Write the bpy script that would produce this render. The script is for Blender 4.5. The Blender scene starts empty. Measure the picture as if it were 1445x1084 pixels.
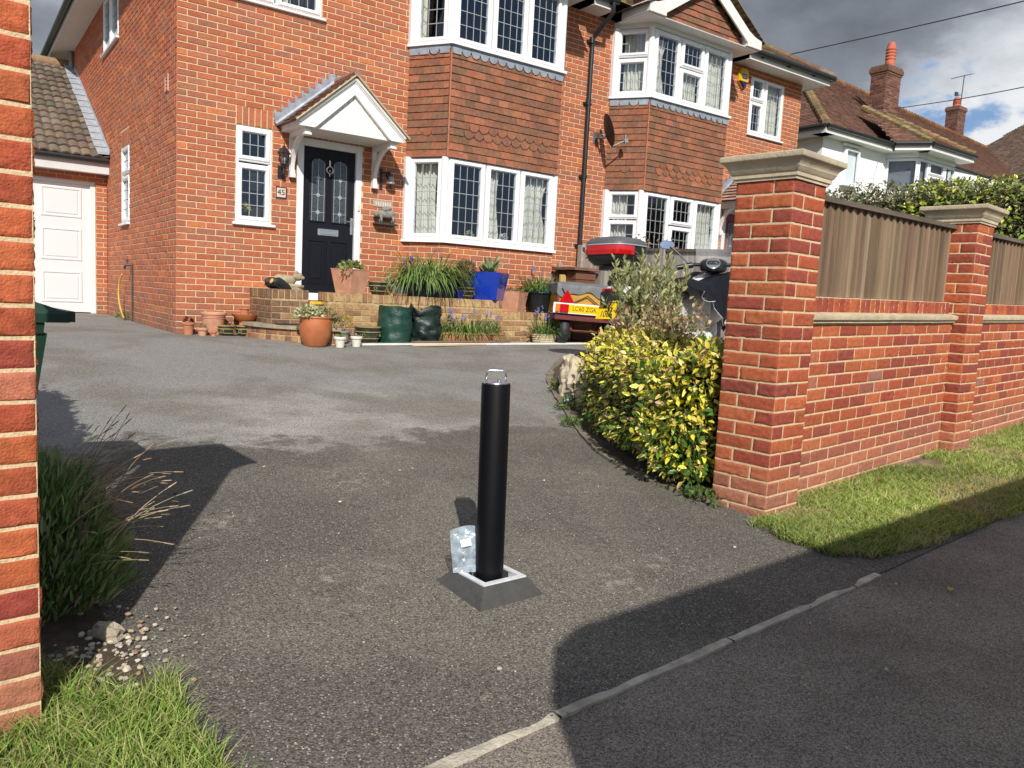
import bpy, math, random
import numpy as np
from mathutils import Vector, Matrix, noise
random.seed(7); rng = np.random.default_rng(7)
scene = bpy.context.scene
COL = scene.collection
PI = math.pi
R_ = math.radians

# ------------------------------------------------------------------ materials
_mats = {}
def _n(nt, typ, **kw):
    n = nt.nodes.new(typ)
    for k, v in kw.items():
        if k in n.inputs: n.inputs[k].default_value = v
        else: setattr(n, k, v)
    return n

def mat(name, col=(.5, .5, .5), rough=.6, var=.15, vscale=6., bump=0., bscale=60., metal=0., spec=.5,
        attr=False, dirt=0., dirtcol=(.08, .06, .04), coat=0., sub=0., stretch=(1, 1, 1), detail=6.):
    if name in _mats: return _mats[name]
    m = bpy.data.materials.new(name); m.use_nodes = True
    nt = m.node_tree; L = nt.links.new
    b = nt.nodes['Principled BSDF']
    b.inputs['Roughness'].default_value = rough; b.inputs['Metallic'].default_value = metal
    b.inputs['Specular IOR Level'].default_value = spec
    b.inputs['Coat Weight'].default_value = coat
    tc = _n(nt, 'ShaderNodeTexCoord'); mp = _n(nt, 'ShaderNodeMapping'); mp.inputs['Scale'].default_value = stretch
    L(tc.outputs['Object'], mp.inputs['Vector'])
    nz = _n(nt, 'ShaderNodeTexNoise'); nz.inputs['Scale'].default_value = vscale; nz.inputs['Detail'].default_value = detail
    nz.inputs['Roughness'].default_value = .65
    L(mp.outputs[0], nz.inputs['Vector'])
    mr = _n(nt, 'ShaderNodeMapRange'); mr.inputs[1].default_value = .25; mr.inputs[2].default_value = .75
    mr.inputs[3].default_value = 1 - var * 1.5; mr.inputs[4].default_value = 1 + var * 1.5
    L(nz.outputs['Fac'], mr.inputs[0])
    mx = _n(nt, 'ShaderNodeMix', data_type='RGBA', blend_type='MULTIPLY'); mx.inputs[0].default_value = 1
    if attr:
        at = _n(nt, 'ShaderNodeAttribute', attribute_name='Col'); L(at.outputs['Color'], mx.inputs[6])
    else: mx.inputs[6].default_value = (*col, 1)
    L(mr.outputs[0], mx.inputs[7])
    out = mx.outputs[2]
    if dirt:
        n2 = _n(nt, 'ShaderNodeTexNoise'); n2.inputs['Scale'].default_value = 2.3; n2.inputs['Detail'].default_value = 8
        n2.inputs['Roughness'].default_value = .7
        L(tc.outputs['Object'], n2.inputs['Vector'])
        r2 = _n(nt, 'ShaderNodeMapRange'); r2.inputs[1].default_value = .45; r2.inputs[2].default_value = .75; r2.inputs[4].default_value = dirt
        L(n2.outputs['Fac'], r2.inputs[0])
        m2 = _n(nt, 'ShaderNodeMix', data_type='RGBA'); m2.inputs[7].default_value = (*dirtcol, 1)
        L(r2.outputs[0], m2.inputs[0]); L(out, m2.inputs[6]); out = m2.outputs[2]
    L(out, b.inputs['Base Color'])
    if bump:
        nb = _n(nt, 'ShaderNodeTexNoise'); nb.inputs['Scale'].default_value = bscale; nb.inputs['Detail'].default_value = 5
        L(mp.outputs[0], nb.inputs['Vector'])
        bp = _n(nt, 'ShaderNodeBump'); bp.inputs['Strength'].default_value = bump; bp.inputs['Distance'].default_value = .01
        L(nb.outputs['Fac'], bp.inputs['Height']); L(bp.outputs[0], b.inputs['Normal'])
    if sub:
        tl = _n(nt, 'ShaderNodeBsdfTranslucent'); L(out, tl.inputs['Color'])
        ms = _n(nt, 'ShaderNodeMixShader'); ms.inputs[0].default_value = sub
        L(b.outputs[0], ms.inputs[1]); L(tl.outputs[0], ms.inputs[2])
        L(ms.outputs[0], nt.nodes['Material Output'].inputs['Surface'])
    _mats[name] = m
    return m

def glass_mat(name, tint=(.86, .9, .92), base=.1, rough=.01):
    if name in _mats: return _mats[name]
    m = bpy.data.materials.new(name); m.use_nodes = True; nt = m.node_tree; L = nt.links.new
    nt.nodes.remove(nt.nodes['Principled BSDF'])
    tr = _n(nt, 'ShaderNodeBsdfTransparent'); tr.inputs[0].default_value = (*tint, 1)
    gl = _n(nt, 'ShaderNodeBsdfGlossy'); gl.inputs['Roughness'].default_value = rough; gl.inputs[0].default_value = (.9, .95, 1, 1)
    tc = _n(nt, 'ShaderNodeTexCoord'); nb = _n(nt, 'ShaderNodeTexNoise'); nb.inputs['Scale'].default_value = 2.2; nb.inputs['Detail'].default_value = 1
    L(tc.outputs['Object'], nb.inputs['Vector'])
    bp = _n(nt, 'ShaderNodeBump'); bp.inputs['Strength'].default_value = .12; bp.inputs['Distance'].default_value = .05
    L(nb.outputs['Fac'], bp.inputs['Height']); L(bp.outputs[0], gl.inputs['Normal'])
    lw = _n(nt, 'ShaderNodeLayerWeight'); lw.inputs[0].default_value = .5; fr = _n(nt, 'ShaderNodeMath', operation='POWER'); fr.inputs[1].default_value = 5.; L(lw.outputs['Facing'], fr.inputs[0])
    ad = _n(nt, 'ShaderNodeMath', operation='ADD'); ad.inputs[1].default_value = base; ad.use_clamp = True
    L(fr.outputs[0], ad.inputs[0])
    ms = _n(nt, 'ShaderNodeMixShader'); L(ad.outputs[0], ms.inputs[0]); L(tr.outputs[0], ms.inputs[1]); L(gl.outputs[0], ms.inputs[2])
    L(ms.outputs[0], nt.nodes['Material Output'].inputs['Surface'])
    _mats[name] = m
    return m

# ------------------------------------------------------------------ mesh builder
class MB:
    def __init__(s, M=None):
        s.v = []; s.f = []; s.c = []; s.mi = []; s.M = M or Matrix(); s.col = (1, 1, 1); s.m = 0
    def add(s, vs, fs, col=None):
        o = len(s.v); M = s.M
        for p in vs: s.v.append(tuple(M @ Vector(p)))
        c = col or s.col
        s.c += [(*c[:3], 1.)] * len(vs)
        for f in fs: s.f.append(tuple(i + o for i in f)); s.mi.append(s.m)
        return s
    def box(s, x0, x1, y0, y1, z0, z1, col=None, skip=()):
        vs = [(x0, y0, z0), (x1, y0, z0), (x1, y1, z0), (x0, y1, z0), (x0, y0, z1), (x1, y0, z1), (x1, y1, z1), (x0, y1, z1)]
        fs = {'b': (3, 2, 1, 0), 't': (4, 5, 6, 7), 'f': (0, 1, 5, 4), 'r': (1, 2, 6, 5), 'k': (2, 3, 7, 6), 'l': (3, 0, 4, 7)}
        return s.add(vs, [f for k, f in fs.items() if k not in skip], col)
    def bbox(s, x0, x1, y0, y1, z0, z1, b=.005, col=None):
        """box with chamfered edges"""
        vs = []
        for z, zi in ((z0, 0), (z1, 1)):
            pass
        X = (x0, x1); Y = (y0, y1); Z = (z0, z1); sg = (1, -1)
        idx = {}
        for i in (0, 1):
            for j in (0, 1):
                for k in (0, 1):
                    for a in range(3):
                        p = [X[i], Y[j], Z[k]]
                        for q, t in ((0, i), (1, j), (2, k)):
                            if q != a: p[q] += b * sg[t]
                        idx[i, j, k, a] = len(vs); vs.append(tuple(p))
        fs = []
        for a in range(3):
            o = [q for q in range(3) if q != a]
            for t in (0, 1):
                ring = []
                for (u, w) in ((0, 0), (1, 0), (1, 1), (0, 1)):
                    ijk = [0, 0, 0]; ijk[a] = t; ijk[o[0]] = u; ijk[o[1]] = w
                    ring.append(idx[(*ijk, a)])
                flip = (t == 0) ^ (a == 1)
                fs.append(tuple(reversed(ring)) if flip else tuple(ring))
        for a in range(3):           # edges along axis a
            o = [q for q in range(3) if q != a]
            for u in (0, 1):
                for w in (0, 1):
                    r = []
                    for t in (0, 1):
                        ijk = [0, 0, 0]; ijk[a] = t; ijk[o[0]] = u; ijk[o[1]] = w
                        r.append((idx[(*ijk, o[0])], idx[(*ijk, o[1])]))
                    fs.append((r[0][0], r[1][0], r[1][1], r[0][1]))
        for i in (0, 1):
            for j in (0, 1):
                for k in (0, 1): fs.append((idx[i, j, k, 0], idx[i, j, k, 1], idx[i, j, k, 2]))
        return s.add(vs, fs, col)
    def prism(s, poly, a, b, axis='y', col=None):
        """extrude a 2-D polygon. axis y: poly=(x,z); z: (x,y); x: (y,z)"""
        n = len(poly)
        def P(p, t): return {'y': (p[0], t, p[1]), 'z': (p[0], p[1], t), 'x': (t, p[0], p[1])}[axis]
        vs = [P(p, a) for p in poly] + [P(p, b) for p in poly]
        fs = [tuple(range(n))[::-1], tuple(range(n, 2 * n))] + [(i, (i + 1) % n, (i + 1) % n + n, i + n) for i in range(n)]
        return s.add(vs, fs, col)
    def tube(s, pts, r, seg=8, col=None, cap=True):
        pts = [Vector(p) for p in pts]; n = len(pts)
        rs = r if isinstance(r, (list, tuple)) else [r] * n
        vs = []; up = None
        for i, p in enumerate(pts):
            t = (pts[min(i + 1, n - 1)] - pts[max(i - 1, 0)]).normalized()
            if up is None:
                up = Vector((0, 0, 1)) if abs(t.z) < .9 else Vector((1, 0, 0))
            a = t.cross(up).normalized(); up = a.cross(t).normalized()
            for k in range(seg):
                w = 2 * PI * k / seg
                vs.append(tuple(p + (a * math.cos(w) + up * math.sin(w)) * rs[i]))
        fs = [(i * seg + k, i * seg + (k + 1) % seg, (i + 1) * seg + (k + 1) % seg, (i + 1) * seg + k) for i in range(n - 1) for k in range(seg)]
        if cap: fs += [tuple(range(seg))[::-1], tuple((n - 1) * seg + k for k in range(seg))]
        return s.add(vs, fs, col)
    def lathe(s, prof, c=(0, 0, 0), seg=24, col=None, sx=1., sy=1., fn=None, close=False):
        vs = []; n = len(prof)
        for r, z in prof:
            for k in range(seg):
                w = 2 * PI * k / seg
                q = 1. if fn is None else fn(w, z)
                vs.append((c[0] + r * math.cos(w) * sx * q, c[1] + r * math.sin(w) * sy * q, c[2] + z))
        fs = [(i * seg + k, i * seg + (k + 1) % seg, (i + 1) * seg + (k + 1) % seg, (i + 1) * seg + k) for i in range(n - 1) for k in range(seg)]
        fs += [tuple(range(seg))[::-1], tuple((n - 1) * seg + k for k in range(seg))]
        return s.add(vs, fs, col)
    def loft(s, rings, col=None, cap=True):
        n = len(rings); k = len(rings[0]); vs = [p for r in rings for p in r]
        fs = [(i * k + j, i * k + (j + 1) % k, (i + 1) * k + (j + 1) % k, (i + 1) * k + j) for i in range(n - 1) for j in range(k)]
        if cap: fs += [tuple(range(k))[::-1], tuple((n - 1) * k + j for j in range(k))]
        return s.add(vs, fs, col)
    def ball(s, c, r, seg=14, rings=9, col=None, jit=0., jsc=3., seed=0):
        rx, ry, rz = (r, r, r) if not isinstance(r, (tuple, list)) else r
        vs = []; 
        for i in range(rings + 1):
            th = PI * i / rings
            for k in range(seg):
                w = 2 * PI * k / seg
                d = Vector((math.sin(th) * math.cos(w), math.sin(th) * math.sin(w), -math.cos(th)))
                q = 1 + (jit * noise.noise(d * jsc + Vector((seed, seed * 2.1, 0))) if jit else 0)
                vs.append((c[0] + d.x * rx * q, c[1] + d.y * ry * q, c[2] + d.z * rz * q))
        fs = [(i * seg + k, i * seg + (k + 1) % seg, (i + 1) * seg + (k + 1) % seg, (i + 1) * seg + k) for i in range(rings) for k in range(seg)]
        return s.add(vs, fs, col)
    def grid(s, nu, nv, fn, col=None, colfn=None):
        vs = [fn(i / nu, j / nv) for j in range(nv + 1) for i in range(nu + 1)]
        fs = [(j * (nu + 1) + i, j * (nu + 1) + i + 1, (j + 1) * (nu + 1) + i + 1, (j + 1) * (nu + 1) + i) for j in range(nv) for i in range(nu)]
        return s.add(vs, fs, col)
    def arrays(s, V, F, C):
        """numpy append (quads)"""
        o = len(s.v); s.v += [tuple(p) for p in V.tolist()]; s.c += [(*c, 1.) for c in C.tolist()]
        s.f += [tuple(r) for r in (F + o).tolist()]; s.mi += [s.m] * len(F)
        return s

def obj(name, mb, mats, parent=None, smooth=False, loc=None):
    me = bpy.data.meshes.new(name)
    me.from_pydata(mb.v, [], mb.f)
    a = me.color_attributes.new('Col', 'FLOAT_COLOR', 'POINT')
    a.data.foreach_set('color', np.array(mb.c, dtype=np.float32).ravel())
    mats = mats if isinstance(mats, (list, tuple)) else [mats]
    for m in mats: me.materials.append(m)
    if len(mats) > 1: me.polygons.foreach_set('material_index', np.array(mb.mi, dtype=np.int32))
    if smooth:
        me.polygons.foreach_set('use_smooth', np.ones(len(me.polygons), dtype=bool))
        if smooth is not True:
            me.update()
            me.set_sharp_from_angle(angle=R_(smooth))
    me.update()
    o = bpy.data.objects.new(name, me); COL.objects.link(o)
    if parent is not None: o.parent = parent
    if loc is not None: o.location = loc
    return o

def nobj(name, V, F, C, m, parent=None, smooth=False):
    """fast mesh from numpy arrays: V (n,3), F (m,k), C (n,3)"""
    me = bpy.data.meshes.new(name)
    k = F.shape[1]
    me.vertices.add(len(V)); me.vertices.foreach_set('co', V.astype(np.float32).ravel())
    me.loops.add(F.size); me.loops.foreach_set('vertex_index', F.astype(np.int32).ravel())
    me.polygons.add(len(F)); me.polygons.foreach_set('loop_start', np.arange(0, F.size, k, dtype=np.int32))
    me.update(calc_edges=True)
    a = me.color_attributes.new('Col', 'FLOAT_COLOR', 'POINT')
    a.data.foreach_set('color', np.hstack([C, np.ones((len(C), 1))]).astype(np.float32).ravel())
    me.materials.append(m)
    if smooth: me.polygons.foreach_set('use_smooth', np.ones(len(F), dtype=bool))
    me.validate(); me.update()
    o = bpy.data.objects.new(name, me); COL.objects.link(o)
    if parent is not None: o.parent = parent
    return o

def tag(o, label=None, cat=None, group=None, kind=None):
    if label: o['label'] = label
    if cat: o['category'] = cat
    if group: o['group'] = group
    if kind: o['kind'] = kind
    return o
def thing(name, label, cat, loc=(0, 0, 0), rz=0., rx=0., ry=0., group=None):
    o = bpy.data.objects.new(name, None); COL.objects.link(o); o.empty_display_size = .2
    o.location = loc; o.rotation_euler = (rx, ry, rz)
    return tag(o, label, cat, group)
def copy_tree(o, parent=None):
    c = o.copy(); COL.objects.link(c); c.parent = parent
    for ch in list(o.children): copy_tree(ch, c)
    return c

def text_mesh(txt, size, ext=.002):
    """built-in font glyphs as (verts, faces) lying in x-z, centred, facing -y"""
    cu = bpy.data.curves.new('lettering', 'FONT'); cu.body = txt; cu.size = size; cu.extrude = ext
    cu.align_x = 'CENTER'; cu.align_y = 'CENTER'
    o = bpy.data.objects.new('lettering', cu); COL.objects.link(o)
    dg = bpy.context.evaluated_depsgraph_get(); dg.update()
    me = bpy.data.meshes.new_from_object(o.evaluated_get(dg))
    vs = [(v.co.x, -v.co.z, v.co.y) for v in me.vertices]; fs = [tuple(p.vertices) for p in me.polygons]
    bpy.data.objects.remove(o); bpy.data.curves.remove(cu); bpy.data.meshes.remove(me)
    return vs, fs

def vnoise(p, s=1., seed=0.):
    return noise.noise(Vector(p) * s + Vector((seed, seed * .7, -seed)))

# ------------------------------------------------------------------ ground heights
def gz(x, y):
    if y > -1: z = 0.
    elif y > -8.35: z = .0737 * (y + 1)
    else: z = -.5417 + .01 * (y + 8.35)
    if x > 2.6 and y > -6.8:           # the neighbour's drive sits higher
        k = min(1., (x - 2.6) / 1.6); k = k * k * (3 - 2 * k); e = min(1., (y + 6.8) / .8)
        z *= 1 - .85 * k * e
    if y < -6.2:
        w = min(1., (-6.2 - y) / .6)
        z += w * .021 * max(0., min(x, 9.) - .8)
    return z
CAM = Vector((-2.203, -9.916, .634))
SUN_AZ = (.459, .889); SUN_EL = 35.8
# ------------------------------------------------------------------ brickwork and tiles
def jit(c, a=.08):
    k = 1 + random.uniform(-a, a)
    return tuple(max(0, x * k * (1 + random.uniform(-a * .4, a * .4))) for x in c)
HOUSE_PAL = [(.405, .122, .061)] * 5 + [(.44, .144, .072)] * 4 + [(.375, .13, .076)] * 3 + [(.38, .14, .082)] * 2 + [(.52, .17, .072)] + [(.34, .13, .082)]
WALL_PAL = [(.40, .098, .046)] * 7 + [(.29, .07, .046)] * 3 + [(.45, .125, .053)] * 5 + [(.33, .076, .046)] * 4
OLD_PAL = [(.36, .2, .10)] * 4 + [(.30, .14, .08)] * 3 + [(.42, .26, .13)] * 2 + [(.22, .11, .075)] * 2

def grid_holes(mb, u0, u1, z0, z1, holes, fn):
    us = sorted({u0, u1, *[min(max(h[i], u0), u1) for h in holes for i in (0, 1)]})
    zs = sorted({z0, z1, *[min(max(h[i], z0), z1) for h in holes for i in (2, 3)]})
    for a, b in zip(us, us[1:]):
        for c, d in zip(zs, zs[1:]):
            m = ((a + b) / 2, (c + d) / 2)
            if any(h[0] < m[0] < h[1] and h[2] < m[1] < h[3] for h in holes): continue
            mb.add([fn(a, 0, c), fn(b, 0, c), fn(b, 0, d), fn(a, 0, d)], [(0, 1, 2, 3)])

def brick_one(mb, fn, a, b, z0, z1, d, pal, tint=1., rough=False, dark=None):
    c = jit(random.choice(pal)); c = tuple(x * tint for x in c)
    if dark is not None: c = tuple(x * (1 - dark[3]) + y * dark[3] for x, y in zip(c, dark[:3]))
    e = .0012
    if not rough:
        j = lambda: random.uniform(-e, e)
        dd = d + random.uniform(-.0015, .0025)
        k = .0042
        vs = [fn(a, 0, z0), fn(b, 0, z0), fn(b, 0, z1), fn(a, 0, z1),
              fn(a + k + j(), dd, z0 + k + j()), fn(b - k + j(), dd, z0 + k + j()), fn(b - k + j(), dd, z1 - k + j()), fn(a + k + j(), dd, z1 - k + j())]
        mb.add(vs, [(4, 5, 6, 7), (0, 1, 5, 4), (1, 2, 6, 5), (2, 3, 7, 6), (3, 0, 4, 7)], c)
    else:
        nu = max(6, int((b - a) / .0125) + 2); nz = 8; eu, ez0 = .0035 / (b - a), .0035 / (z1 - z0); sd = random.uniform(-50, 50); amp = random.choice((.3, .5, .8, 1.3, 1.6))
        tilt = random.uniform(-.25, .25); vs = []; cs = []
        dd = d + random.uniform(-.001, .003)
        for q in range(nz + 1):
            for i in range(nu + 1):
                fu = 0 if i == 0 else 1 if i == nu else eu + (1 - 2 * eu) * (i - 1) / (nu - 2); fz = 0 if q == 0 else 1 if q == nz else ez0 + (1 - 2 * ez0) * (q - 1) / (nz - 2)
                uu = a + (b - a) * fu; zz = z0 + (z1 - z0) * fz
                er = min(min(fu, 1 - fu) * (b - a), min(fz, 1 - fz) * (z1 - z0))
                edge = min(1, er / .0034)
                crease = abs(noise.noise(Vector(((uu - a) * 14 + sd, ((zz - z0) + tilt * (uu - a)) * 62, sd))))
                n2 = noise.noise(Vector((uu * 45, zz * 60, sd)))
                h = dd * edge - .0012 * max(0, 1 - er / .012) * edge + edge * (amp * (-.0036 * max(0, .3 - crease) / .3) + .0011 * n2)
                wob = .0016 * noise.noise(Vector((uu * 30 + sd, zz * 30, 3.))) * (1 if edge < .2 else 0)
                vs.append(fn(uu + wob, max(h, .0008 if er > 0 else -.002), zz + wob))
        N = nu + 1
        fs = [(q * N + i, q * N + i + 1, (q + 1) * N + i + 1, (q + 1) * N + i) for q in range(nz) for i in range(nu)]
        mb.add(vs, fs, c)

def brick_field(mb, fn, u0, u1, z0, z1, holes=(), parity=0, pal=HOUSE_PAL, d=.006, rough=False, mortar=True, base=None, colfn=None, zoff=0., tint=1.):
    """stretcher bond in the plane fn(u, outwards, z); slot 0 brick, slot 1 mortar"""
    if mortar:
        mb.m = 1; mb.col = (1, 1, 1)
        grid_holes(mb, u0, u1, z0, z1, [h for h in holes if len(h) < 5 or not h[4]], fn); mb.m = 0
    r = int(math.floor((z0 - zoff) / .075 + .5))
    while r * .075 + zoff < z1 - .03:
        za = r * .075 + zoff; zb = min(za + .065, z1)
        za = max(za, z0)
        hs = [h for h in holes if h[2] < (za + zb) / 2 < h[3]]
        u = u0 - (.1125 if (r + parity) % 2 else 0)
        while u < u1:
            segs = [(max(u, u0), min(u + .215, u1))]
            for h in hs:
                ns = []
                for a, b in segs:
                    if h[1] <= a or h[0] >= b: ns.append((a, b)); continue
                    if a < h[0] - .02: ns.append((a, h[0] - .004))
                    if b > h[1] + .02: ns.append((h[1] + .004, b))
                segs = ns
            for a, b in segs:
                if b - a > .02:
                    dk = base(a, za) if base else None
                    brick_one(mb, fn, a, b, za, zb, d, pal, tint, rough, dk)
            u += .225
        r += 1

def soldier(mb, fn, u0, u1, z0, z1, pal=HOUSE_PAL, d=.006, w=.075, rough=False):
    n = max(1, round((u1 - u0) / w)); w = (u1 - u0) / n
    for i in range(n): brick_one(mb, fn, u0 + i * w + .005, u0 + (i + 1) * w - .005, z0, z1, d, pal, 1., rough)

def inpoly(x, y, poly):
    r = False; n = len(poly)
    for i in range(n):
        (x1, y1), (x2, y2) = poly[i], poly[i - 1]
        if (y1 > y) != (y2 > y) and x < (x2 - x1) * (y - y1) / (y2 - y1) + x1: r = not r
    return r

TILE_PAL = [(.25, .105, .06)] * 5 + [(.215, .10, .06)] * 5 + [(.30, .115, .063)] * 2 + [(.19, .098, .06)] * 3 + [(.33, .13, .075)]
def tile_field(mb, O, U, V, N, w, l, gauge=.1, tw=.165, pal=TILE_PAL, lift=.014, clip=None, scallop=None, moss=None, thick=.012, a=.12):
    """plain tiles laid in rows from O along U, going up along V; N points out"""
    O, U, V, N = map(Vector, (O, U, V, N))
    rows = int(math.ceil(l / gauge - 1e-6))
    for r in range(rows):
        off = (r % 2) * tw / 2
        x = -off
        while x < w - 1e-6:
            x0, x1 = max(x, 0) + .0008, min(x + tw, w) - .0008
            x += tw
            if x1 - x0 < .012: continue
            y0 = r * gauge; y1 = min(y0 + gauge * 1.08, l)
            if clip and not inpoly((x0 + x1) / 2, (y0 + y1) / 2, clip): continue
            c = jit(random.choice(pal), a)
            if moss: c = moss((x0 + x1) / 2, y0, c)
            lf = lift + random.uniform(-.002, .003); sk = random.uniform(-.002, .002)
            P = lambda px, py, h: tuple(O + U * px + V * py + N * h)
            if scallop and scallop(x0, r):
                rad = (x1 - x0) / 2; cx = (x0 + x1) / 2; k = 7
                arc = [(cx - rad * math.cos(PI * i / (k - 1)), y0 + rad * .62 - rad * .9 * math.sin(PI * i / (k - 1))) for i in range(k)]
                top = [(x1, y1), (x0, y1)]
                vs = [P(px, py, lf) for px, py in arc] + [P(px, py, .002) for px, py in top] + [P(px, py, lf - thick) for px, py in arc]
                fs = [tuple(range(k + 2))] + [(i, k + 2 + i, k + 3 + i, i + 1) for i in range(k - 1)]
                mb.add(vs, fs, c); continue
            vs = [P(x0, y0 + sk, lf), P(x1, y0 - sk, lf), P(x1, y1, .002), P(x0, y1, .002), P(x0, y0 + sk, lf - thick), P(x1, y0 - sk, lf - thick)]
            mb.add(vs, [(0, 1, 2, 3), (4, 5, 1, 0), (4, 0, 3), (5, 2, 1)], c)

M_brick = mat('house_brick', attr=True, rough=.85, var=.16, vscale=30, bump=.35, bscale=90, spec=.2)
M_wbrick = mat('red_rustic_brick', attr=True, rough=.88, var=.2, vscale=38, bump=.55, bscale=170, spec=.2)
M_mortar = mat('sandy_mortar', (.66, .51, .31), rough=.95, var=.14, vscale=40, bump=.4, bscale=150, spec=.1)
M_mortar2 = mat('pale_mortar', (.66, .51, .31), rough=.95, var=.16, vscale=30, bump=.5, bscale=140, spec=.1)
M_oldmortar = mat('old_mortar', (.5, .36, .19), rough=.95, var=.2, vscale=20, bump=.5, bscale=120, spec=.1, dirt=.4)
M_tile = mat('clay_tile', attr=True, rough=.85, var=.22, vscale=22, bump=.3, bscale=110, spec=.2)
M_upvc = mat('white_upvc', (.83, .83, .83), rough=.32, var=.025, vscale=3, spec=.5, dirt=.10, dirtcol=(.5, .48, .42))
M_white = mat('white_painted_wood', (.78, .765, .73), rough=.5, var=.05, vscale=5, dirt=.18, dirtcol=(.5, .46, .38), stretch=(1, 1, .3))
M_lead = mat('grey_lead', (.30, .33, .37), rough=.55, var=.22, vscale=9, metal=.25, bump=.2, bscale=25)
M_leadbar = mat('lead_came', (.42, .44, .46), rough=.5, var=.1, metal=.4)
M_black = mat('black_plastic', (.018, .018, .02), rough=.38, var=.2, vscale=8)
M_glass = glass_mat('window_glass', base=.085)
M_room_shade = mat('room_shade', (.022, .024, .030), rough=.9, var=.4, vscale=2.5)  # near-black colour paints the darkness of the unlit rooms
M_curtain = mat('cream_curtain', (.66, .63, .53), rough=.95, var=.06, vscale=4)
M_soffit = mat('white_soffit', (.74, .72, .69), rough=.5, var=.04, vscale=2, dirt=.15, dirtcol=(.5, .46, .4))
# ------------------------------------------------------------------ the semi-detached brick house
house = thing('brick_house', 'red brick semi-detached house with tile-hung bays and a black front door', 'house')
F = lambda u, d, z: (u, -d, z)               # facade plane, u = x
S = lambda u, d, z: (-d, u, z)               # left side wall, u = y (mirrored normal is fine)
HW, HD, HH = 11.82, 10.4, 5.17
BAYS = [(3.0, 3.33, 5.24, 5.57), (6.70, 7.06, 8.98, 9.33)]; BD = .53
holes = [(.53, 1.73, 4.02, 5.17), (.675, 1.125, 1.37, 2.555), (1.445, 2.335, .45, 2.525), (10.23, 11.27, 3.95, 5.05),
         (9.73, 10.63, .45, 2.525)] + [(b[0] + .01, b[3] - .01, -.3, 5.3) for b in BAYS]
sold = [(.675, 1.125, 2.555, 2.775, True), (1.42, 2.36, 2.525, 2.745, True)]
wm = MB()
def dirty(u, z):
    a = max(0, .62 - z) / .62
    return (.2, .12, .08, a * random.uniform(.15, .85)) if a > 0 else None
brick_field(wm, F, 0, HW, -.15, HH, holes + sold, 0, base=dirty)
for s_ in sold: soldier(wm, F, s_[0], s_[1], s_[2] + .003, s_[3] - .003)
side_holes = [(3.76, 5.2, 4.25, 5.17), (2.93, 3.57, 1.42, 2.6)]
ssold = [(2.93, 3.57, 2.6, 2.82, True)]
brick_field(wm, S, 0, HD, -.15, HH, side_holes + ssold, 1, base=dirty, d=.006, tint=1.12)  # side wall bricks tinted brighter to stand in for sunlight on this face
for s_ in ssold: soldier(wm, S, s_[0], s_[1], s_[2] + .003, s_[3] - .003)
# right flank and back: plain rendered planes of the same brick
brick_field(wm, lambda u, d, z: (HW + d, u, z), 0, HD, -.15, HH, (), 1)
wm.m = 1; wm.add([(0, HD, -.1), (HW, HD, -.1), (HW, HD, HH), (0, HD, HH)], [(0, 1, 2, 3)]); wm.m = 0
# reveals round the openings
wm.m = 1
for h in holes[:5]:
    a, b, c, d_ = h
    for vs in ([(a, 0, c), (a, .12, c), (a, .12, d_), (a, 0, d_)], [(b, 0, c), (b, .12, c), (b, .12, d_), (b, 0, d_)],
               [(a, 0, d_), (b, 0, d_), (b, .12, d_), (a, .12, d_)], [(a, 0, c), (b, 0, c), (b, .12, c), (a, .12, c)]): wm.add(vs, [(0, 1, 2, 3)])
for h in side_holes:
    a, b, c, d_ = h
    for vs in ([(0, a, c), (.12, a, c), (.12, a, d_), (0, a, d_)], [(0, b, c), (.12, b, c), (.12, b, d_), (0, b, d_)],
               [(0, a, d_), (0, b, d_), (.12, b, d_), (.12, a, d_)], [(0, a, c), (0, b, c), (.12, b, c), (.12, a, c)]): wm.add(vs, [(0, 1, 2, 3)])
wm.m = 0
obj('wall', wm, [M_brick, M_mortar], house)

# ---- windows -------------------------------------------------------------
def ring(mb, x0, x1, z0, z1, w, y0, y1, bev=.008, col=None):
    """mitred frame: outer rectangle, width w, front at y0 (outside), back at y1"""
    o = [(x0, z0), (x1, z0), (x1, z1), (x0, z1)]; i = [(x0 + w, z0 + w), (x1 - w, z0 + w), (x1 - w, z1 - w), (x0 + w, z1 - w)]
    ob = [(x0 + bev, z0 + bev), (x1 - bev, z0 + bev), (x1 - bev, z1 - bev), (x0 + bev, z1 - bev)]
    ib = [(x0 + w - bev, z0 + w - bev), (x1 - w + bev, z0 + w - bev), (x1 - w + bev, z1 - w + bev), (x0 + w - bev, z1 - w + bev)]
    vs = [(p[0], y1, p[1]) for p in o] + [(p[0], y0 + bev, p[1]) for p in o] + [(p[0], y0, p[1]) for p in ob] + \
         [(p[0], y0, p[1]) for p in ib] + [(p[0], y0 + bev * 1.6, p[1]) for p in i] + [(p[0], y1, p[1]) for p in i]
    fs = []
    for k in range(5):
        for j in range(4): fs.append((k * 4 + j, k * 4 + (j + 1) % 4, k * 4 + 4 + (j + 1) % 4, k * 4 + 4 + j))
    mb.add(vs, fs, col)

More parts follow.
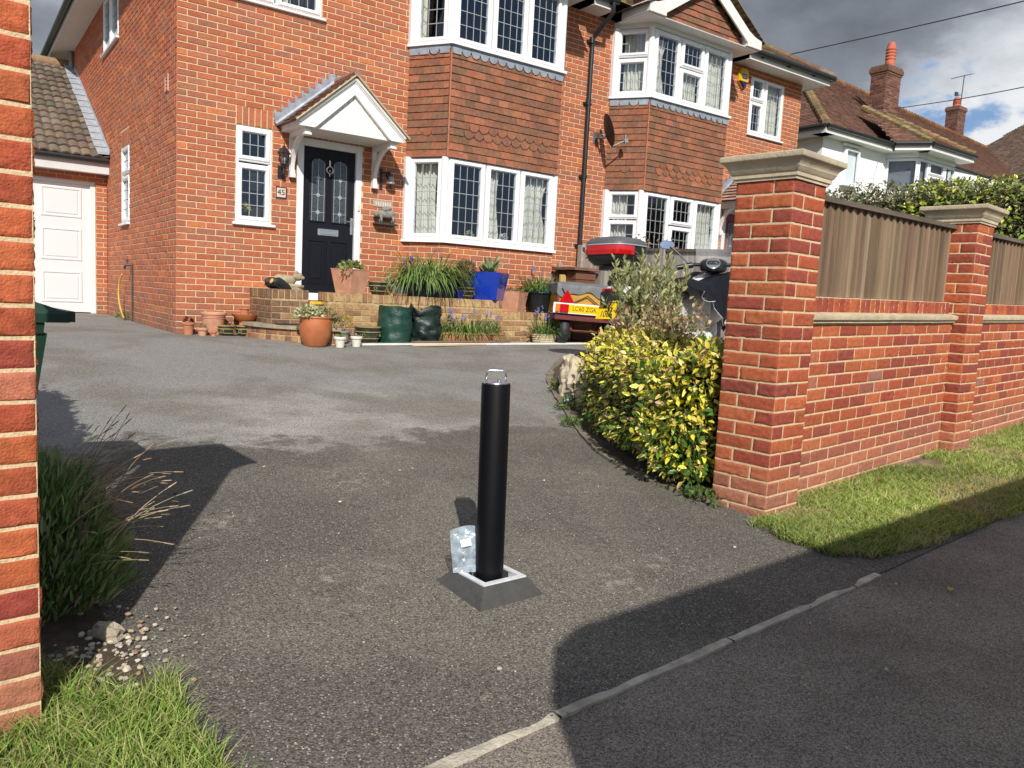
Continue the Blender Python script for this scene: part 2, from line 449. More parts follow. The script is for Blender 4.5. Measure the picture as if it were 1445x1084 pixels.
def window(parent, M, W, H, cells, sill=True, curtain=(), depth=.5, room=True, label=None, leads=True, sillw=.05, edge=.0):
    fm = MB(M); gl = MB(M); ld = MB(M)
    ring(fm, 0, W, 0, H, .045, .012, .09)
    for (x0, x1, z0, z1, nc, nr) in cells:
        ring(fm, x0 + .012, x1 - .012, z0 + .012, z1 - .012, .035, .004, .08, .006)
        s = .03; w = .052
        ring(fm, x0 + s, x1 - s, z0 + s, z1 - s, w, -.012, .06, .012)
        a, b, c, d = x0 + s + w - .004, x1 - s - w + .004, z0 + s + w - .004, z1 - s - w + .004
        tx, tz = random.uniform(-.007, .007), random.uniform(-.005, .005); gy_ = lambda x, z: .027 + (x - (a + b) / 2) * tx + (z - (c + d) / 2) * tz
        gl.add([(a, gy_(a, c), c), (b, gy_(b, c), c), (b, gy_(b, d), d), (a, gy_(a, d), d)], [(0, 1, 2, 3)])
        if leads:
            t = .0045
            for i in range(1, nc):
                u = a + (b - a) * i / nc; ld.box(u - t, u + t, .018, .024, c, d)
            for i in range(1, nr):
                v = c + (d - c) * i / nr; ld.box(a, b, .017, .0235, v - t, v + t)
    f = obj('window', fm, M_upvc, parent)
    if label: f['label'] = label
    obj('pane', gl, M_glass, f)
    if ld.v: obj('leading', ld, M_leadbar, f)
    if sill:
        sm = MB(M); sm.bbox(-.04 - edge, W + .04 + edge, -sillw, .09, -.034, -.002, .006); obj('sill', sm, M_upvc, f)
    if room:
        rm = MB(M); rm.box(-.02, W + .02, .1, depth, -.02, H + .02, skip=('f',)); obj('room_backing', rm, M_room_shade, f)
    if curtain:
        cm = MB(M)
        for (a, b, z0, z1, gath) in curtain:
            n = max(8, int((b - a) / .012))
            sd = random.uniform(0, 9)
            def fn(s, t, a=a, b=b, z0=z0, z1=z1, gath=gath, sd=sd):
                u = a + (b - a) * s
                q = 1 - gath * math.sin(PI * min(1, (1 - t) * 1.2)) 
                u = a + (u - a) * q
                return (u, .14 + .025 * math.sin(s * (b - a) * 95 + sd) + .01 * math.sin(s * 13 + t * 3), z0 + (z1 - z0) * t)
            cm.grid(n, 8, fn)
        obj('curtain', cm, M_curtain, f, smooth=True)
    return f
T = Matrix.Translation
def face(p, q):
    """local frame with x from p to q (ground points), outward on the right-hand side seen from outside"""
    p, q = Vector((*p[:2], p[2])), Vector((*q[:2], p[2])); x = (q - p).normalized(); z = Vector((0, 0, 1)); y = z.cross(x)
    M = Matrix((x, y, z)).transposed().to_4x4(); M.translation = p
    return M
# facade windows (local y points into the house)
window(house, T((.53, .0, 4.02)), 1.2, 1.12, [(0, .6, 0, 1.12, 4, 5), (.6, 1.2, 0, 1.12, 4, 5)], curtain=[(.62, .8, 0, 1.1, 0)])
window(house, T((.675, .0, 1.385)), .45, 1.17, [(0, .45, 0, .73, 3, 4), (0, .45, .73, 1.17, 3, 2)])
window(house, T((10.23, .0, 3.97)), 1.04, 1.08, [(0, .43, 0, .62, 3, 3), (0, .43, .62, 1.08, 3, 2), (.43, 1.04, 0, 1.08, 4, 5)], curtain=[(.5, 1.0, 0, 1.05, 0)])
# side windows: face normal -x ; local x runs from far to near
window(house, face((0, 5.2, 4.28), (0, 3.76, 4.28)), 1.44, .89, [(0, .72, 0, .89, 4, 4), (.72, 1.44, 0, .89, 4, 4)])
window(house, face((0, 3.57, 1.45), (0, 2.93, 1.45)), .64, 1.15, [(0, .64, 0, .72, 3, 4), (0, .64, .72, 1.15, 3, 2)])

# ---- bays ----------------------------------------------------------------
def bay(b, low_cells, low_side, up_cells, up_side, curt_low, curt_up, side_c_low, side_c_up, lab):
    x0, x1, x2, x3 = b; W = x2 - x1
    P = [(x0, 0), (x1, -BD), (x2, -BD), (x3, 0)]
    sl = math.hypot(x1 - x0, BD)
    # brick base
    bm = MB()
    for i in range(3):
        p, q = P[i], P[i + 1]; M = face((*p, 0), (*q, 0)); L_ = (Vector(q) - Vector(p)).length
        fn = lambda u, d, z, M=M: tuple(M @ Vector((u, -d, z)))
        brick_field(bm, fn, 0, L_, -.15, 1.335, (), i % 2, base=dirty)
    root = obj('bay', bm, [M_brick, M_mortar], house)
    # lower windows
    zl, hl = 1.372, 1.115; zu, hu = 3.985, 1.06
    Mf = lambda z: face((*P[1], z), (*P[2], z)); Ms = lambda z: face((*P[0], z), (*P[1], z)); Mr = lambda z: face((*P[2], z), (*P[3], z))
    for (z, h, cf, cs, c1, c2) in ((zl, hl, low_cells, low_side, curt_low, side_c_low), (zu, hu, up_cells, up_side, curt_up, side_c_up)):
        sc = lambda cells, w: [(a * w, b_ * w, c * h, d * h, n, m) for (a, b_, c, d, n, m) in cells]
        window(house, Mf(z) @ T((.045, 0, 0)), W - .09, h, sc(cf, W - .09), sill=False, room=False, curtain=[(a * W, e * W, .02, h * t, g) for a, e, t, g in c1])
        window(house, Ms(z) @ T((.05, 0, 0)), sl - .1, h, sc(cs, sl - .1), sill=False, room=False, curtain=[(a * sl, e * sl, .02, h * t, g) for a, e, t, g in c2])
        window(house, Mr(z) @ T((.05, 0, 0)), sl - .1, h, sc(cs, sl - .1), sill=False, room=False)
        # corner posts, continuous sill, dark backing
        for k, (px, py) in enumerate(P[1:3]):
            pm = MB(); pm.tube([(px, py + .04, z), (px, py + .04, z + h)], .052, 12)
            for dx in (-.035, .035): pm.tube([(px + dx, py + .022 + (.03 if (dx < 0) == (k == 0) else 0), z), (px + dx, py + .022 + (.03 if (dx < 0) == (k == 0) else 0), z + h)], .013, 8)
            obj('corner_post', pm, M_upvc, root, smooth=40)
        for px in (x0, x3):
            pm = MB(); pm.box(px - .045, px + .055 if px == x0 else px + .045, -.07, .03, z, z + h); obj('jamb', pm, M_upvc, root)
        sm = MB(); e = .05 if z == zl else .075
        o = [(x0 - .06, 0), (x0 - .06, -.03), (x1 - .03, -BD - e), (x2 + .03, -BD - e), (x3 + .06, -.03), (x3 + .06, 0)]
        sm.prism(o, z - .04, z - .003, 'z'); obj('sill', sm, M_upvc, root)
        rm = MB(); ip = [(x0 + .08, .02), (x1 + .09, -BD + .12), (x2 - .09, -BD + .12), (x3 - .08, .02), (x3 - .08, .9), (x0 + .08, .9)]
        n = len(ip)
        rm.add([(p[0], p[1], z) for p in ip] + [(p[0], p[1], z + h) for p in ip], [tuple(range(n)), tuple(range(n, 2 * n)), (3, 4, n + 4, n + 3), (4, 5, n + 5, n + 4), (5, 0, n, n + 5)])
        obj('room_backing', rm, M_room_shade, root)
    # tile hanging between the windows
    tm = MB()
    for i in range(3):
        p, q = P[i], P[i + 1]; M = face((*p, 2.485), (*q, 2.485)); L_ = (Vector(q) - Vector(p)).length
        ax = M.to_3x3()
        nT = L_ / .165
        def sc_(x, r, L_=L_, i=i):
            if r not in (3, 4): return False
            m = .17 if i == 1 else .22
            return m < x < L_ - m - .12
        tile_field(tm, M @ Vector((0, -.012, .0)), ax @ Vector((1, 0, 0)), ax @ Vector((0, 0, 1)), ax @ Vector((0, -1, 0)), L_, 1.42, .1, L_ / round(nT), scallop=sc_, lift=.016)
        tm.add([tuple(M @ Vector(v)) for v in ((0, -.008, -.0), (L_, -.008, 0), (L_, -.008, 1.45), (0, -.008, 1.45), (0, .12, 0), (L_, .12, 0))], [(0, 1, 2, 3), (0, 4, 5, 1)], (.05, .03, .02))
    for (px, py) in P[1:3]: tm.tube([(px, py - .016, 2.485), (px, py - .016, 3.9)], .013, 6, (.42, .16, .09))
    obj('tile_hanging', tm, M_tile, root)
    # scalloped lead flashing under the upper sill
    lm = MB()
    for i in range(3):
        p, q = P[i], P[i + 1]; L_ = (Vector(q) - Vector(p)).length; M = face((*p, 0), (*q, 0)); lm.M = M
        zt = 3.95; n = max(2, round(L_ / .145)); wv = L_ / n
        for k in range(n):
            a = k * wv; plain = (i == 1 and (k == 0 or k == n - 1)) or (i != 1 and k != n // 2)
            pts = [(a, zt), (a, zt - .055)]
            if plain: pts += [(a + .01, zt - .115), (a + wv - .01, zt - .115)]
            else: pts += [(a + wv / 2 - wv * .46 * math.cos(PI * j / 6), zt - .06 - .065 * math.sin(PI * j / 6)) for j in range(7)]
            pts += [(a + wv, zt - .055), (a + wv, zt)]
            dd = -.034 - random.uniform(0, .006)
            lm.prism(pts, dd, dd + .004, 'y')
        lm.box(-.01, L_ + .01, -.03, -.008, zt - .05, zt + .02)
        lm.M = Matrix()
    obj('lead_flashing', lm, M_lead, root)
    # head above the upper window
    hm = MB(); o = [(x0 - .02, 0), (x1 - .01, -BD - .012), (x2 + .01, -BD - .012), (x3 + .02, 0)]
    hm.prism(o, zu + hu + .001, 5.125, 'z'); obj('window_head', hm, M_soffit, root)
    return root
lowc = [(0, 1 / 3, 0, 1, 4, 5), (1 / 3, 2 / 3, 0, 1, 4, 5), (2 / 3, 1, 0, 1, 4, 5)]
side1 = [(0, 1, 0, 1, 3, 5)]
bay(BAYS[0], lowc, side1, [(0, 1 / 3, 0, 1, 4, 5), (1 / 3, 2 / 3, 0, 1, 4, 5), (2 / 3, 1, 0, 1, 4, 5)], side1,
    [(.40, .50, 1, .3), (.74, .97, 1, .35)], [], [(.06, .62, .97, .1)], [(.0, .2, 1, 0)], '')
two = [(0, .34, 0, 1, 4, 5), (.34, .66, 0, .55, 4, 3), (.34, .66, .55, 1, 4, 2), (.66, 1, 0, 1, 4, 5)]
side2 = [(0, 1, 0, .57, 3, 3), (0, 1, .57, 1, 3, 2)]
bay(BAYS[1], two, side2, two, side2, [(.04, .12, 1, 0), (.75, .95, 1, 0)], [(.04, .2, .9, .3), (.37, .62, .52, .1), (.7, .98, .95, 0)], [(.1, .5, 1, 0)], [(.15, .85, 1, .05)], '')

# ---- gables over the bays, main roof, eaves --------------------------------
M_rooft = mat('brown_roof_tile', attr=True, rough=.9, var=.25, vscale=14, bump=.4, bscale=60, spec=.15)
BROOF = [(.16, .10, .065)] * 3 + [(.13, .085, .06)] * 3 + [(.2, .12, .07)] * 2
def lichen(x, y, c):
    n = noise.noise(Vector((x * 2.1, y * 2.1, 4.2))) + random.uniform(-.25, .25)
    if n > .18: return jit((.34, .27, .12), .2)
    if n > .42: return (.5, .3, .06)
    return c
TP = math.tan(R_(31))
for (x0, x1, x2, x3) in BAYS:
    cx = (x1 + x2) / 2; hw = 1.36; gy = -.70; rz = 5.27; gp = math.tan(R_(33))
    ap = rz + hw * gp
    gm = MB(); zb = 5.13
    tri = [(-1.0, 0), (1.0, 0), (1.0, .08), (0, .08 + 1.0 * gp), (-1.0, .08)]
    tile_field(gm, (cx - 1.0, gy, zb), (1, 0, 0), (0, 0, 1), (0, -1, 0), 2.0, .08 + gp, .1, .165, lift=.018,
               clip=[(p[0] + 1.0, p[1]) for p in tri])
    gm.prism([(cx + p[0], zb + p[1]) for p in tri], gy, gy + .1, 'y', (.05, .03, .02))
    g = obj('gable', gm, M_tile, house)
    for s in (-1, 1):
        bb = MB()
        # barge board with a curved, boxed foot
        inner = [(1.0, .03), (.0, .03 + gp * 1.0)]
        outer = [(0, .25 + gp * 1.0), (.72, .25 + gp * .28), (1.02, .24), (1.2, .17), (1.37, .14)]
        poly = [(cx + s * p[0], zb + p[1]) for p in [(1.37, -.0), (1.0, 0), (1.0, .05), (0, .03 + gp * 1.0)] + outer]
        bb.prism(poly if s > 0 else poly[::-1], gy - .13, gy - .1, 'y')
        xs = sorted((cx + s * .995, cx + s * 1.37))
        bb.box(xs[0], xs[1], gy - .1, -.2, zb + .001, zb + .17)
        obj('barge_board', bb, M_soffit, g)
    so = MB(); so.prism([(cx - 1.36, gy - .08), (cx + 1.36, gy - .08), (cx + 1.36, .02), (cx - 1.36, .02)], zb - .012, zb - .002, 'z'); obj('soffit', so, M_soffit, g)
    tr = MB()
    for s in (-1, 1):
        U = Vector((0, 1, 0)) if s < 0 else Vector((0, -1, 0)); V = Vector((-s * math.cos(R_(33)), 0, math.sin(R_(33)))); N = U.cross(V)
        if N.z < 0: N = -N
        L_ = 1.46 / math.cos(R_(33)); O = Vector((cx + s * 1.43, gy - .16 if s < 0 else 1.9, rz - .06 + .02))
        tile_field(tr, O, U, V, N, 1.9 + .16 - gy, L_, .1, .165, BROOF, lift=.02, moss=lichen)
        tr.add([tuple(O + N * -.01), tuple(O + U * 2.6 + N * -.01), tuple(O + U * 2.6 + V * L_ + N * -.01), tuple(O + V * L_ + N * -.01)], [(0, 1, 2, 3)], (.05, .04, .03))
    tr.tube([(cx, gy - .17, rz - .03 + 1.43 * gp), (cx, 2, rz - .03 + 1.43 * gp)], .09, 8, (.17, .11, .07))
    obj('gable_roof', tr, M_rooft, g)
# hipped main roof
rf = MB(); ez = 5.29; EX0, EX1, EY0, EY1 = -.42, HW + .42, -.42, HD + .42
dpt = (EY1 - EY0) / 2; rzz = ez + dpt * TP; ch = 1 / math.cos(R_(31))
Wd = EX1 - EX0
sl_ = dpt * ch
def roofside(O, U, V, N, w, hipw, moss=None):
    clip = [(0, 0), (w, 0), (w - hipw, sl_), (hipw, sl_)]
    tile_field(rf, O, U, V, N, w, sl_, .1, .165 if w > 0 else .165, BROOF, lift=.018, clip=clip, moss=moss)
    O, U, V, N = map(Vector, (O, U, V, N))
    rf.add([tuple(O + U * p[0] + V * p[1] - N * .02) for p in clip], [(0, 1, 2, 3)], (.05, .04, .03))
c31, s31 = math.cos(R_(31)), math.sin(R_(31))
roofside((EX0, EY0, ez), (1, 0, 0), (0, c31, s31), (0, -s31, c31), Wd, dpt, lichen)
roofside((EX0, EY1, ez), (0, -1, 0), (c31, 0, s31), (-s31, 0, c31), EY1 - EY0, dpt, lichen)
roofside((EX1, EY0, ez), (0, 1, 0), (-c31, 0, s31), (s31, 0, c31), EY1 - EY0, dpt, lichen)
rf.add([(EX1, EY1, ez), (EX0, EY1, ez), (EX0 + dpt, EY1 - dpt, rzz), (EX1 - dpt, EY1 - dpt, rzz)], [(0, 1, 2, 3)], (.12, .08, .06))
for s in ((EX0, EY0, EX0 + dpt, EY0 + dpt), (EX1, EY0, EX1 - dpt, EY0 + dpt), (EX0, EY1, EX0 + dpt, EY1 - dpt), (EX1, EY1, EX1 - dpt, EY1 - dpt)):
    n = 26
    for k in range(n):
        a, b = k / n, (k + 1.05) / n
        p = [(s[0] + (s[2] - s[0]) * t, s[1] + (s[3] - s[1]) * t, ez + (rzz - ez) * t + .03) for t in (a, b)]
        rf.tube(p, [.085, .072], 8, jit(random.choice([(.17, .11, .07), (.2, .14, .08), (.26, .2, .09)]), .15))
rf.tube([(EX0 + dpt, EY0 + dpt, rzz + .03), (EX1 - dpt, EY0 + dpt, rzz + .03)], .11, 8, (.17, .11, .07))
roof = obj('roof', rf, M_rooft, house)
# eaves boards: soffit + fascia + gutter, broken at the bays
spans = [(EX0 + .07, BAYS[0][0] - .36), (BAYS[0][3] + .36, BAYS[1][0] - .36), (BAYS[1][3] + .36, EX1 - .07)]
def eaves(soff, fasc, gutter, brackets=()):
    for nm, mt_, bxs in (('soffit', M_soffit, soff), ('fascia', M_soffit, fasc)):
        q = MB(); q.box(*bxs); obj(nm, q, mt_, roof)
    q = MB(); q.tube(gutter, .055, 10)
    for b_ in brackets: q.box(*b_)
    obj('gutter', q, M_black, roof, smooth=40)
for a, b in spans:
    eaves((a, b, -.35, .0, 5.158, 5.168), (a, b, -.372, -.35, 5.15, 5.31), [(a - .02, -.43, 5.285), (b + .02, -.43, 5.285)],
          [(a + .3 + i * .8, a + .34 + i * .8, -.43, -.37, 5.22, 5.28) for i in range(int((b - a - .3) / .8) + 1)])
eaves((-.35, 0, -.35, HD + .35, 5.157, 5.167), (-.372, -.35, -.372, HD + .37, 5.149, 5.309), [(-.43, -.45, 5.285), (-.43, HD + .4, 5.285)])
eaves((HW, HW + .35, -.35, HD + .35, 5.157, 5.167), (HW + .35, HW + .372, -.372, HD + .37, 5.149, 5.309), [(HW + .43, -.45, 5.285), (HW + .43, HD + .4, 5.285)])
# downpipe with swan neck
dp = MB(); dp.tube([(6.26, -.43, 5.26), (6.26, -.43, 5.1), (6.22, -.2, 4.9), (6.2, -.06, 4.78), (6.19, -.06, 4.6), (6.17, -.06, .1)], .036, 12)
for z in (4.7, 3.75, 2.6, 1.5): dp.tube([(6.18, -.06, z), (6.18, -.06, z + .09)], .043, 12); dp.box(6.11, 6.26, -.05, 0, z + .01, z + .05)
obj('downpipe', dp, M_black, house, smooth=40)
rp = MB(); rp.tube([(-.06, 8.9, 5.3), (-.06, 8.9, 4.7)], .04, 10); obj('side_downpipe', rp, mat('grey_pipe', (.25, .25, .25), rough=.6), house)
ab = MB(); ab.M = face((0, .56, 2.88), (0, .40, 2.88)); ring(ab, 0, .16, 0, .2, .02, -.02, .01)
for k in range(4): ab.box(.02, .14, -.014, -.006, .03 + k * .042, .05 + k * .042)
obj('air_brick', ab, mat('pink_plastic', (.55, .28, .22), rough=.6), house)

# ---- front door -------------------------------------------------------------
M_door = mat('black_door', (.006, .007, .011), rough=.5, var=.1, vscale=30, bump=.12, bscale=40, stretch=(1, 1, .08), spec=.3)
M_chrome = mat('brushed_chrome', (.7, .69, .67), rough=.25, metal=.9, var=.08)
M_dglass = mat('obscure_glass', (.05, .06, .068), rough=.15, var=.5, vscale=60, bump=.5, bscale=70, spec=.8)
def front_door(x0, m, lbl):
    W, zb, zt = .89, .56, 2.525
    fr = MB(T((x0, 0, 0)))
    for a, b in ((0, .085), (W - .085, W)): fr.bbox(a, b, -.012, .08, zb - .04, zt, .006)
    fr.bbox(.085, W - .085, -.012, .08, zt - .095, zt, .006); fr.bbox(.0, W, -.05, .08, zb - .1, zb - .002, .006)
    d = MB(T((x0, 0, 0))); a, b = .088, W - .088
    d.bbox(a, b, .03, .075, zb, zt - .098, .004)
    w = b - a; px = [(a + .1, a + w / 2 - .045), (a + w / 2 + .045, b - .1)]
    gl = MB(T((x0, 0, 0))); ldm = MB(T((x0, 0, 0)))
    for (p, q) in px:
        ring(d, p - .03, q + .03, zb + .12, zb + .70, .03, .018, .035, .008); d.bbox(p + .035, q - .035, .02, .04, zb + .185, zb + .635, .012)
        # arched glazed light
        z0, z1 = zb + .93, zt - .22; r = (q - p) / 2; n = 10
        arch = [(p, z0), (q, z0)] + [(p + r + r * math.cos(PI * k / n), z1 - r * .75 + r * .75 * math.sin(PI * k / n)) for k in range(n + 1)]
        gl.add([(x, .0265, z) for x, z in arch], [tuple(range(len(arch)))])
        for k in range(len(arch)):
            u, v = arch[k], arch[(k + 1) % len(arch)]; d.tube([(u[0], .028, u[1]), (v[0], .028, v[1])], .011, 6)
        for z in (z0 + .12, z0 + .34, z0 + .56, z0 + .78):
            if z < z1 - .05:
                t = .032; ldm.prism([(p + r, z - t), (p + r + t, z), (p + r, z + t), (p + r - t, z)], .019, .0255, 'y', (.3, .33, .36))
                ldm.box(p, p + r - t, .022, .0255, z - .003, z + .003); ldm.box(p + r + t, q, .022, .0255, z - .003, z + .003)
        ldm.box(p + r - .003, p + r + .003, .022, .0255, z0, z1); 
        for s in (-1, 1): ldm.box(p + r + s * r * .78 - .003, p + r + s * r * .78 + .003, .022, .0255, z0, z1 - .06)
    do = obj('door', d, m, house)
    if lbl: do['label'] = lbl
    obj('door_frame', fr, M_upvc, do); obj('glass_panel', gl, M_dglass, do); obj('leading', ldm, M_leadbar, do)
    lb = MB(T((x0, 0, 0))); c = W / 2; lb.bbox(c - .145, c + .145, .012, .03, zb + .755, zb + .845, .008); lb.bbox(c - .12, c + .12, .004, .013, zb + .775, zb + .82, .004)
    obj('letterbox', lb, M_chrome, do)
    kn = MB(T((x0, 0, 0))); kn.tube([(c + .045 * math.cos(t * PI / 8), .012, zt - .36 + .045 * math.sin(t * PI / 8)) for t in range(17)], .008, 6)
    kn.tube([(c, .02, zt - .24), (c, .015, zt - .31)], .01, 6); kn.ball((c, .018, zt - .37), .014, 8, 6); kn.tube([(c, .02, zt - .4), (c, .02, zt - .44)], .006, 6)
    obj('knocker', kn, M_chrome, do)
    hd = MB(T((x0, 0, 0))); hd.bbox(b - .05, b - .015, .015, .03, zb + .8, zb + 1.02, .004); hd.tube([(b - .032, .0, zb + .96), (b - .032, -.03, zb + .965), (b - .13, -.03, zb + .965)], .008, 8)
    obj('handle', hd, M_chrome, do)
    be = MB(T((x0, 0, 0))); be.bbox(W - .055, W - .025, -.03, -.012, zb + .1 + 1.02, zb + .1 + 1.11, .004); obj('doorbell', be, mat('cream_plastic', (.7, .66, .52), rough=.4), do)
    rm = MB(T((x0, 0, 0))); rm.box(-.02, W + .02, .1, .16, .4, 2.55); obj('hall_backing', rm, M_room_shade, do)
front_door(1.445, M_door, None)
front_door(9.73, mat('red_door', (.28, .01, .012), rough=.35, var=.1), 'red front door of the right-hand half')

# ---- porch canopies -----------------------------------------------------------
PORCH = [(.40, .25, .195)] * 3 + [(.34, .21, .165)] * 3 + [(.45, .29, .23)]
def porch(cx):
    yF = -.62; zb = 2.545; hw = .70; hg = .61; tk = .02
    pm = MB()
    # gable front: frame boards and recessed boarded panel
    outer = [(cx - hw, zb), (cx + hw, zb), (cx + hw, zb + .07), (cx, zb + .07 + hg), (cx - hw, zb + .07)]
    inn = [(cx - hw + .21, zb + .0), (cx + hw - .21, zb + .0), (cx, zb + hg - .14)]
    vs = [(p[0], yF, p[1]) for p in outer] + [(p[0], yF, p[1]) for p in inn] + [(p[0], yF + .035, p[1]) for p in inn]
    pm.add(vs, [(0, 5, 7, 3, 4), (1, 2, 3, 7, 6), (5, 8, 10, 7), (6, 7, 10, 9)])
    for k in range(12):          # t&g boards
        a = cx - hw + .2 + k * .0835; pm.prism([(a, zb), (a + .08, zb), (a + .08, zb + .62), (a, zb + .62)], yF + .036, yF + .05, 'y') if False else None
    n = 14
    for k in range(n):
        a = inn[0][0] + (inn[1][0] - inn[0][0]) * k / n; b = inn[0][0] + (inn[1][0] - inn[0][0]) * (k + 1) / n
        top = lambda x: zb + (hg - .14) * (1 - abs(x - cx) / (hw - .21))
        pts = [(a + .002, zb), (b - .002, zb), (b - .002, top(b))] + ([(cx, top(cx))] if a < cx < b - 1e-4 else []) + [(a + .002, top(a))]
        pm.add([(x, yF + .034 + (.0006 if k % 2 else 0), z) for x, z in pts], [tuple(range(len(pts)))])
    # mouldings along the raking edges
    for s in (-1, 1):
        for dz, y0, r in ((.05, yF - .018, .018), (.02, yF - .004, .012)):
            pm.tube([(cx + s * (hw + .01), y0, zb + dz), (cx, y0, zb + hg + dz)], r, 6)
        pm.tube([(cx + s * (hw - .2), yF - .004, zb + .01), (cx, yF - .004, zb + hg - .13)], .012, 6)
    # sides, bottom beam and soffit
    for s in (-1, 1):
        a, b = sorted((cx + s * hw, cx + s * (hw - .06))); pm.box(a, b, yF + .002, .0, zb - .0, zb + .09)
        a, b = sorted((cx + s * (hw + .015), cx + s * hw)); pm.box(a, b, yF + .01, .0, zb + .05, zb + .085)
    pm.box(cx - hw + .06, cx + hw - .06, yF + .035, .0, zb - .0, zb + .012)
    pm.add([(cx - hw + .2, yF + .045, zb), (cx + hw - .2, yF + .045, zb), (cx, yF + .045, zb + hg - .13)], [(0, 1, 2)])
    p = obj('porch_canopy', pm, M_white, house, smooth=False)
    # scrolled brackets
    for s in (-1, 1):
        bk = MB(); bx = cx + s * .57
        bk.box(bx - .03, bx + .03, -.035, .0, 2.0, zb - .001); bk.box(bx - .035, bx + .035, yF + .06, -.035, zb - .06, zb - .002)
        bk.box(bx - .045, bx + .045, yF + .04, yF + .16, zb - .085, zb - .061)
        ring_ = []
        for t in range(13):
            w = PI / 2 * t / 12
            y = -.04 - .46 * (1 - math.cos(w)); z = 2.07 + .42 * math.sin(w)
            ring_.append([(bx - .025, y - .025 * math.cos(w), z - .005), (bx + .025, y - .025 * math.cos(w), z - .005), (bx + .025, y + .03 * math.cos(w), z + .045 * math.sin(w) + .005), (bx - .025, y + .03 * math.cos(w), z + .045 * math.sin(w) + .005)])
        bk.loft(ring_); bk.box(bx - .034, bx + .034, -.085, -.036, 2.0, 2.05); bk.box(bx - .03, bx + .03, -.075, -.036, 2.051, 2.09)
        obj('bracket', bk, M_white, p)
    # tiles
    rm = MB(); c45, s45 = math.cos(math.atan2(hg, hw)), math.sin(math.atan2(hg, hw))
    for s in (-1, 1):
        U = Vector((0, -1, 0)); V = Vector((-s * c45, 0, s45)); N = Vector((s * s45, 0, c45)); O = Vector((cx + s * (hw + .05), 0, zb + .045))
        L_ = (hw + .05) / c45
        tile_field(rm, O, U, V, N, -yF + .06, L_, .1, .165, PORCH, lift=.03, a=.1)
        P_ = [O - N * .005, O + U * (-yF + .06) - N * .005, O + U * (-yF + .06) + V * L_ - N * .005, O + V * L_ - N * .005]
        rm.add([tuple(q) for q in P_], [(0, 1, 2, 3)], (.3, .25, .18))
        rm.tube([O + U * (-yF + .05) + N * .004, O + U * (-yF + .05) + V * L_ + N * .004], .012, 6, (.55, .45, .28))
    rm.tube([(cx, 0, zb + hg + .115), (cx, yF - .06, zb + hg + .115)], .045, 8, (.32, .18, .13))
    obj('tiled_roof', rm, M_tile, p)
    # stepped lead flashing
    lm = MB()
    for s in (-1, 1):
        n = 9
        for k in range(n):
            t0, t1 = k / n, (k + 1) / n
            xa, xb = cx + s * (hw + .08) * (1 - t0), cx + s * (hw + .08) * (1 - t1); z0 = zb + .05 + (hg + .05) * t0
            z1 = zb + .05 + (hg + .05) * t1
            poly = [(xa, z0 + .02), (xb, z1 + .02), (xb + (xb - xa) * .05, z1 + .115), (xa + (xb - xa) * .25, z1 + .105), (xa - (xb - xa) * .28, z0 + .215)]
            lm.prism(poly if s < 0 else poly[::-1], -.016 - .002 * (k % 2), -.009, 'y')
        lm.tube([(cx + s * (hw + .08), -.035, zb + .075), (cx, -.035, zb + hg + .135)], .028, 6)
    obj('lead_flashing', lm, M_lead, p)
porch(1.93); porch(10.18)
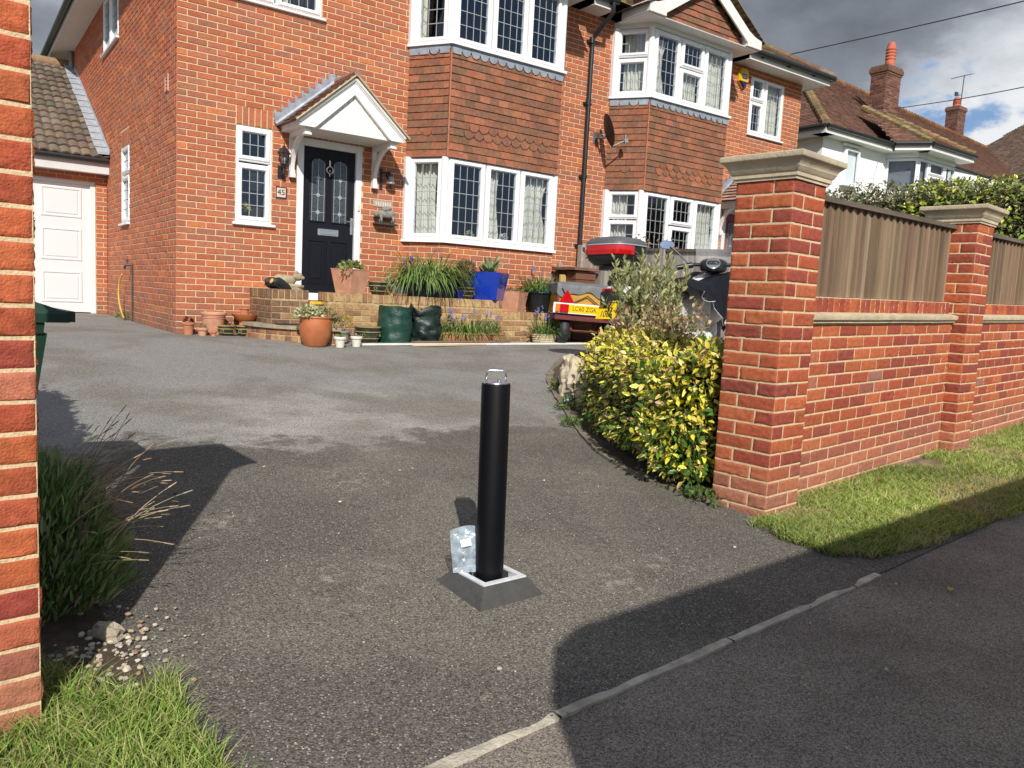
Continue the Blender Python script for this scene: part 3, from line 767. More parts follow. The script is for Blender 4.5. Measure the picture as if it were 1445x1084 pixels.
# ------------------------------------------------------------------ ground
def asphalt(name, drive):
    m = bpy.data.materials.new(name); m.use_nodes = True; nt = m.node_tree; L = nt.links.new
    b = nt.nodes['Principled BSDF']; b.inputs['Specular IOR Level'].default_value = .35
    tc = _n(nt, 'ShaderNodeTexCoord'); P = tc.outputs['Object']
    def noise_(s, d=6, r=.6):
        n = _n(nt, 'ShaderNodeTexNoise'); n.inputs['Scale'].default_value = s; n.inputs['Detail'].default_value = d; n.inputs['Roughness'].default_value = r
        L(P, n.inputs['Vector']); return n.outputs['Fac']
    def mr(v, a, b_, c=0., d=1., smooth=True):
        n = _n(nt, 'ShaderNodeMapRange'); n.interpolation_type = 'SMOOTHSTEP' if smooth else 'LINEAR'
        for i, q in ((1, a), (2, b_), (3, c), (4, d)): n.inputs[i].default_value = q
        L(v, n.inputs[0]); return n.outputs[0]
    def math_(op, a, b_=None, clamp=False):
        n = _n(nt, 'ShaderNodeMath', operation=op); n.use_clamp = clamp
        for i, q in ((0, a), (1, b_)):
            if q is None: continue
            if isinstance(q, (int, float)): n.inputs[i].default_value = q
            else: L(q, n.inputs[i])
        return n.outputs[0]
    def mix(f, a, b_, blend='MIX'):
        n = _n(nt, 'ShaderNodeMix', data_type='RGBA', blend_type=blend)
        if isinstance(f, (int, float)): n.inputs[0].default_value = f
        else: L(f, n.inputs[0])
        for i, q in ((6, a), (7, b_)):
            if isinstance(q, tuple): n.inputs[i].default_value = (*q, 1)
            else: L(q, n.inputs[i])
        return n.outputs[2]
    sx = _n(nt, 'ShaderNodeSeparateXYZ'); L(P, sx.inputs[0]); X, Y = sx.outputs[0], sx.outputs[1]
    n1 = noise_(.9, 7, .62); n2 = noise_(3.5, 7, .65); n3 = noise_(16, 5, .6)
    vo = _n(nt, 'ShaderNodeTexVoronoi'); vo.inputs['Scale'].default_value = 205 if drive else 230; L(P, vo.inputs['Vector'])
    v2 = _n(nt, 'ShaderNodeTexVoronoi'); v2.inputs['Scale'].default_value = 120; L(P, v2.inputs['Vector'])
    sc = _n(nt, 'ShaderNodeSeparateColor'); L(vo.outputs['Color'], sc.inputs[0])
    sc2 = _n(nt, 'ShaderNodeSeparateColor'); L(v2.outputs['Color'], sc2.inputs[0])
    if drive:
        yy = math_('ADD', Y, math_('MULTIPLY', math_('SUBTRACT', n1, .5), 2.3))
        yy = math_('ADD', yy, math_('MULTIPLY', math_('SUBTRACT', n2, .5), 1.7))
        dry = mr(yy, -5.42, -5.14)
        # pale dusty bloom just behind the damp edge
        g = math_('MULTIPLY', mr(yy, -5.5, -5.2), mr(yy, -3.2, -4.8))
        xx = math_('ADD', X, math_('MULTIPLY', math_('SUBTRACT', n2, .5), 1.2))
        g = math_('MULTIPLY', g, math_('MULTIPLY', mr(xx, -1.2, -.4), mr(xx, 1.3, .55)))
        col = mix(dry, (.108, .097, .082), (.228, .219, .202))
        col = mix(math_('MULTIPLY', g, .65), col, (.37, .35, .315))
        # bleached scatterings on the damp part
        sp = mr(noise_(1.7, 6, .7), .60, .72)
        col = mix(math_('MULTIPLY', sp, math_('MULTIPLY', mr(n3, .42, .6), .75)), col, (.33, .29, .23))
        col = mix(math_('MULTIPLY', mr(n1, .44, .62), .75), col, (.160, .142, .115))
    else:
        col = mix(mr(n1, .35, .65), (.145, .122, .10), (.25, .215, .175))
        col = mix(math_('MULTIPLY', mr(n2, .5, .75), .5), col, (.17, .13, .10))
    for (px_, py_, rr_) in ((-1.02, -7.28, .30), (.02, -7.72, .24), (.32, -7.66, .16), (-.42, -6.15, .35), (-1.3, -6.55, .25)) if drive else ():
        dx, dy = math_('SUBTRACT', X, px_), math_('SUBTRACT', Y, py_); q_ = math_('SQRT', math_('ADD', math_('MULTIPLY', dx, dx), math_('MULTIPLY', dy, dy)))
        q_ = math_('ADD', q_, math_('MULTIPLY', math_('SUBTRACT', n2, .5), .5))
        col = mix(math_('MULTIPLY', mr(q_, rr_, rr_ * .25), math_('MULTIPLY', mr(n3, .50, .66), .55)), col, (.32, .29, .24))
    col = mix(1., col, mr(sc.outputs[0], 0, 1, .42, 1.66, False), 'MULTIPLY')
    st = mr(sc2.outputs[1], .935 if drive else .975, .955 if drive else .985); near = mr(v2.outputs['Distance'], .42, .34)
    stn = math_('MULTIPLY', st, near)
    tone = mix(sc2.outputs[2], (.62, .55, .44), (.36, .30, .23))
    col = mix(math_('MULTIPLY', stn, .85), col, tone)
    s2 = math_('MULTIPLY', mr(sc.outputs[1], .93 if drive else .96, .96 if drive else .98), .6)
    col = mix(s2, col, (.36, .33, .27))
    L(col, b.inputs['Base Color']); L(mr(n2, .3, .7, .78, .95), b.inputs['Roughness'])
    bp = _n(nt, 'ShaderNodeBump'); bp.inputs['Strength'].default_value = .55 if drive else .4; bp.inputs['Distance'].default_value = .004
    h = math_('ADD', math_('MULTIPLY', vo.outputs['Distance'], -1.), math_('MULTIPLY', n3, .6))
    L(h, bp.inputs['Height']); L(bp.outputs[0], b.inputs['Normal'])
    return m
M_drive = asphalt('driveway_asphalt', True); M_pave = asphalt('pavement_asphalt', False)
ky = lambda x: -8.358 + .084 * (x + 1.25) - (.012 * (x - 1.2) if x > 1.2 else 0)      # the kerb line
def patch(name, x0, x1, ya, yb, nx, ny, m, dz=0., kind='structure', col=(1, 1, 1), amp=.004, ypow=1.):
    mb = MB()
    def fn(s, t):
        x = x0 + (x1 - x0) * s; t = t ** ypow; a = ya(x) if callable(ya) else ya; b_ = yb(x) if callable(yb) else yb
        y = a + (b_ - a) * t
        return (x, y, gz(x, y) + dz + amp * vnoise((x, y, 0), 1.7, 2.))
    mb.grid(nx, ny, fn, col)
    return tag(obj(name, mb, m, smooth=True), kind=kind)
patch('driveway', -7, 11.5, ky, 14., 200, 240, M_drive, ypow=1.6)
patch('pavement', -9, 16, -10.4, lambda x: ky(x) + .06, 200, 30, M_pave, dz=-.006)
gm = MB(); S_ = 400
gm.grid(40, 40, lambda s, t: ((s - .5) * 2 * S_, (t - .5) * 2 * S_, -.75 if abs((s - .5) * 2 * S_) < 30 and abs((t - .5) * 2 * S_) < 30 else -.75))
tag(obj('ground', gm, mat('far_ground', (.07, .10, .035), rough=.95, var=.3, vscale=.4)), kind='structure')
rd = MB(); rd.box(-40, 60, -16.5, -10.55, -.74, -.665); tag(obj('road', rd, M_pave), kind='structure')
kb = MB()
for k in range(-9, 16): kb.bbox(k * .915, k * .915 + .905, -10.55, -10.41, -.74, -.56, .01)
M_conc = mat('weathered_concrete', (.40, .345, .255), rough=.95, var=.25, vscale=18, bump=.5, bscale=90, dirt=.35, dirtcol=(.12, .10, .07))
tag(obj('kerb', kb, M_conc), kind='structure')
# edging strip between drive and pavement, in three lengths
eg = MB()
for a, b, k in ((-6.5, -3.2, 1), (-3.18, -.83, 0), (-.82, .02, 1), (.03, .93, 0), (.94, 1.17, 1)):
    n = max(3, int((b - a) / .05)); w = .05
    for i in range(n):
        xa, xb = a + (b - a) * i / n, a + (b - a) * (i + 1) / n
        j = lambda x, s: .006 * vnoise((x * 8, s, k), 1.) + .004 * vnoise((x * 30, s, 0), 1.)
        z = lambda x: gz(x, ky(x)) + .002 + .002 * vnoise((x * 6, 1, 2))
        q = [(xa, ky(xa) - .014 * (1 + .6 * vnoise((xa * 3, 9, k))) + j(xa, 1)), (xb, ky(xb) - .014 * (1 + .6 * vnoise((xb * 3, 9, k))) + j(xb, 1)), (xb, ky(xb) + .020 + j(xb, 5)), (xa, ky(xa) + .020 + j(xa, 5))]
        eg.add([(p[0], p[1], z(p[0])) for p in q] + [(p[0], p[1], z(p[0]) - .06) for p in q], [(0, 1, 2, 3), (4, 5, 1, 0), (6, 7, 3, 2)])
tag(obj('edging', eg, mat('worn_edging_stone', (.52, .47, .37), rough=.95, var=.3, vscale=14, bump=.6, bscale=90, dirt=.55, dirtcol=(.10, .085, .065))), kind='structure')

# ------------------------------------------------------------------ gate pillars, boundary wall, fence panels
WROT = .1117; WO = Vector((1.273, -7.464, 0)); ZB = -.488
M_cap = mat('cast_stone', (.54, .45, .31), rough=.9, var=.16, vscale=7, bump=.3, bscale=60, dirt=.5, dirtcol=(.25, .22, .15))
PW = .330
def pillar(name, label, loc, rough=True, pal_=None):
    pal_ = pal_ or WALL_PAL
    t = thing(name, label, 'pillar', loc, WROT)
    mb = MB(); z0 = -.15; z1 = 1.302 - ZB
    zo = 0
    fs = [lambda u, d, z: (-d, PW - u, z), lambda u, d, z: (u, -d, z), lambda u, d, z: (PW + d, u, z), lambda u, d, z: (PW - u, PW + d, z)]
    def base(u, z):
        a = max(0, .30 - z) / .3; return (.36, .20, .13, .55 * min(1, a * 1.4)) if a > 0 else None
    for f in fs: brick_field(mb, f, 0, PW, z0, z1, (), 1, pal_, .0042, rough=rough, base=base)
    obj('shaft', mb, [M_wbrick, M_mortar2], t, smooth=50 if rough else False)
    cp = MB(); c = PW / 2; prof = [(.178, 0), (.178, .012), (.186, .016), (.186, .034), (.193, .040), (.199, .052), (.204, .060), (.204, .066), (.212, .080), (.226, .094), (.235, .100), (.237, .104), (.237, .126), (.232, .130), (.03, .148), (0.001, .149)]
    rings = [[(c - h, c - h, z1 + z), (c + h, c - h, z1 + z), (c + h, c + h, z1 + z), (c - h, c + h, z1 + z)] for h, z in prof]
    cp.loft(rings); obj('cap', cp, M_cap, t, smooth=30)
    return t
wp = lambda x, y, z=0: tuple(WO + Matrix.Rotation(WROT, 3, 'Z') @ Vector((x, y, z)))
pillar('brick_pillar', 'tall red brick gate pillar with stone cap beside the yellow-leaved hedge', wp(0, 0, ZB))
pl = Vector((-2.04, -7.785, ZB)) + Matrix.Rotation(WROT, 3, 'Z') @ Vector((-PW, 0, 0))
pillar('brick_pillar', 'red brick gate pillar at the left edge of the photo, in front of the green bin', tuple(pl - Vector((0, 0, .0))), True, [(.46, .12, .05)] * 5 + [(.40, .092, .044)] * 4 + [(.30, .065, .042)] * 2 + [(.46, .16, .09)])
PX = 2.714
pillar('brick_pillar', 'smaller-looking brick pillar between the two timber fence panels', wp(PX, 0, ZB + .052))
def wall_panel(x0, x1, label, flabel):
    t = thing('boundary_wall', label, 'wall', wp(x0, 0, 0), WROT)
    sl = .0185; zo = ZB + .0185 * x0
    mb = MB(); w = x1 - x0; yf = .11
    def base(u, z):
        a = max(0, .42 - (z - ZB)) / .42
        if a > 0: return (.42, .22, .15, .6 * a)
        return (.5, .36, .28, random.uniform(.1, .28)) if random.random() < .025 else None
    fn = lambda u, d, z: (u, yf - d, z + zo - ZB + sl * u); fk = lambda u, d, z: (w - u, yf + .215 + d, z + zo - ZB + sl * (w - u))
    zt = ZB + 14 * .075
    brick_field(mb, fn, 0, w, ZB - .15, zt, (), 0, WALL_PAL, .0032, rough=True, base=base, zoff=ZB)
    brick_field(mb, fk, 0, w, ZB - .15, zt, (), 0, WALL_PAL, .007, base=base, zoff=ZB)
    fs_ = lambda u, d, z: (u, .14 - d, z + zo - ZB + sl * u)
    soldier(mb, fs_, .004, w - .004, .622, .712, WALL_PAL, .006, .073, True)
    mb.m = 1; mb.add([fs_(0, 0, zt), fs_(w, 0, zt), fs_(w, 0, .716), fs_(0, 0, .716)], [(0, 1, 2, 3)])
    mb.add([fs_(0, 0, .716), fs_(w, 0, .716), (w, .32, .716 + zo - ZB + sl * w), (0, .32, .716 + zo - ZB)], [(0, 1, 2, 3)]); mb.m = 0
    obj('brickwork', mb, [M_wbrick, M_mortar2], t, smooth=50)
    lg = MB(); prof = [(.10, zt + .004), (.086, zt + .004), (.083, zt + .02), (.07, zt + .024), (.066, zt + .036), (.066, zt + .052), (.12, zt + .066), (.14, zt + .067)]
    n = 14
    rr = []
    for i in range(n + 1):
        u = .003 + (w - .006) * i / n; dz = zo - ZB + sl * u
        rr.append([(u, y, z + dz + .0015 * vnoise((u * 9, y * 30, 0))) for y, z in prof])
    for r0, r1 in zip(rr, rr[1:]): lg.loft([r0, r1], cap=False)
    obj('ledge', lg, mat('ledge_stone', (.56, .47, .31), rough=.9, var=.16, vscale=12, bump=.4, bscale=70, dirt=.4, dirtcol=(.2, .16, .1)), t, smooth=30)
    f = thing('fence_panel', flabel, 'fence', wp(x0, .16, 0), WROT)
    fb = MB(); nb = round(w / .098); bw = w / nb
    for i in range(nb):
        a = i * bw; b = a + bw * 1.18; c = jit(random.choice([(.27, .19, .125), (.24, .168, .11), (.30, .215, .145), (.215, .15, .10)]), .08)
        zb_ = .72 + zo - ZB + sl * a; zt_ = 1.262 + zo - ZB + sl * a + random.uniform(-.004, .004)
        lean = random.uniform(-.003, .003)
        fb.add([(a, .0, zb_), (b, .024, zb_), (b + lean, .024, zt_), (a + lean, .0, zt_), (a, .02, zb_), (b, .030, zb_), (b + lean, .030, zt_), (a + lean, .02, zt_)],
               [(0, 1, 2, 3), (5, 4, 7, 6), (4, 0, 3, 7), (1, 5, 6, 2), (3, 2, 6, 7)], c)
    obj('boards', fb, mat('weathered_fence_wood', attr=True, rough=.9, var=.3, vscale=14, bump=.5, bscale=30, stretch=(1, 1, .07), spec=.15), f)
    rl = MB(); z = 1.262 + zo - ZB
    rl.add([(0, -.02, z), (w, -.02, z + sl * w), (w, .05, z + sl * w), (0, .05, z), (0, -.02, z + .03), (w, -.02, z + .03 + sl * w), (w, .05, z + .034 + sl * w), (0, .05, z + .034)],
           [(0, 1, 5, 4), (4, 5, 6, 7), (3, 2, 1, 0), (1, 2, 6, 5), (0, 4, 7, 3), (2, 3, 7, 6)])
    obj('top_rail', rl, mat('dark_rail_wood', (.13, .10, .075), rough=.9, var=.3, vscale=10, bump=.4, bscale=40, stretch=(.15, 1, 1)), f)
    rails = MB()
    for zz in (.8, 1.15): rails.box(.0, w, .026, .07, zz + zo - ZB, zz + .06 + zo - ZB)
    obj('cross_rail', rails, mat('dark_rail_wood'), f)
wall_panel(PW, PX, 'red brick wall with stone ledge between the two capped pillars', 'brown featheredge fence panel between the two capped pillars')
wall_panel(PX + PW, 5.6, 'red brick wall running off the right edge of the photo', 'brown featheredge fence panel cut off by the right edge of the photo')

# ------------------------------------------------------------------ bollard
bx, by = -.535, -7.535; gb = gz(bx, by)
BM = T((bx, by, gb))
bol = thing('bollard', 'black telescopic security bollard standing in a galvanised frame on a sloping concrete plinth', 'bollard', (bx, by, gb), R_(3))
ct = .058
bt = MB(Matrix.Rotation(R_(-.9), 4, 'Y')); bt.lathe([(.0555, -.05), (.0555, .04), (.0555, ct + .01), (.0545, ct + .03), (.0545, .787), (.0525, .794), (.049, .795)], seg=40)
obj('post', bt, mat('satin_black_paint', (.0035, .0035, .0048), rough=.45, var=.1, vscale=20, spec=.24), bol, smooth=40)
tp = MB(Matrix.Rotation(R_(-.9), 4, 'Y')); tp.lathe([(.0485, 0.787), (.0485, 0.798), (.047, 0.800), (.02, 0.800), (.001, 0.800)], seg=32); tp.lathe([(.009, 0.800), (.009, 0.805), (.001, 0.805)], c=(.018, .004, 0), seg=12)
M_steel = mat('polished_steel', (.72, .73, .74), rough=.22, metal=1., var=.05)
obj('cap', tp, M_steel, bol, smooth=40)
hn = MB(Matrix.Rotation(R_(-.9), 4, 'Y') @ Matrix.Rotation(R_(-32), 4, 'Z'))
hp = [(-.036, 0, 0.797), (-.036, 0, 0.828)] + [(-.036 + .014 * (1 - math.cos(t)), 0, 0.828 + .014 * math.sin(t)) for t in (.4, .8, 1.2, 1.57)] + [(.022 + .014 * math.sin(t), 0, 0.828 + .014 * math.cos(t)) for t in (0, .4, .8, 1.2, 1.57)] + [(.036, 0, 0.797)]
hn.tube(hp, .0042, 10); obj('handle', hn, M_steel, bol, smooth=True)
fq = MB(); o, i = .101, .079
for (a, b, c, d) in ((-o, o, -o, -i), (-o, o, i, o), (-o, -i, -i, i), (i, o, -i, i)): fq.box(a, b, c, d, ct - .004, ct + .002)
for (a, b, c, d) in ((-i, i, -i - .004, -i), (-i, i, i, i + .004), (-i - .004, -i, -i, i), (i, i + .004, -i, i)): fq.box(a, b, c, d, ct - .12, ct - .004)
obj('frame', fq, mat('galvanised_steel', (.82, .84, .86), rough=.5, metal=.25, var=.14, vscale=25), bol)
pit = MB(); pit.box(-i + .001, i - .001, -i + .001, i - .001, -.1, -.005); obj('socket', pit, mat('wet_pit', (.006, .006, .006), rough=.2), bol)
pn = MB(); a, b = .152, .104
def pr(h, z, n=8): 
    pts = []
    for s in range(4):
        c0 = [(-1, -1), (1, -1), (1, 1), (-1, 1)][s]; c1 = [(1, -1), (1, 1), (-1, 1), (-1, -1)][s]
        for k in range(n):
            x = (c0[0] + (c1[0] - c0[0]) * k / n) * h; y = (c0[1] + (c1[1] - c0[1]) * k / n) * h
            w = 1 + (.012 * vnoise((x * 20, y * 20, z * 50)) if z < ct - .01 else 0)
            pts.append((x * w, y * w, z - (.0737 * 0)))
    return pts
pn.loft([[(x * 1.0, y, z + .0737 * y) for x, y, z in pr(a, -.012)], [(x, y, z + .0737 * y * .6) for x, y, z in pr(a - .005, .003)], pr(b + .004, ct - .008), pr(b, ct - .005), pr(i, ct - .005), pr(i, -.05)], cap=False)
obj('plinth', pn, mat('dark_concrete', (.062, .060, .058), rough=.9, var=.14, vscale=30, bump=.3, bscale=120), bol, smooth=35)

# ------------------------------------------------------------------ plastic bag leaning on the bollard
pb = thing('plastic_bag', 'clear plastic parts bag with a white label leaning against the foot of the bollard', 'bag', (bx - .088, by + .040, gb + ct + .003), R_(-36))
M_bag = bpy.data.materials.new('clear_polythene'); M_bag.use_nodes = True
_nt = M_bag.node_tree; _b = _nt.nodes['Principled BSDF']; _b.inputs['Base Color'].default_value = (.46, .56, .64, 1); _b.inputs['Roughness'].default_value = .18
_b.inputs['Specular IOR Level'].default_value = .9
_tc = _n(_nt, 'ShaderNodeTexCoord'); _z = _n(_nt, 'ShaderNodeTexNoise'); _z.inputs['Scale'].default_value = 26; _z.inputs['Detail'].default_value = 4; _nt.links.new(_tc.outputs['Object'], _z.inputs['Vector'])
_m = _n(_nt, 'ShaderNodeMapRange'); _m.inputs[1].default_value = .38; _m.inputs[2].default_value = .62; _m.inputs[3].default_value = .22; _m.inputs[4].default_value = .7
_nt.links.new(_z.outputs['Fac'], _m.inputs[0]); _nt.links.new(_m.outputs[0], _b.inputs['Alpha'])
_bp = _n(_nt, 'ShaderNodeBump'); _bp.inputs['Strength'].default_value = .9; _bp.inputs['Distance'].default_value = .01; _nt.links.new(_z.outputs['Fac'], _bp.inputs['Height']); _nt.links.new(_bp.outputs[0], _b.inputs['Normal'])
bg = MB(Matrix.Rotation(R_(-9), 4, 'X') @ Matrix.Rotation(R_(-6), 4, 'Y'))
for sgn in (-1, 1):
    def fn(s, t, sgn=sgn):
        w = .088 * (1 + .12 * t); x = (s - .5) * w; z = .178 * t * (1 - .14 * abs(s - .75) ** 1.5)
        bul = sgn * .012 * math.sin(PI * s) * math.sin(PI * min(1, t * 1.15)) ** .7
        return (x, bul + .006 * vnoise((x * 40, z * 40, sgn)), z)
    bg.grid(14, 18, fn)
obj('pouch', bg, M_bag, pb, smooth=True)
tg = MB(bg.M); tg.add([(-.006, -.021, .098), (.034, -.020, .104), (.031, -.020, .132), (-.010, -.021, .126)], [(0, 1, 2, 3)])
for k in range(4): tg.box(.002, .012, -.0228, -.0218, .104 + k * .006, .107 + k * .006, (.7, .2, .2))
obj('label', tg, mat('white_paper', (.82, .8, .8), rough=.7, var=.03), pb)
st = MB(bg.M)
for k in range(9):
    st.tube([(-.012 + random.uniform(-.02, .02), 0, .03 + random.uniform(0, .05)), (-.012 + random.uniform(-.02, .02), .002, .03 + random.uniform(0, .05))], .0035, 5)
obj('fixings', st, mat('dark_fixings', (.08, .08, .09), rough=.4, metal=.6), pb)
# ------------------------------------------------------------------ doorstep, pier, planter wall
M_oldbrick = mat('old_brown_brick', attr=True, rough=.9, var=.3, vscale=22, bump=.5, bscale=70, dirt=.35, dirtcol=(.12, .09, .05), spec=.15)
M_slab = mat('riven_slab', (.33, .28, .19), rough=.95, var=.25, vscale=9, bump=.5, bscale=45, dirt=.3)
stp = thing('doorstep', 'curved brick doorstep with a stone slab tread below the black front door', 'step', (1.5, -.3, 0))
m = MB(); N_ = 16
arc = [(-.78 * math.cos(PI / 2 * k / N_), -1.05 * math.sin(PI / 2 * k / N_)) for k in range(N_ + 1)]
for k in range(N_):
    p, q = arc[k], arc[k + 1]; M = face((*p, 0), (*q, 0)); L_ = math.hypot(q[0] - p[0], q[1] - p[1]); fn = lambda u, d, z, M=M: tuple(M @ Vector((u, -d, z)))
    m.m = 1; m.add([fn(0, 0, -.15), fn(L_, 0, -.15), fn(L_, 0, .135), fn(0, 0, .135)], [(0, 1, 2, 3)]); m.m = 0
    for r in range(-1, 2): brick_one(m, fn, .004 if (k + r) % 2 == 0 else 0, L_ - (0 if (k + r) % 2 == 0 else .004), r * .075 - .01, r * .075 + .055, .006, OLD_PAL)
obj('riser', m, [M_oldbrick, M_oldmortar], stp)
s = MB(); s.prism([(p[0] * 1.045 - .0, p[1] * 1.04) for p in arc] + [(0, 0)], .137, .178, 'z'); obj('tread', s, M_slab, stp)
l = MB(); fn = lambda u, d, z: (-.19 + u, -.50 - d, z); brick_field(l, fn, 0, .24, -.05, .365, (), 0, OLD_PAL); obj('upper_riser', l, [M_oldbrick, M_oldmortar], stp)
s = MB(); s.bbox(-.187, .85, -.54, .26, .367, .41, .006); obj('landing', s, M_slab, stp)
PIER_PAL = [(.26, .15, .085)] * 3 + [(.20, .12, .075)] * 3 + [(.30, .19, .11)] + [(.15, .095, .065)]
PLANT_PAL = [(.40, .25, .125)] * 4 + [(.34, .19, .10)] * 3 + [(.46, .31, .16)] * 3 + [(.27, .15, .09)]
def brick_block(name, label, cat, x0, x1, y0, y1, z1, cap=True):
    OP = PIER_PAL if cat == 'pier' else PLANT_PAL
    t = thing(name, label, cat, ((x0 + x1) / 2, (y0 + y1) / 2, 0)); m = MB(); w, dpt = x1 - x0, y1 - y0; a, b = -w / 2, -dpt / 2
    fs = [(lambda u, d, z: (a + u, b - d, z), w), (lambda u, d, z: (-a + d, b + u, z), dpt), (lambda u, d, z: (a - d, -b - u, z), dpt)]
    for i, (f, L_) in enumerate(fs):
        zt = z1 - .112 if cap else z1
        brick_field(m, f, 0, L_, -.12, zt, (), (i + int(x0 * 7)) % 2, OP, zoff=zt % .075 - .01)
        if cap:
            soldier(m, f, 0, L_, zt + .005, z1, OP, .008, .075); m.m = 1; m.add([f(0, 0, zt), f(L_, 0, zt), f(L_, 0, z1 - .003), f(0, 0, z1 - .003)], [(0, 1, 2, 3)]); m.m = 0
    m.m = 1; m.add([(a, b, z1 - .003), (-a, b, z1 - .003), (-a, -b, z1 - .003), (a, -b, z1 - .003)], [(0, 1, 2, 3)]); m.m = 0
    if cap:
        n = round(w / .075)
        for k in range(n): m.box(a + w * k / n + .004, a + w * (k + 1) / n - .004, b, b + .215, z1 - .01, z1 + random.uniform(-.001, .002), jit(random.choice(OP)))
    obj('brickwork', m, [M_oldbrick, M_oldmortar], t); return t
brick_block('brick_pier', 'short old brick pier carrying the stone cat, left of the front door', 'pier', .87, 1.31, -.83, -.02, .592)
brick_block('planter_wall', 'long low yellowed brick planter wall under the bay window, lined with pots', 'wall', 1.55, 4.14, -.86, -.50 - .04, .58)
brick_block('planter_wall', 'lower stepped end of the brick planter wall beside the trailer', 'wall', 4.15, 5.42, -.86, -.48, .43)

# ------------------------------------------------------------------ plants
def strap_plant(c, n, L0, L1, w, spread, cols, droop=1., ell=(1, 1), upb=.35):
    """arching strap leaves from points round c"""
    V = []; F = []; C = []
    for i in range(n):
        a = random.uniform(0, 2 * PI); r = math.sqrt(random.random())
        p = Vector((c[0] + ell[0] * r * math.cos(a), c[1] + ell[1] * r * math.sin(a), c[2]))
        az = a + random.uniform(-.9, .9); L_ = random.uniform(L0, L1); el = random.uniform(upb, 1.45)
        d = Vector((math.cos(az) * math.cos(el), math.sin(az) * math.cos(el), math.sin(el))); side = Vector((-math.sin(az), math.cos(az), 0))
        col = np.array(random.choice(cols)) * random.uniform(.75, 1.25); k = 6; o = len(V); ww = w * random.uniform(.7, 1.2)
        for j in range(k + 1):
            t = j / k; wd = ww * (1 - t) ** .6 * (.7 + .6 * t if t < .4 else 1) if j < k else ww * .08
            V += [p - side * wd / 2, p + side * wd / 2]; C += [col * (.8 + .3 * t)] * 2
            p = p + d * (L_ / k); d = (d + Vector((0, 0, -droop * .34 * (.4 + t)))).normalized(); d = (d + Vector((d.x, d.y, 0)) * (.12 * spread)).normalized()
        F += [(o + 2 * j, o + 2 * j + 1, o + 2 * j + 3, o + 2 * j + 2) for j in range(k)]
    return np.array([tuple(v) for v in V]), np.array(F), np.array(C)
def leaves(P, D, U, Ln, Wd, C, curl=.25):
    """leaf meshes: base P, direction D, up-normal U (n,3), length, width, colour"""
    n = len(P); S_ = np.cross(D, U); S_ /= np.linalg.norm(S_, axis=1)[:, None] + 1e-9; U = np.cross(S_, D)
    Ln = Ln[:, None]; Wd = Wd[:, None]
    q = [P, P + D * Ln * .38 - S_ * Wd * .5 + U * Wd * .18, P + D * Ln * .45 - U * Ln * .02, P + D * Ln * .38 + S_ * Wd * .5 + U * Wd * .18,
         P + D * Ln * .76 - S_ * Wd * .34 - U * Ln * curl * .25 + U * Wd * .1, P + D * Ln * .76 + S_ * Wd * .34 - U * Ln * curl * .25 + U * Wd * .1, P + D * Ln - U * Ln * curl * .6]
    V = np.stack(q, 1).reshape(-1, 3); b = (np.arange(n) * 7)[:, None]
    F = np.concatenate([b + np.array([0, 2, 1, 1])[None]*0 + np.array([[0, 2, 4, 1]]), b + np.array([[0, 3, 5, 2]]), b + np.array([[2, 5, 6, 4]])])
    return V, F, np.repeat(C, 7, 0)
def rdir(n, zmin=-1., zmax=1.):
    z = rng.uniform(zmin, zmax, n); a = rng.uniform(0, 2 * PI, n); r = np.sqrt(1 - z * z)
    return np.stack([r * np.cos(a), r * np.sin(a), z], 1)
def pal(n, cols, var=.2):
    c = np.array(cols)[rng.integers(0, len(cols), n)]; return c * rng.uniform(1 - var, 1 + var, (n, 1))
def leaf_ball(c, r, n, L0, L1, ratio, cols, shell=.55, zmin=-.4, ell=(1, 1, 1), var=.25, up=.4):
    d = rdir(n, zmin); rad = rng.uniform(shell, 1, n) ** .6; P = np.array(c) + d * rad[:, None] * r * np.array(ell)
    D = d + rdir(n) * .9 + np.array([0, 0, up]); D /= np.linalg.norm(D, axis=1)[:, None]; U = d * .6 + rdir(n) * .8 + np.array([0, 0, .5]); 
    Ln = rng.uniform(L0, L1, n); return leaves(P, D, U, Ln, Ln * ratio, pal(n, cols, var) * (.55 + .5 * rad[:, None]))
def merge(parts):
    V = []; F = []; C = []; o = 0
    for v, f, c in parts: V.append(v); F.append(f + o); C.append(c); o += len(v)
    return np.concatenate(V), np.concatenate(F), np.concatenate(C)
M_leaf = mat('leaf', attr=True, rough=.5, var=.12, vscale=25, spec=.4, sub=.28)
M_gloss = mat('glossy_leaf', attr=True, rough=.28, var=.12, vscale=30, spec=.55, sub=.2)
M_dry = mat('dry_stem', attr=True, rough=.9, var=.2, vscale=20, spec=.1)
M_petal = mat('petal', attr=True, rough=.6, var=.1, sub=.3)
M_soil = mat('potting_soil', (.055, .038, .025), rough=1, var=.4, vscale=30, bump=.6, bscale=60)
def stems(paths, r, col, mb=None):
    mb = mb or MB()
    for p in paths: mb.tube(p, [r * (1 - .6 * i / (len(p) - 1)) for i in range(len(p))], 5, jit(col, .2))
    return mb
def bluebells(t, c, n, ell, h0, h1):
    for _ in range(n):
        pm = MB()
        x, y = c[0] + random.uniform(-1, 1) * ell[0], c[1] + random.uniform(-1, 1) * ell[1]; h = random.uniform(h0, h1); lx, ly = random.uniform(-.06, .06), random.uniform(-.06, .06)
        pm.tube([(x, y, c[2]), (x + lx * .4, y + ly * .4, c[2] + h * .6), (x + lx, y + ly, c[2] + h)], [.004, .003, .002], 4, (.12, .2, .06))
        for k in range(7):
            q = random.uniform(.72, 1.02); a = random.uniform(0, 6.3)
            pm.ball((x + lx * q + .010 * math.cos(a), y + ly * q + .010 * math.sin(a), c[2] + h * q), (.009, .009, .012), 5, 4, jit((.26, .24, .62), .2))
        obj('flower', pm, M_petal, t)

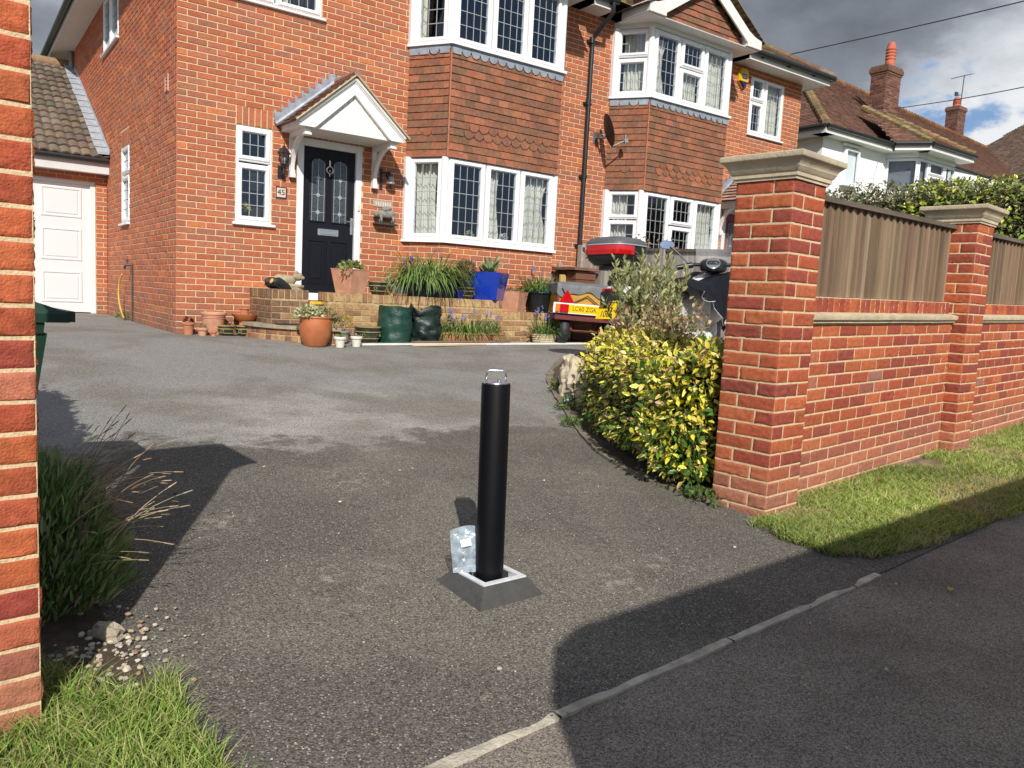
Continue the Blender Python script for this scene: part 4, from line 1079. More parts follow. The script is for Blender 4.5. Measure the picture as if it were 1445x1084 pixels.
# ------------------------------------------------------------------ pots
M_terra = mat('terracotta', (.46, .17, .085), rough=.85, var=.18, vscale=9, dirt=.25, dirtcol=(.55, .38, .28), bump=.15, bscale=60)
M_terra2 = mat('pale_terracotta', (.52, .25, .15), rough=.9, var=.18, vscale=8, dirt=.45, dirtcol=(.58, .44, .34), bump=.2, bscale=50)
M_orange = mat('orange_terracotta', (.58, .19, .07), rough=.75, var=.12, vscale=6)
M_glaze = mat('green_brown_glaze', (.022, .032, .022), rough=.22, var=.35, vscale=18, coat=.3)
M_tan = mat('tan_glaze', (.30, .22, .09), rough=.35, var=.25, vscale=20)
M_urn = mat('burnt_orange_glaze', (.43, .135, .05), rough=.38, var=.15, vscale=7, coat=.25, dirt=.3, dirtcol=(.12, .05, .03))
M_whitepot = mat('white_pot', (.70, .66, .58), rough=.7, var=.1, vscale=14, dirt=.3, dirtcol=(.4, .34, .26))
def round_pot(label, loc, rt, rb, h, m=None, rim=.022, rimh=.035, bulge=.0, soil=True, seg=28, name='plant_pot', cat='plant pot', rx=0, ry=0, group=None, extra=None):
    t = thing(name, label, cat, loc, rx=rx, ry=ry, group=group); mb = MB(); k = 10
    prof = [(rb * .97, 0), (rb, .005)] + [(rb + (rt - rim * .6 - rb) * (i / k) + bulge * math.sin(PI * i / k), .005 + (h - rimh - .005) * i / k) for i in range(1, k + 1)]
    prof += [(rt - .003, h - rimh + .004), (rt, h - rimh * .6), (rt, h - .006), (rt - .005, h), (rt - rim + .004, h), (rt - rim, h - .01), (rt - rim - .01, h - .05 if h > .1 else h * .6), (.001, h - .05 if h > .1 else h * .6)]
    obj('pot', mb.lathe(prof, seg=seg), m or M_terra, t, smooth=40)
    if soil: s = MB(); s.lathe([(rt - rim - .002, h - .028), (.001, h - .02)], seg=16); obj('soil', s, M_soil, t)
    return t
def square_pot(label, loc, rz, ht, hb, h, m, name='square_planter', wall=.02):
    t = thing(name, label, 'planter', loc, rz); mb = MB()
    R = lambda a, z: [(-a, -a, z), (a, -a, z), (a, a, z), (-a, a, z)]
    mb.loft([R(hb, 0), R(ht - .004, h - .012), R(ht, h - .008), R(ht, h), R(ht - wall, h), R(ht - wall - .012, h - .05)], cap=True); obj('pot', mb, m, t)
    s = MB(); s.add(R(ht - wall - .008, h - .035), [(0, 1, 2, 3)]); obj('soil', s, M_soil, t); return t
def foliage(t, name, data, m): return nobj(name, *data, m, t)
def glazed(label, loc, rt, rb, h):
    t = round_pot(label, loc, rt, rb, h, M_glaze, rim=.014, rimh=.022, bulge=.015)
    b = MB(); k = .0015
    for z in (h * .68, h * .28): 
        rr = rb + (rt - rb) * z / h + .015 * math.sin(PI * z / h)
        b.lathe([(rr - .004, z - .006), (rr + .0015, z - .005), (rr + .0015, z + .005), (rr - .004, z + .006)], seg=28)
    b.lathe([(rt - .002, h - .012), (rt + .003, h - .01), (rt + .003, h + .002), (rt - .012, h + .003)], seg=28)
    for s in (-1, 1):
        a = -.95 + .75 * s - .6; rr = rb + (rt - rb) * .5 + .017; c = (rr * math.cos(a), rr * math.sin(a), h * .48)
        b.tube([(c[0] + .018 * math.cos(w) * -math.sin(a), c[1] + .018 * math.cos(w) * math.cos(a), c[2] + .018 * math.sin(w)) for w in [i * PI / 5 for i in range(11)]], .0035, 5)
    obj('tan_band', b, M_tan, t, smooth=40); return t
# row along the foot of the front wall
t = round_pot('terracotta pot of dark red leaves at the house corner, leftmost of the row', (.09, -.20, 0), .078, .052, .15)
foliage(t, 'foliage', leaf_ball((0, 0, .14), .06, 60, .02, .035, .7, [(.13, .012, .025), (.09, .02, .03)], zmin=-.1), M_leaf)
t = round_pot('small pale pot of dry sedum in front of the big ribbed pot', (.215, -.34, 0), .066, .045, .095, M_terra2)
foliage(t, 'foliage', leaf_ball((0, 0, .09), .05, 90, .012, .022, .6, [(.33, .27, .17), (.24, .22, .12)], zmin=-.1), M_leaf)
t = round_pot('big ribbed terracotta pot against the wall with a wide banded rim', (.385, -.17, 0), .152, .10, .275, M_terra2, soil=True)
rb_ = MB()
for z in (.205, .225, .245): rb_.lathe([(.128, z - .008), (.139 + (z - .2) * .15, z), (.128, z + .008)], seg=30)
obj('rim_band', rb_, M_terra2, t, smooth=40)
t = round_pot('tiny terracotta pot, smallest of the row by the wall', (.315, -.44, 0), .042, .03, .07)
for lab, x in (('green glazed bowl with tan rim, left of the matching pair by the wall', .505), ('green glazed bowl with tan rim, right of the matching pair beside the doorstep', .715)):
    t = glazed(lab, (x, -.28, 0), .105, .068, .125)
    foliage(t, 'foliage', strap_plant((0, 0, .1), 9, .07, .13, .028, 1, [(.20, .27, .08), (.30, .34, .12), (.16, .06, .03)], .3, (.05, .05)), M_gloss)
t = round_pot('upturned terracotta pot under the wide orange dish', (1.0 - .16, -.17, 0), .07, .05, .13, M_orange, soil=False)
t = thing('plant_dish', 'wide orange terracotta dish standing between the wall and the old brick pier', 'dish', (.70 + .02, -.10, 0))
mb = MB(); mb.lathe([(.07, 0), (.075, .17), (.11, .19), (.165, .255), (.17, .262), (.16, .262), (.10, .205), (.001, .20)], seg=28); obj('dish', mb, M_orange, t, smooth=40)
t.location = (.76, -.19, 0)
t = round_pot('small chipped terracotta pot sitting in the orange dish', (.75, -.19, .206), .062, .05, .13, M_terra, soil=True, rimh=.02)
# cat statue on the pier
M_stone = mat('mossy_stone', (.36, .30, .19), rough=.95, var=.25, vscale=14, bump=.6, bscale=60, dirt=.35, dirtcol=(.14, .12, .06))
cs = thing('cat_statue', 'weathered stone cat lying on the brick pier, its head turned to the right', 'statue', (1.135, -.60, .592), R_(-8))
m = MB(); m.loft([[(-.19 + .38 * (.5 + .5 * math.cos(a)) , .085 * math.sin(a), z) for a in [2 * PI * k / 20 for k in range(20)]] for z in (0, .022, .03)]); obj('base', m, M_stone, cs, smooth=40)
m = MB()
m.loft([[(x, r * math.cos(a) * 1.0, .03 + zc + r * hh * math.sin(a)) for a in [2 * PI * k / 14 for k in range(14)]] for x, r, zc, hh in ((-.19, .012, .05, 1), (-.175, .05, .055, 1.1), (-.12, .072, .07, 1.1), (-.05, .07, .075, 1.05), (.02, .062, .075, 1.05), (.07, .05, .08, 1.1), (.10, .02, .09, 1))])
m.tube([(.0, -.05, .05), (.10, -.055, .045), (.18, -.05, .04)], [.026, .022, .018], 8); m.tube([(.0, .05, .05), (.10, .055, .045), (.18, .05, .04)], [.026, .022, .018], 8)
m.tube([(-.12, -.06, .05), (-.05, -.085, .045), (.0, -.075, .04)], [.035, .03, .02], 8); m.tube([(-.18, -.02, .05), (-.2, -.08, .04), (-.12, -.1, .04), (-.04, -.1, .04)], .014, 6)
obj('body', m, M_stone, cs, smooth=True)
m = MB(); m.ball((.115, -.02, .16), (.062, .055, .052), jit=.12, seed=2); m.ball((.165, -.04, .145), (.03, .028, .024))
for s in (-1, 1): m.loft([[(.10 + .02 * math.cos(a), s * .035 - .02 + .013 * math.sin(a), .195) for a in [2 * PI * k / 8 for k in range(8)]], [(.10 + .003 * math.cos(a), s * .042 - .02 + .003 * math.sin(a), .232) for a in [2 * PI * k / 8 for k in range(8)]]])
obj('head', m, M_stone, cs, smooth=50)
bo = thing('work_boots', 'pair of black boots with tan heels dumped behind the stone cat', 'boots', (.94, -.72, .592), R_(200))
M_rub = mat('black_rubber', (.02, .021, .024), rough=.55, var=.3, vscale=30, bump=.5, bscale=90)
for s in (-1, 1):
    m = MB(Matrix.Translation((0, s * .055, 0)) @ Matrix.Rotation(R_(-28), 4, 'Y'))
    m.loft([[(x, .042 * w * math.cos(a), zc + hh * math.sin(a)) for a in [2 * PI * k / 12 for k in range(12)]] for x, w, zc, hh in ((-.16, .75, .06, .045), (-.1, 1, .07, .058), (-.02, 1.0, .075, .06), (.05, 1.05, .07, .06), (.10, .9, .05, .045), (.13, .4, .04, .02))])
    b = obj('boot', m, M_rub, bo, smooth=True)
    so_ = MB(m.M)
    for k in range(9): so_.box(-.15 + k * .028, -.135 + k * .028, -.044, .044, -.002, .022)
    obj('tread', so_, M_rub, b)
    if s < 0: continue
    hl = MB(m.M); hl.ball((.128, 0, .035), (.014, .026, .034)); obj('heel', hl, mat('tan_heel', (.62, .36, .08), rough=.6), b, smooth=True)
mt = thing('doormat', 'thin black rubber mat on the curved doorstep', 'mat', (1.12, -.80, .179)); m = MB(); m.bbox(-.22, .26, -.22, .2, 0, .012, .004); obj('mat', m, M_rub, mt)
yc = thing('yellow_cloth', 'crumpled yellow cloth on the landing in front of the door', 'cloth', (1.44, -.70, .411)); m = MB(); m.ball((0, 0, .025), (.12, .06, .03), 18, 10, jit=.5, jsc=3, seed=4); obj('cloth', m, mat('yellow_fabric', (.62, .36, .03), rough=.9, var=.2, vscale=15), yc, smooth=True)
# urn
t = round_pot('large burnt-orange glazed urn overflowing with variegated ivy, in front of the doorstep', (1.18, -1.40, -.03), .188, .125, .34, M_urn, rim=.02, rimh=.025, bulge=.028, name='garden_urn', cat='urn')
foliage(t, 'foliage', merge([leaf_ball((-.09, -.03, .36), .14, 300, .025, .045, .75, [(.55, .55, .30), (.42, .46, .18), (.62, .6, .42)], zmin=-.5, ell=(1.1, 1, .65)), leaf_ball((.1, .02, .35), .13, 260, .02, .04, .6, [(.28, .30, .08), (.22, .2, .07), (.16, .2, .06)], zmin=-.6, ell=(1.1, 1, .7)), leaf_ball((.2, .0, .24), .07, 70, .02, .035, .6, [(.26, .26, .08)], ell=(.7, 1, 1.6))]), M_leaf)
for lab, x, y, c in (('small white pot with a green cushion plant, nearest the urn', 1.43, -1.52, (.22, .33, .06)), ('small white pot holding a dry grey plant, right of the other white pot', 1.66, -1.46, (.3, .27, .2))):
    t = round_pot(lab, (x, y, gz(x, y)), .07, .046, .125, M_whitepot); foliage(t, 'foliage', leaf_ball((0, 0, .10), .055, 90, .012, .03, .45, [c], zmin=0, ell=(1, 1, .8)), M_leaf)
t = round_pot('low grey pot of yellow-green herbs behind the two white pots', (1.57, -1.16, 0), .13, .11, .14, mat('grey_stone_pot', (.22, .2, .18), rough=.9, var=.25, bump=.3))
foliage(t, 'foliage', merge([leaf_ball((-.05, 0, .2), .1, 160, .02, .05, .3, [(.16, .22, .08), (.2, .22, .12), (.14, .1, .2)], zmin=-.2, ell=(1, 1, 1.1)), leaf_ball((.07, 0, .22), .09, 130, .02, .045, .35, [(.55, .42, .08), (.42, .38, .08)], zmin=-.2, ell=(1, 1, 1.3))]), M_leaf)
glazed('green glazed pot with pale rim standing on the drive left of the bags', (1.97, -1.10, -.005), .165, .12, .195)
# garden waste bags
def waste_bag(label, loc, r, h, col, crump, seed):
    t = thing('garden_sack', label, 'sack', loc, seed); m = MB(); N = 36; rings = []
    for j in range(19):
        z = j / 18; ring_ = []
        for k in range(N):
            a = 2 * PI * k / N; q = Vector((math.cos(a), math.sin(a), z * 2.2))
            n1 = noise.noise(q * 2.2 + Vector((seed, 0, 0))) * crump; n2 = noise.noise(q * Vector((3, 3, 9)) + Vector((0, seed, 0))) * crump * .45
            rr = r * (1 + n1 + n2 + .04 * math.sin(z * PI)); lean = crump * .25 * z
            ring_.append((rr * math.cos(a) + lean * r, rr * math.sin(a), h * z * (1 + (crump * .5 * noise.noise(Vector((a * 1.1, seed, 1))) if z > .8 else 0))))
        rings.append(ring_)
    m.loft(rings, cap=False); m.lathe([(r * .95, .01), (.001, .01)]); m.lathe([(r * .9, h * .86), (.001, h * .9)])
    obj('bag', m, mat('woven_green_plastic' + str(int(crump * 100)), col, rough=.42, var=.25, vscale=16, bump=.6, bscale=45, spec=.45), t, smooth=True)
    hh = MB(); hh.tube([(r * .5, -r * .92, h * .9), (r * .3, -r * 1.06, h * .8), (0, -r * 1.08, h * .77), (-r * .3, -r * 1.06, h * .8), (-r * .5, -r * .92, h * .9)], .009, 5); obj('handle', hh, M_black, t)
    return t
waste_bag('upright dark green woven garden sack, left of the two', (2.35, -1.08, 0), .205, .445, (.012, .05, .036), .10, 1.3)
waste_bag('crumpled blackish green garden sack, right of the two', (2.79, -1.03, 0), .195, .45, (.012, .026, .022), .30, 5.1)
# troughs of bluebells
GRN = [(.17, .28, .06), (.24, .36, .10), (.12, .20, .045), (.32, .42, .15)]
def trough(label, loc, lx, ly, h, m, zt, n, L0, L1, droop, flowers):
    t = thing('plant_trough', label, 'planter', loc); mb = MB(); R = lambda a, b, z: [(-a, -b, z), (a, -b, z), (a, b, z), (-a, b, z)]
    mb.loft([R(lx * .94, ly * .85, 0), R(lx, ly, h - .03), R(lx + .012, ly + .012, h - .028), R(lx + .012, ly + .012, h), R(lx - .012, ly - .012, h), R(lx - .02, ly - .02, h - .03)]); obj('trough', mb, m, t)
    foliage(t, 'foliage', strap_plant((0, 0, h - .03), n, L0, L1, .017, 1.2, GRN, droop, (lx * .95, ly * .8), .3), M_leaf)
    if flowers: bluebells(t, (0, 0, h - .03), flowers, (lx * .9, ly * .8), .2, .36)
    return t
trough('terracotta trough of bluebells on the ground before the planter wall', (3.55, -.99, 0), .49, .085, .135, M_terra, 0, 420, .2, .42, 1.7, 11)
trough('long black trough on the wall under drooping grassy leaves, biggest plant there', (3.02, -.70, .582), .40, .10, .235, mat('black_trough_plastic', (.012, .014, .02), rough=.35), 0, 700, .34, .72, 2.1, 3)
t = thing('stone_basket', 'cream stone basket of bluebells beside the trailer wheel', 'planter', (4.82, -1.0, 0)); mb = MB()
mb.lathe([(.17, 0), (.2, .01), (.215, .025), (.2, .04), (.215, .055), (.205, .07), (.222, .09), (.21, .105), (.228, .12), (.215, .132), (.18, .125), (.001, .11)], seg=30, sy=.55, fn=lambda w, z: 1 + .02 * math.sin(w * 16)); obj('basket', mb, mat('cream_stone', (.5, .42, .26), rough=.95, var=.22, bump=.5, bscale=50), t, smooth=40)
foliage(t, 'foliage', strap_plant((.06, 0, .1), 260, .2, .42, .018, 1, GRN, 1., (.22, .09), .5), M_leaf); bluebells(t, (.1, 0, .1), 12, (.25, .08), .25, .45)
# on the wall
t = square_pot('tapering square terracotta planter with green rosettes, on the wall by the door', (1.905, -.69, .582), R_(24), .175, .125, .30, M_terra2)
foliage(t, 'foliage', merge([leaf_ball((0, 0, .30), .14, 160, .04, .07, .7, [(.20, .28, .07), (.26, .32, .10), (.3, .26, .12)], zmin=0, ell=(1, 1, .55)), leaf_ball((-.17, -.1, .26), .06, 50, .03, .05, .6, [(.4, .33, .18), (.28, .28, .1)])]), M_leaf)
glazed('green glazed bowl on the wall between the square planter and the stone lamb', (2.29, -.70, .582), .135, .085, .165)
lm_ = thing('stone_lamb', 'pale stone lamb lying on the wall behind the glazed bowl', 'statue', (2.52, -.58, .582)); m = MB()
m.loft([[(x, r * math.cos(a), zc + r * 1.1 * math.sin(a)) for a in [2 * PI * k / 14 for k in range(14)]] for x, r, zc in ((-.02, .01, .13), (.0, .06, .11), (.06, .085, .1), (.13, .075, .09), (.18, .04, .07), (.2, .01, .06))]); m.ball((-.04, -.02, .21), (.045, .035, .045)); m.tube([(-.0, 0, .13), (-.03, -.01, .19)], [.05, .035], 10); m.ball((-.075, -.03, .2), (.025, .022, .02)); m.box(-.05, .2, -.07, .07, 0, .035)
obj('body', m, mat('pale_stone', (.48, .40, .27), rough=.95, var=.2, bump=.5, bscale=60), lm_, smooth=50)
t = round_pot('small grey pot standing in a terracotta saucer on the wall', (2.575, -.76, .60), .055, .075, .12, mat('charcoal_pot', (.06, .06, .065), rough=.7), rim=.015, rimh=.02)
sa = MB(); sa.lathe([(.085, -.018), (.1, 0), (.102, .008), (.09, .006), (.001, -.005)], seg=24); obj('saucer', sa, M_terra, t, smooth=40)
t = round_pot('cobalt blue glass jar on the wall, right end of the black trough', (3.47, -.78, .582), .055, .045, .11, mat('cobalt_glass', (.015, .015, .22), rough=.1, coat=.6), rim=.01, rimh=.015)
t = glazed('green glazed pot carrying the small box topiary on the wall', (3.62, -.68, .582), .135, .095, .155)
t = round_pot('slate blue pot with a clipped box ball, set on the glazed pot', (3.62, -.68, .742), .11, .085, .09, mat('slate_blue_pot', (.06, .10, .13), rough=.4), rim=.015, rimh=.02, name='topiary', cat='topiary')
foliage(t, 'foliage', leaf_ball((0, 0, .235), .145, 1300, .014, .024, .6, [(.07, .11, .025), (.05, .085, .02), (.12, .14, .04)], shell=.5, zmin=-1), M_leaf); tr_ = MB(); tr_.tube([(0, 0, .05), (0, 0, .2)], .01, 6, (.15, .1, .06)); obj('trunk', tr_, M_dry, t)
M_cob = mat('cobalt_glaze', (.005, .035, .36), rough=.16, var=.08, coat=.5)
t = square_pot('cobalt blue square planter holding an agave, on the wall under the bay window', (4.01, -.66 - .03, .582), R_(38), .225, .165, .385, M_cob)
V = []; F_ = []; C_ = []
parts = []
for k in range(13):
    a = k * 2.4; el = R_(35 + 50 * (1 - k / 13) if k > 4 else 78); L_ = .20 + .05 * (k % 3); w = .055; P0 = np.array([.02 * math.cos(a), .02 * math.sin(a), .36]); d = np.array([math.cos(a) * math.cos(el), math.sin(a) * math.cos(el), math.sin(el)]); s = np.array([-math.sin(a), math.cos(a), 0]); nn = np.cross(s, d)
    pts = []; cc = []
    for t_, ww, up_ in ((0, .5, 0), (.3, 1, -.01), (.6, .8, .0), (.85, .4, .01), (1, .02, .02)):
        q = P0 + d * L_ * t_ + nn * up_
        pts += [q - s * w * ww + nn * .012, q - nn * .006, q + s * w * ww + nn * .012]; c0 = np.array((.24, .32, .17)); c1 = np.array((.36, .42, .22)); cc += [c1, c0, c1]
    parts.append((np.array(pts), np.array([(3 * j + i, 3 * j + i + 1, 3 * j + 4 + i, 3 * j + 3 + i) for j in range(4) for i in (0, 1)]), np.array(cc)))
foliage(t, 'agave', merge(parts), M_gloss)
t = square_pot('plain square terracotta planter on the lower step of the wall', (4.45, -.66, .432), R_(32), .178, .135, .29, M_terra2)
foliage(t, 'foliage', leaf_ball((0, 0, .27), .12, 60, .03, .05, .5, [(.12, .13, .06), (.2, .16, .09)], zmin=0, ell=(1, 1, .4)), M_leaf)
t = round_pot('large black tub with a green inner rim and leafy bluebells, lower end of the wall', (4.93, -.68, .432), .235, .17, .30, mat('black_tub', (.010, .012, .013), rough=.4), rim=.03, rimh=.03, name='plant_tub', cat='planter')
ir = MB(); ir.lathe([(.21, .26), (.228, .34), (.215, .345), (.195, .3)], seg=28); obj('inner_rim', ir, mat('dark_green_plastic', (.02, .085, .06), rough=.4), t, smooth=40)
foliage(t, 'foliage', strap_plant((-.03, 0, .3), 240, .2, .42, .022, 1, GRN, 1.1, (.2, .18), .4), M_leaf); bluebells(t, (0, 0, .3), 8, (.18, .15), .2, .4)
# boards lying along the foot of the wall
def board(label, p, q, w, th, m, lift=0., name='timber_board'):
    p, q = Vector(p), Vector(q); L_ = (q - p).length; a = math.atan2(q.y - p.y, q.x - p.x); z0, z1 = gz(p.x, p.y), gz(q.x, q.y)
    t = thing(name, label, 'board', (p.x, p.y, z0 + lift + .003), a, 0, -math.atan2(z1 - z0, L_)); b = MB(); b.bbox(0, L_, -w / 2, w / 2, 0, th, .003); obj('plank', b, m, t); return t
board('long white board lying on the drive along the planter wall', (1.66, -1.36, 0), (5.50, -1.17, 0), .12, .022, mat('white_board', (.74, .72, .66), rough=.6, var=.06, dirt=.3, dirtcol=(.4, .35, .28)), .0, 'white_board')
board('dark brown plank lying on top of the long white board', (2.5, -1.28, 0), (4.05, -1.20, 0), .085, .02, mat('brown_board', (.16, .10, .07), rough=.8, var=.25, stretch=(.1, 1, 1)), .024)
board('pale sawn batten lying in front of the white board', (2.42, -1.43, 0), (3.55, -1.36, 0), .035, .018, mat('pale_sawn_wood', (.55, .38, .2), rough=.8, var=.2, stretch=(.1, 1, 1)), .0)

# ------------------------------------------------------------------ things fixed to the front wall
ln = thing('wall_lantern', 'black coach lantern on the wall between the small window and the porch', 'lantern', (1.235, 0, 1.97))
m = MB(); m.bbox(-.045, .045, -.02, .0, .0, .16, .006); m.tube([(0, -.02, .06), (0, -.07, .03), (0, -.1, .06), (0, -.105, .13)], [.014, .016, .016, .014], 8); m.lathe([(.02, .0), (.03, .01), (.035, .03), (.02, .05)], c=(0, -.105, .12), seg=12)
obj('bracket', m, mat('black_cast_iron', (.018, .018, .02), rough=.45, var=.3, vscale=20), ln, smooth=40)
h6 = lambda r, z: [(r * math.cos(PI / 3 * k), -.105 + r * math.sin(PI / 3 * k), z) for k in range(6)]
m = MB(); m.loft([h6(.04, .17), h6(.062, .30)], cap=False); obj('glass', m, glass_mat('lantern_glass', base=.25), ln)
m = MB()
for k in range(6): m.tube([h6(.041, .17)[k], h6(.064, .30)[k]], .005, 5)
m.loft([h6(.045, .16), h6(.045, .172)]); m.loft([h6(.085, .295), h6(.088, .305), h6(.045, .36), h6(.02, .37), h6(.018, .385), h6(.004, .40)]); m.tube([(0, -.105, .39), (0, -.105, .45)], [.008, .002], 6)
obj('cage', m, mat('black_cast_iron'), ln); bl = MB(); bl.tube([(0, -.105, .17), (0, -.105, .2)], .012, 8); bl.ball((0, -.105, .225), (.022, .022, .03), 10, 8); obj('bulb', bl, mat('clear_bulb', (.75, .74, .7), rough=.15), ln, smooth=True)
pq = thing('number_plaque', 'cream ceramic house number plaque reading 45 beside the front door', 'plaque', (1.237, 0, 1.80))
m = MB(); m.bbox(-.072, .072, -.018, .0, -.072, .072, .004); obj('tile', m, mat('cream_ceramic', (.68, .55, .42), rough=.3, var=.04), pq)
bd = MB(); ring(bd, -.071, .071, -.071, .071, .014, -.021, -.017, .001)
obj('border', bd, mat('navy_border', (.03, .03, .07), rough=.35, var=.6, vscale=60), pq)
vs, fs = text_mesh('45', .098, .001); m = MB(T((0, -.0205, 0))); m.add(vs, fs); obj('digits', m, mat('black_glaze', (.01, .01, .012), rough=.3), pq)
be = thing('door_bell', 'old grey hand bell on a dark bracket right of the porch', 'bell', (2.72, 0, 2.0))
m = MB(); m.bbox(-.125, -.085, -.02, .0, .0, .28, .004); m.tube([(-.1, -.02, .23), (-.02, -.06, .24), (.0, -.09, .22)], .008, 6); m.ball((.0, -.03, .2), (.04, .02, .05), jit=.3); obj('bracket', m, mat('black_cast_iron'), be, smooth=40)
m = MB(); m.lathe([(.02, .1), (.035, .095), (.042, .06), (.05, .03), (.068, .0), (.063, .0), (.04, .05)], c=(0, -.09, .08), seg=20); obj('bell', m, mat('tarnished_metal', (.35, .34, .33), rough=.45, metal=.7, var=.2), be, smooth=40)
m = MB(); m.tube([(0, -.09, .11), (0, -.09, .05)], .005, 6); m.ball((0, -.09, .045), .012, 8, 6); obj('clapper', m, mat('black_cast_iron'), be)
npq = thing('name_plaque', 'narrow mottled name plaque with raised pale lettering, right of the door', 'plaque', (2.655, 0, 1.81))
m = MB(); m.bbox(-.145, .145, -.016, .0, -.045, .045, .004); obj('plate', m, mat('mottled_ceramic', (.42, .33, .27), rough=.5, var=.35, vscale=60), npq)
m = MB()
for k, c in enumerate('|-||/||'):
    x = -.105 + k * .035; m.bbox(x - .005, x + .005, -.021, -.016, -.024, .024, .0015)
    if c != '|': m.bbox(x + .006, x + .018, -.021, -.016, -.024, -.014, .0015)
obj('lettering', m, mat('pale_relief', (.72, .7, .65), rough=.4), npq)
wo = thing('wall_ornament', 'grey stone ram ornament on a wall shelf below the name plaque', 'ornament', (2.66, 0, 1.50)); m = MB()
m.loft([[(x, -.07 + r * .8 * math.cos(a), zc + r * math.sin(a)) for a in [2 * PI * k / 12 for k in range(12)]] for x, r, zc in ((-.12, .02, .17), (-.1, .05, .17), (-.02, .055, .17), (.06, .062, .175), (.13, .055, .18), (.15, .02, .17))])
for x in (-.07, .11):
    for y in (-.1, -.045): m.tube([(x, y, .15), (x + .01, y, .05)], [.02, .013], 7)
m.ball((-.14, -.09, .165), (.04, .034, .04), jit=.3, seed=3); m.ball((.02, -.07, .235), (.07, .045, .035), jit=.5, seed=6); obj('body', m, mat('grey_stone', (.24, .225, .2), rough=.95, var=.3, vscale=40, bump=.7, bscale=80), wo, smooth=True)
m = MB(); m.bbox(-.15, .17, -.13, 0, .025, .05, .004); obj('shelf', m, mat('dark_stone_shelf', (.05, .045, .04), rough=.9), wo)
al = thing('alarm_box', 'yellow and navy burglar alarm box under the eaves reading ADT', 'alarm box', (9.93, 0, 4.93))
hx = lambda s, y: [(s * x, y, s * z) for x, z in ((-.13, .1), (-.07, .17), (.07, .17), (.13, .1), (.13, -.08), (.0, -.2), (-.13, -.08))]
m = MB(); m.loft([hx(1, -.0), hx(1, -.05), hx(.85, -.085)]); obj('case', m, mat('alarm_yellow', (.72, .40, .01), rough=.35), al)
m = MB(); q = lambda y, s: [(-.112 * s, y, -.08), (.112 * s, y, -.08), (.0, y, -.175 * s - .0)]; m.loft([q(-.06, 1.12), q(-.088, .99), q(-.089, .97)]); obj('navy_base', m, mat('alarm_navy', (.015, .015, .09), rough=.35), al)
m = MB(); m.box(-.07, .07, -.089, -.086, -.035, .055); obj('badge', m, mat('alarm_navy'), al); vs, fs = text_mesh('ADT', .065, .001); m = MB(T((0, -.091, .01))); m.add(vs, fs); obj('lettering', m, mat('white_lettering', (.85, .85, .85), rough=.4), al)
ds = thing('satellite_dish', 'dark satellite dish seen edge-on beside the black downpipe', 'satellite dish', (6.42, 0, 3.28))
m = MB(); m.bbox(-.05, .05, -.015, 0, -.09, .09, .003); m.tube([(0, -.01, 0), (.0, -.22, -.02), (.03, -.28, .06)], .018, 8); m.box(-.06, -.0, -.16, -.1, -.02, .05); m.tube([(.03, -.02, -.05), (.05, -.12, -.14), (0, -.2, -.1)], .006, 5); obj('bracket', m, mat('grey_bracket', (.2, .2, .2), rough=.5, metal=.6), ds)
dn = Vector((.84, -.42, .30)).normalized(); Mx_ = dn.to_track_quat('Z', 'Y').to_matrix().to_4x4(); Mx_.translation = (-.02, -.28, .08)
m = MB(Mx_); m.lathe([(.001, -.0), (.09, .006), (.18, .026), (.225, .048), (.23, .049), (.225, .055), (.18, .034), (.09, .013), (.001, .007)], seg=30, sy=1.12); obj('dish', m, mat('dark_grey_dish', (.022, .022, .025), rough=.5), ds, smooth=40)
m = MB(Mx_); m.tube([(0, -.27, .0), (0, -.22, .28)], .012, 8); m.tube([(0, -.24, .27), (0, -.14, .3)], [.028, .022], 10); m.box(-.03, .03, -.26, -.2, .25, .31); obj('receiver_arm', m, mat('grey_bracket'), ds)

# ------------------------------------------------------------------ plants on the window sills indoors
def sill_plant(label, x, y, z, petals, r=.05, h=.10, potc=(.75, .74, .72)):
    t = thing('window_plant', label, 'plant', (x, y, z)); m = MB(); m.lathe([(r * .6, 0), (r * .8, h * .5), (r * .75, h * .5), (.001, h * .45)], seg=14); obj('pot', m, mat('white_glazed_pot' if potc[0] > .5 else 'sill_pot', potc, rough=.3), t, smooth=40)
    nobj('foliage', *leaf_ball((0, 0, h * .6), r * .9, 40, .03, .05, .4, [(.1, .18, .05)], zmin=-.1), M_leaf, t)
    nobj('petals', *leaf_ball((0, 0, h * 1.1), r * 1.1, 110, .02, .035, .8, petals, shell=.2, zmin=-.4, ell=(1, .7, 1)), M_petal, t)
sill_plant('bunch of yellow flowers behind the small window beside the door', .835, .20, 1.40, [(.85, .62, .02), (.9, .75, .05)], .075, .15, (.3, .25, .1))
sill_plant('small white-flowered pot in the first front casement of the lower bay', 3.86, -.36, 1.375, [(.7, .75, .55), (.3, .4, .2)])
sill_plant('white orchid pot in the left half of the middle casement of the lower bay', 4.14, -.36, 1.375, [(.8, .8, .78)])
sill_plant('white orchid pot in the right half of the middle casement of the lower bay', 4.44, -.36, 1.375, [(.85, .85, .83), (.7, .7, .6)], .06, .11)
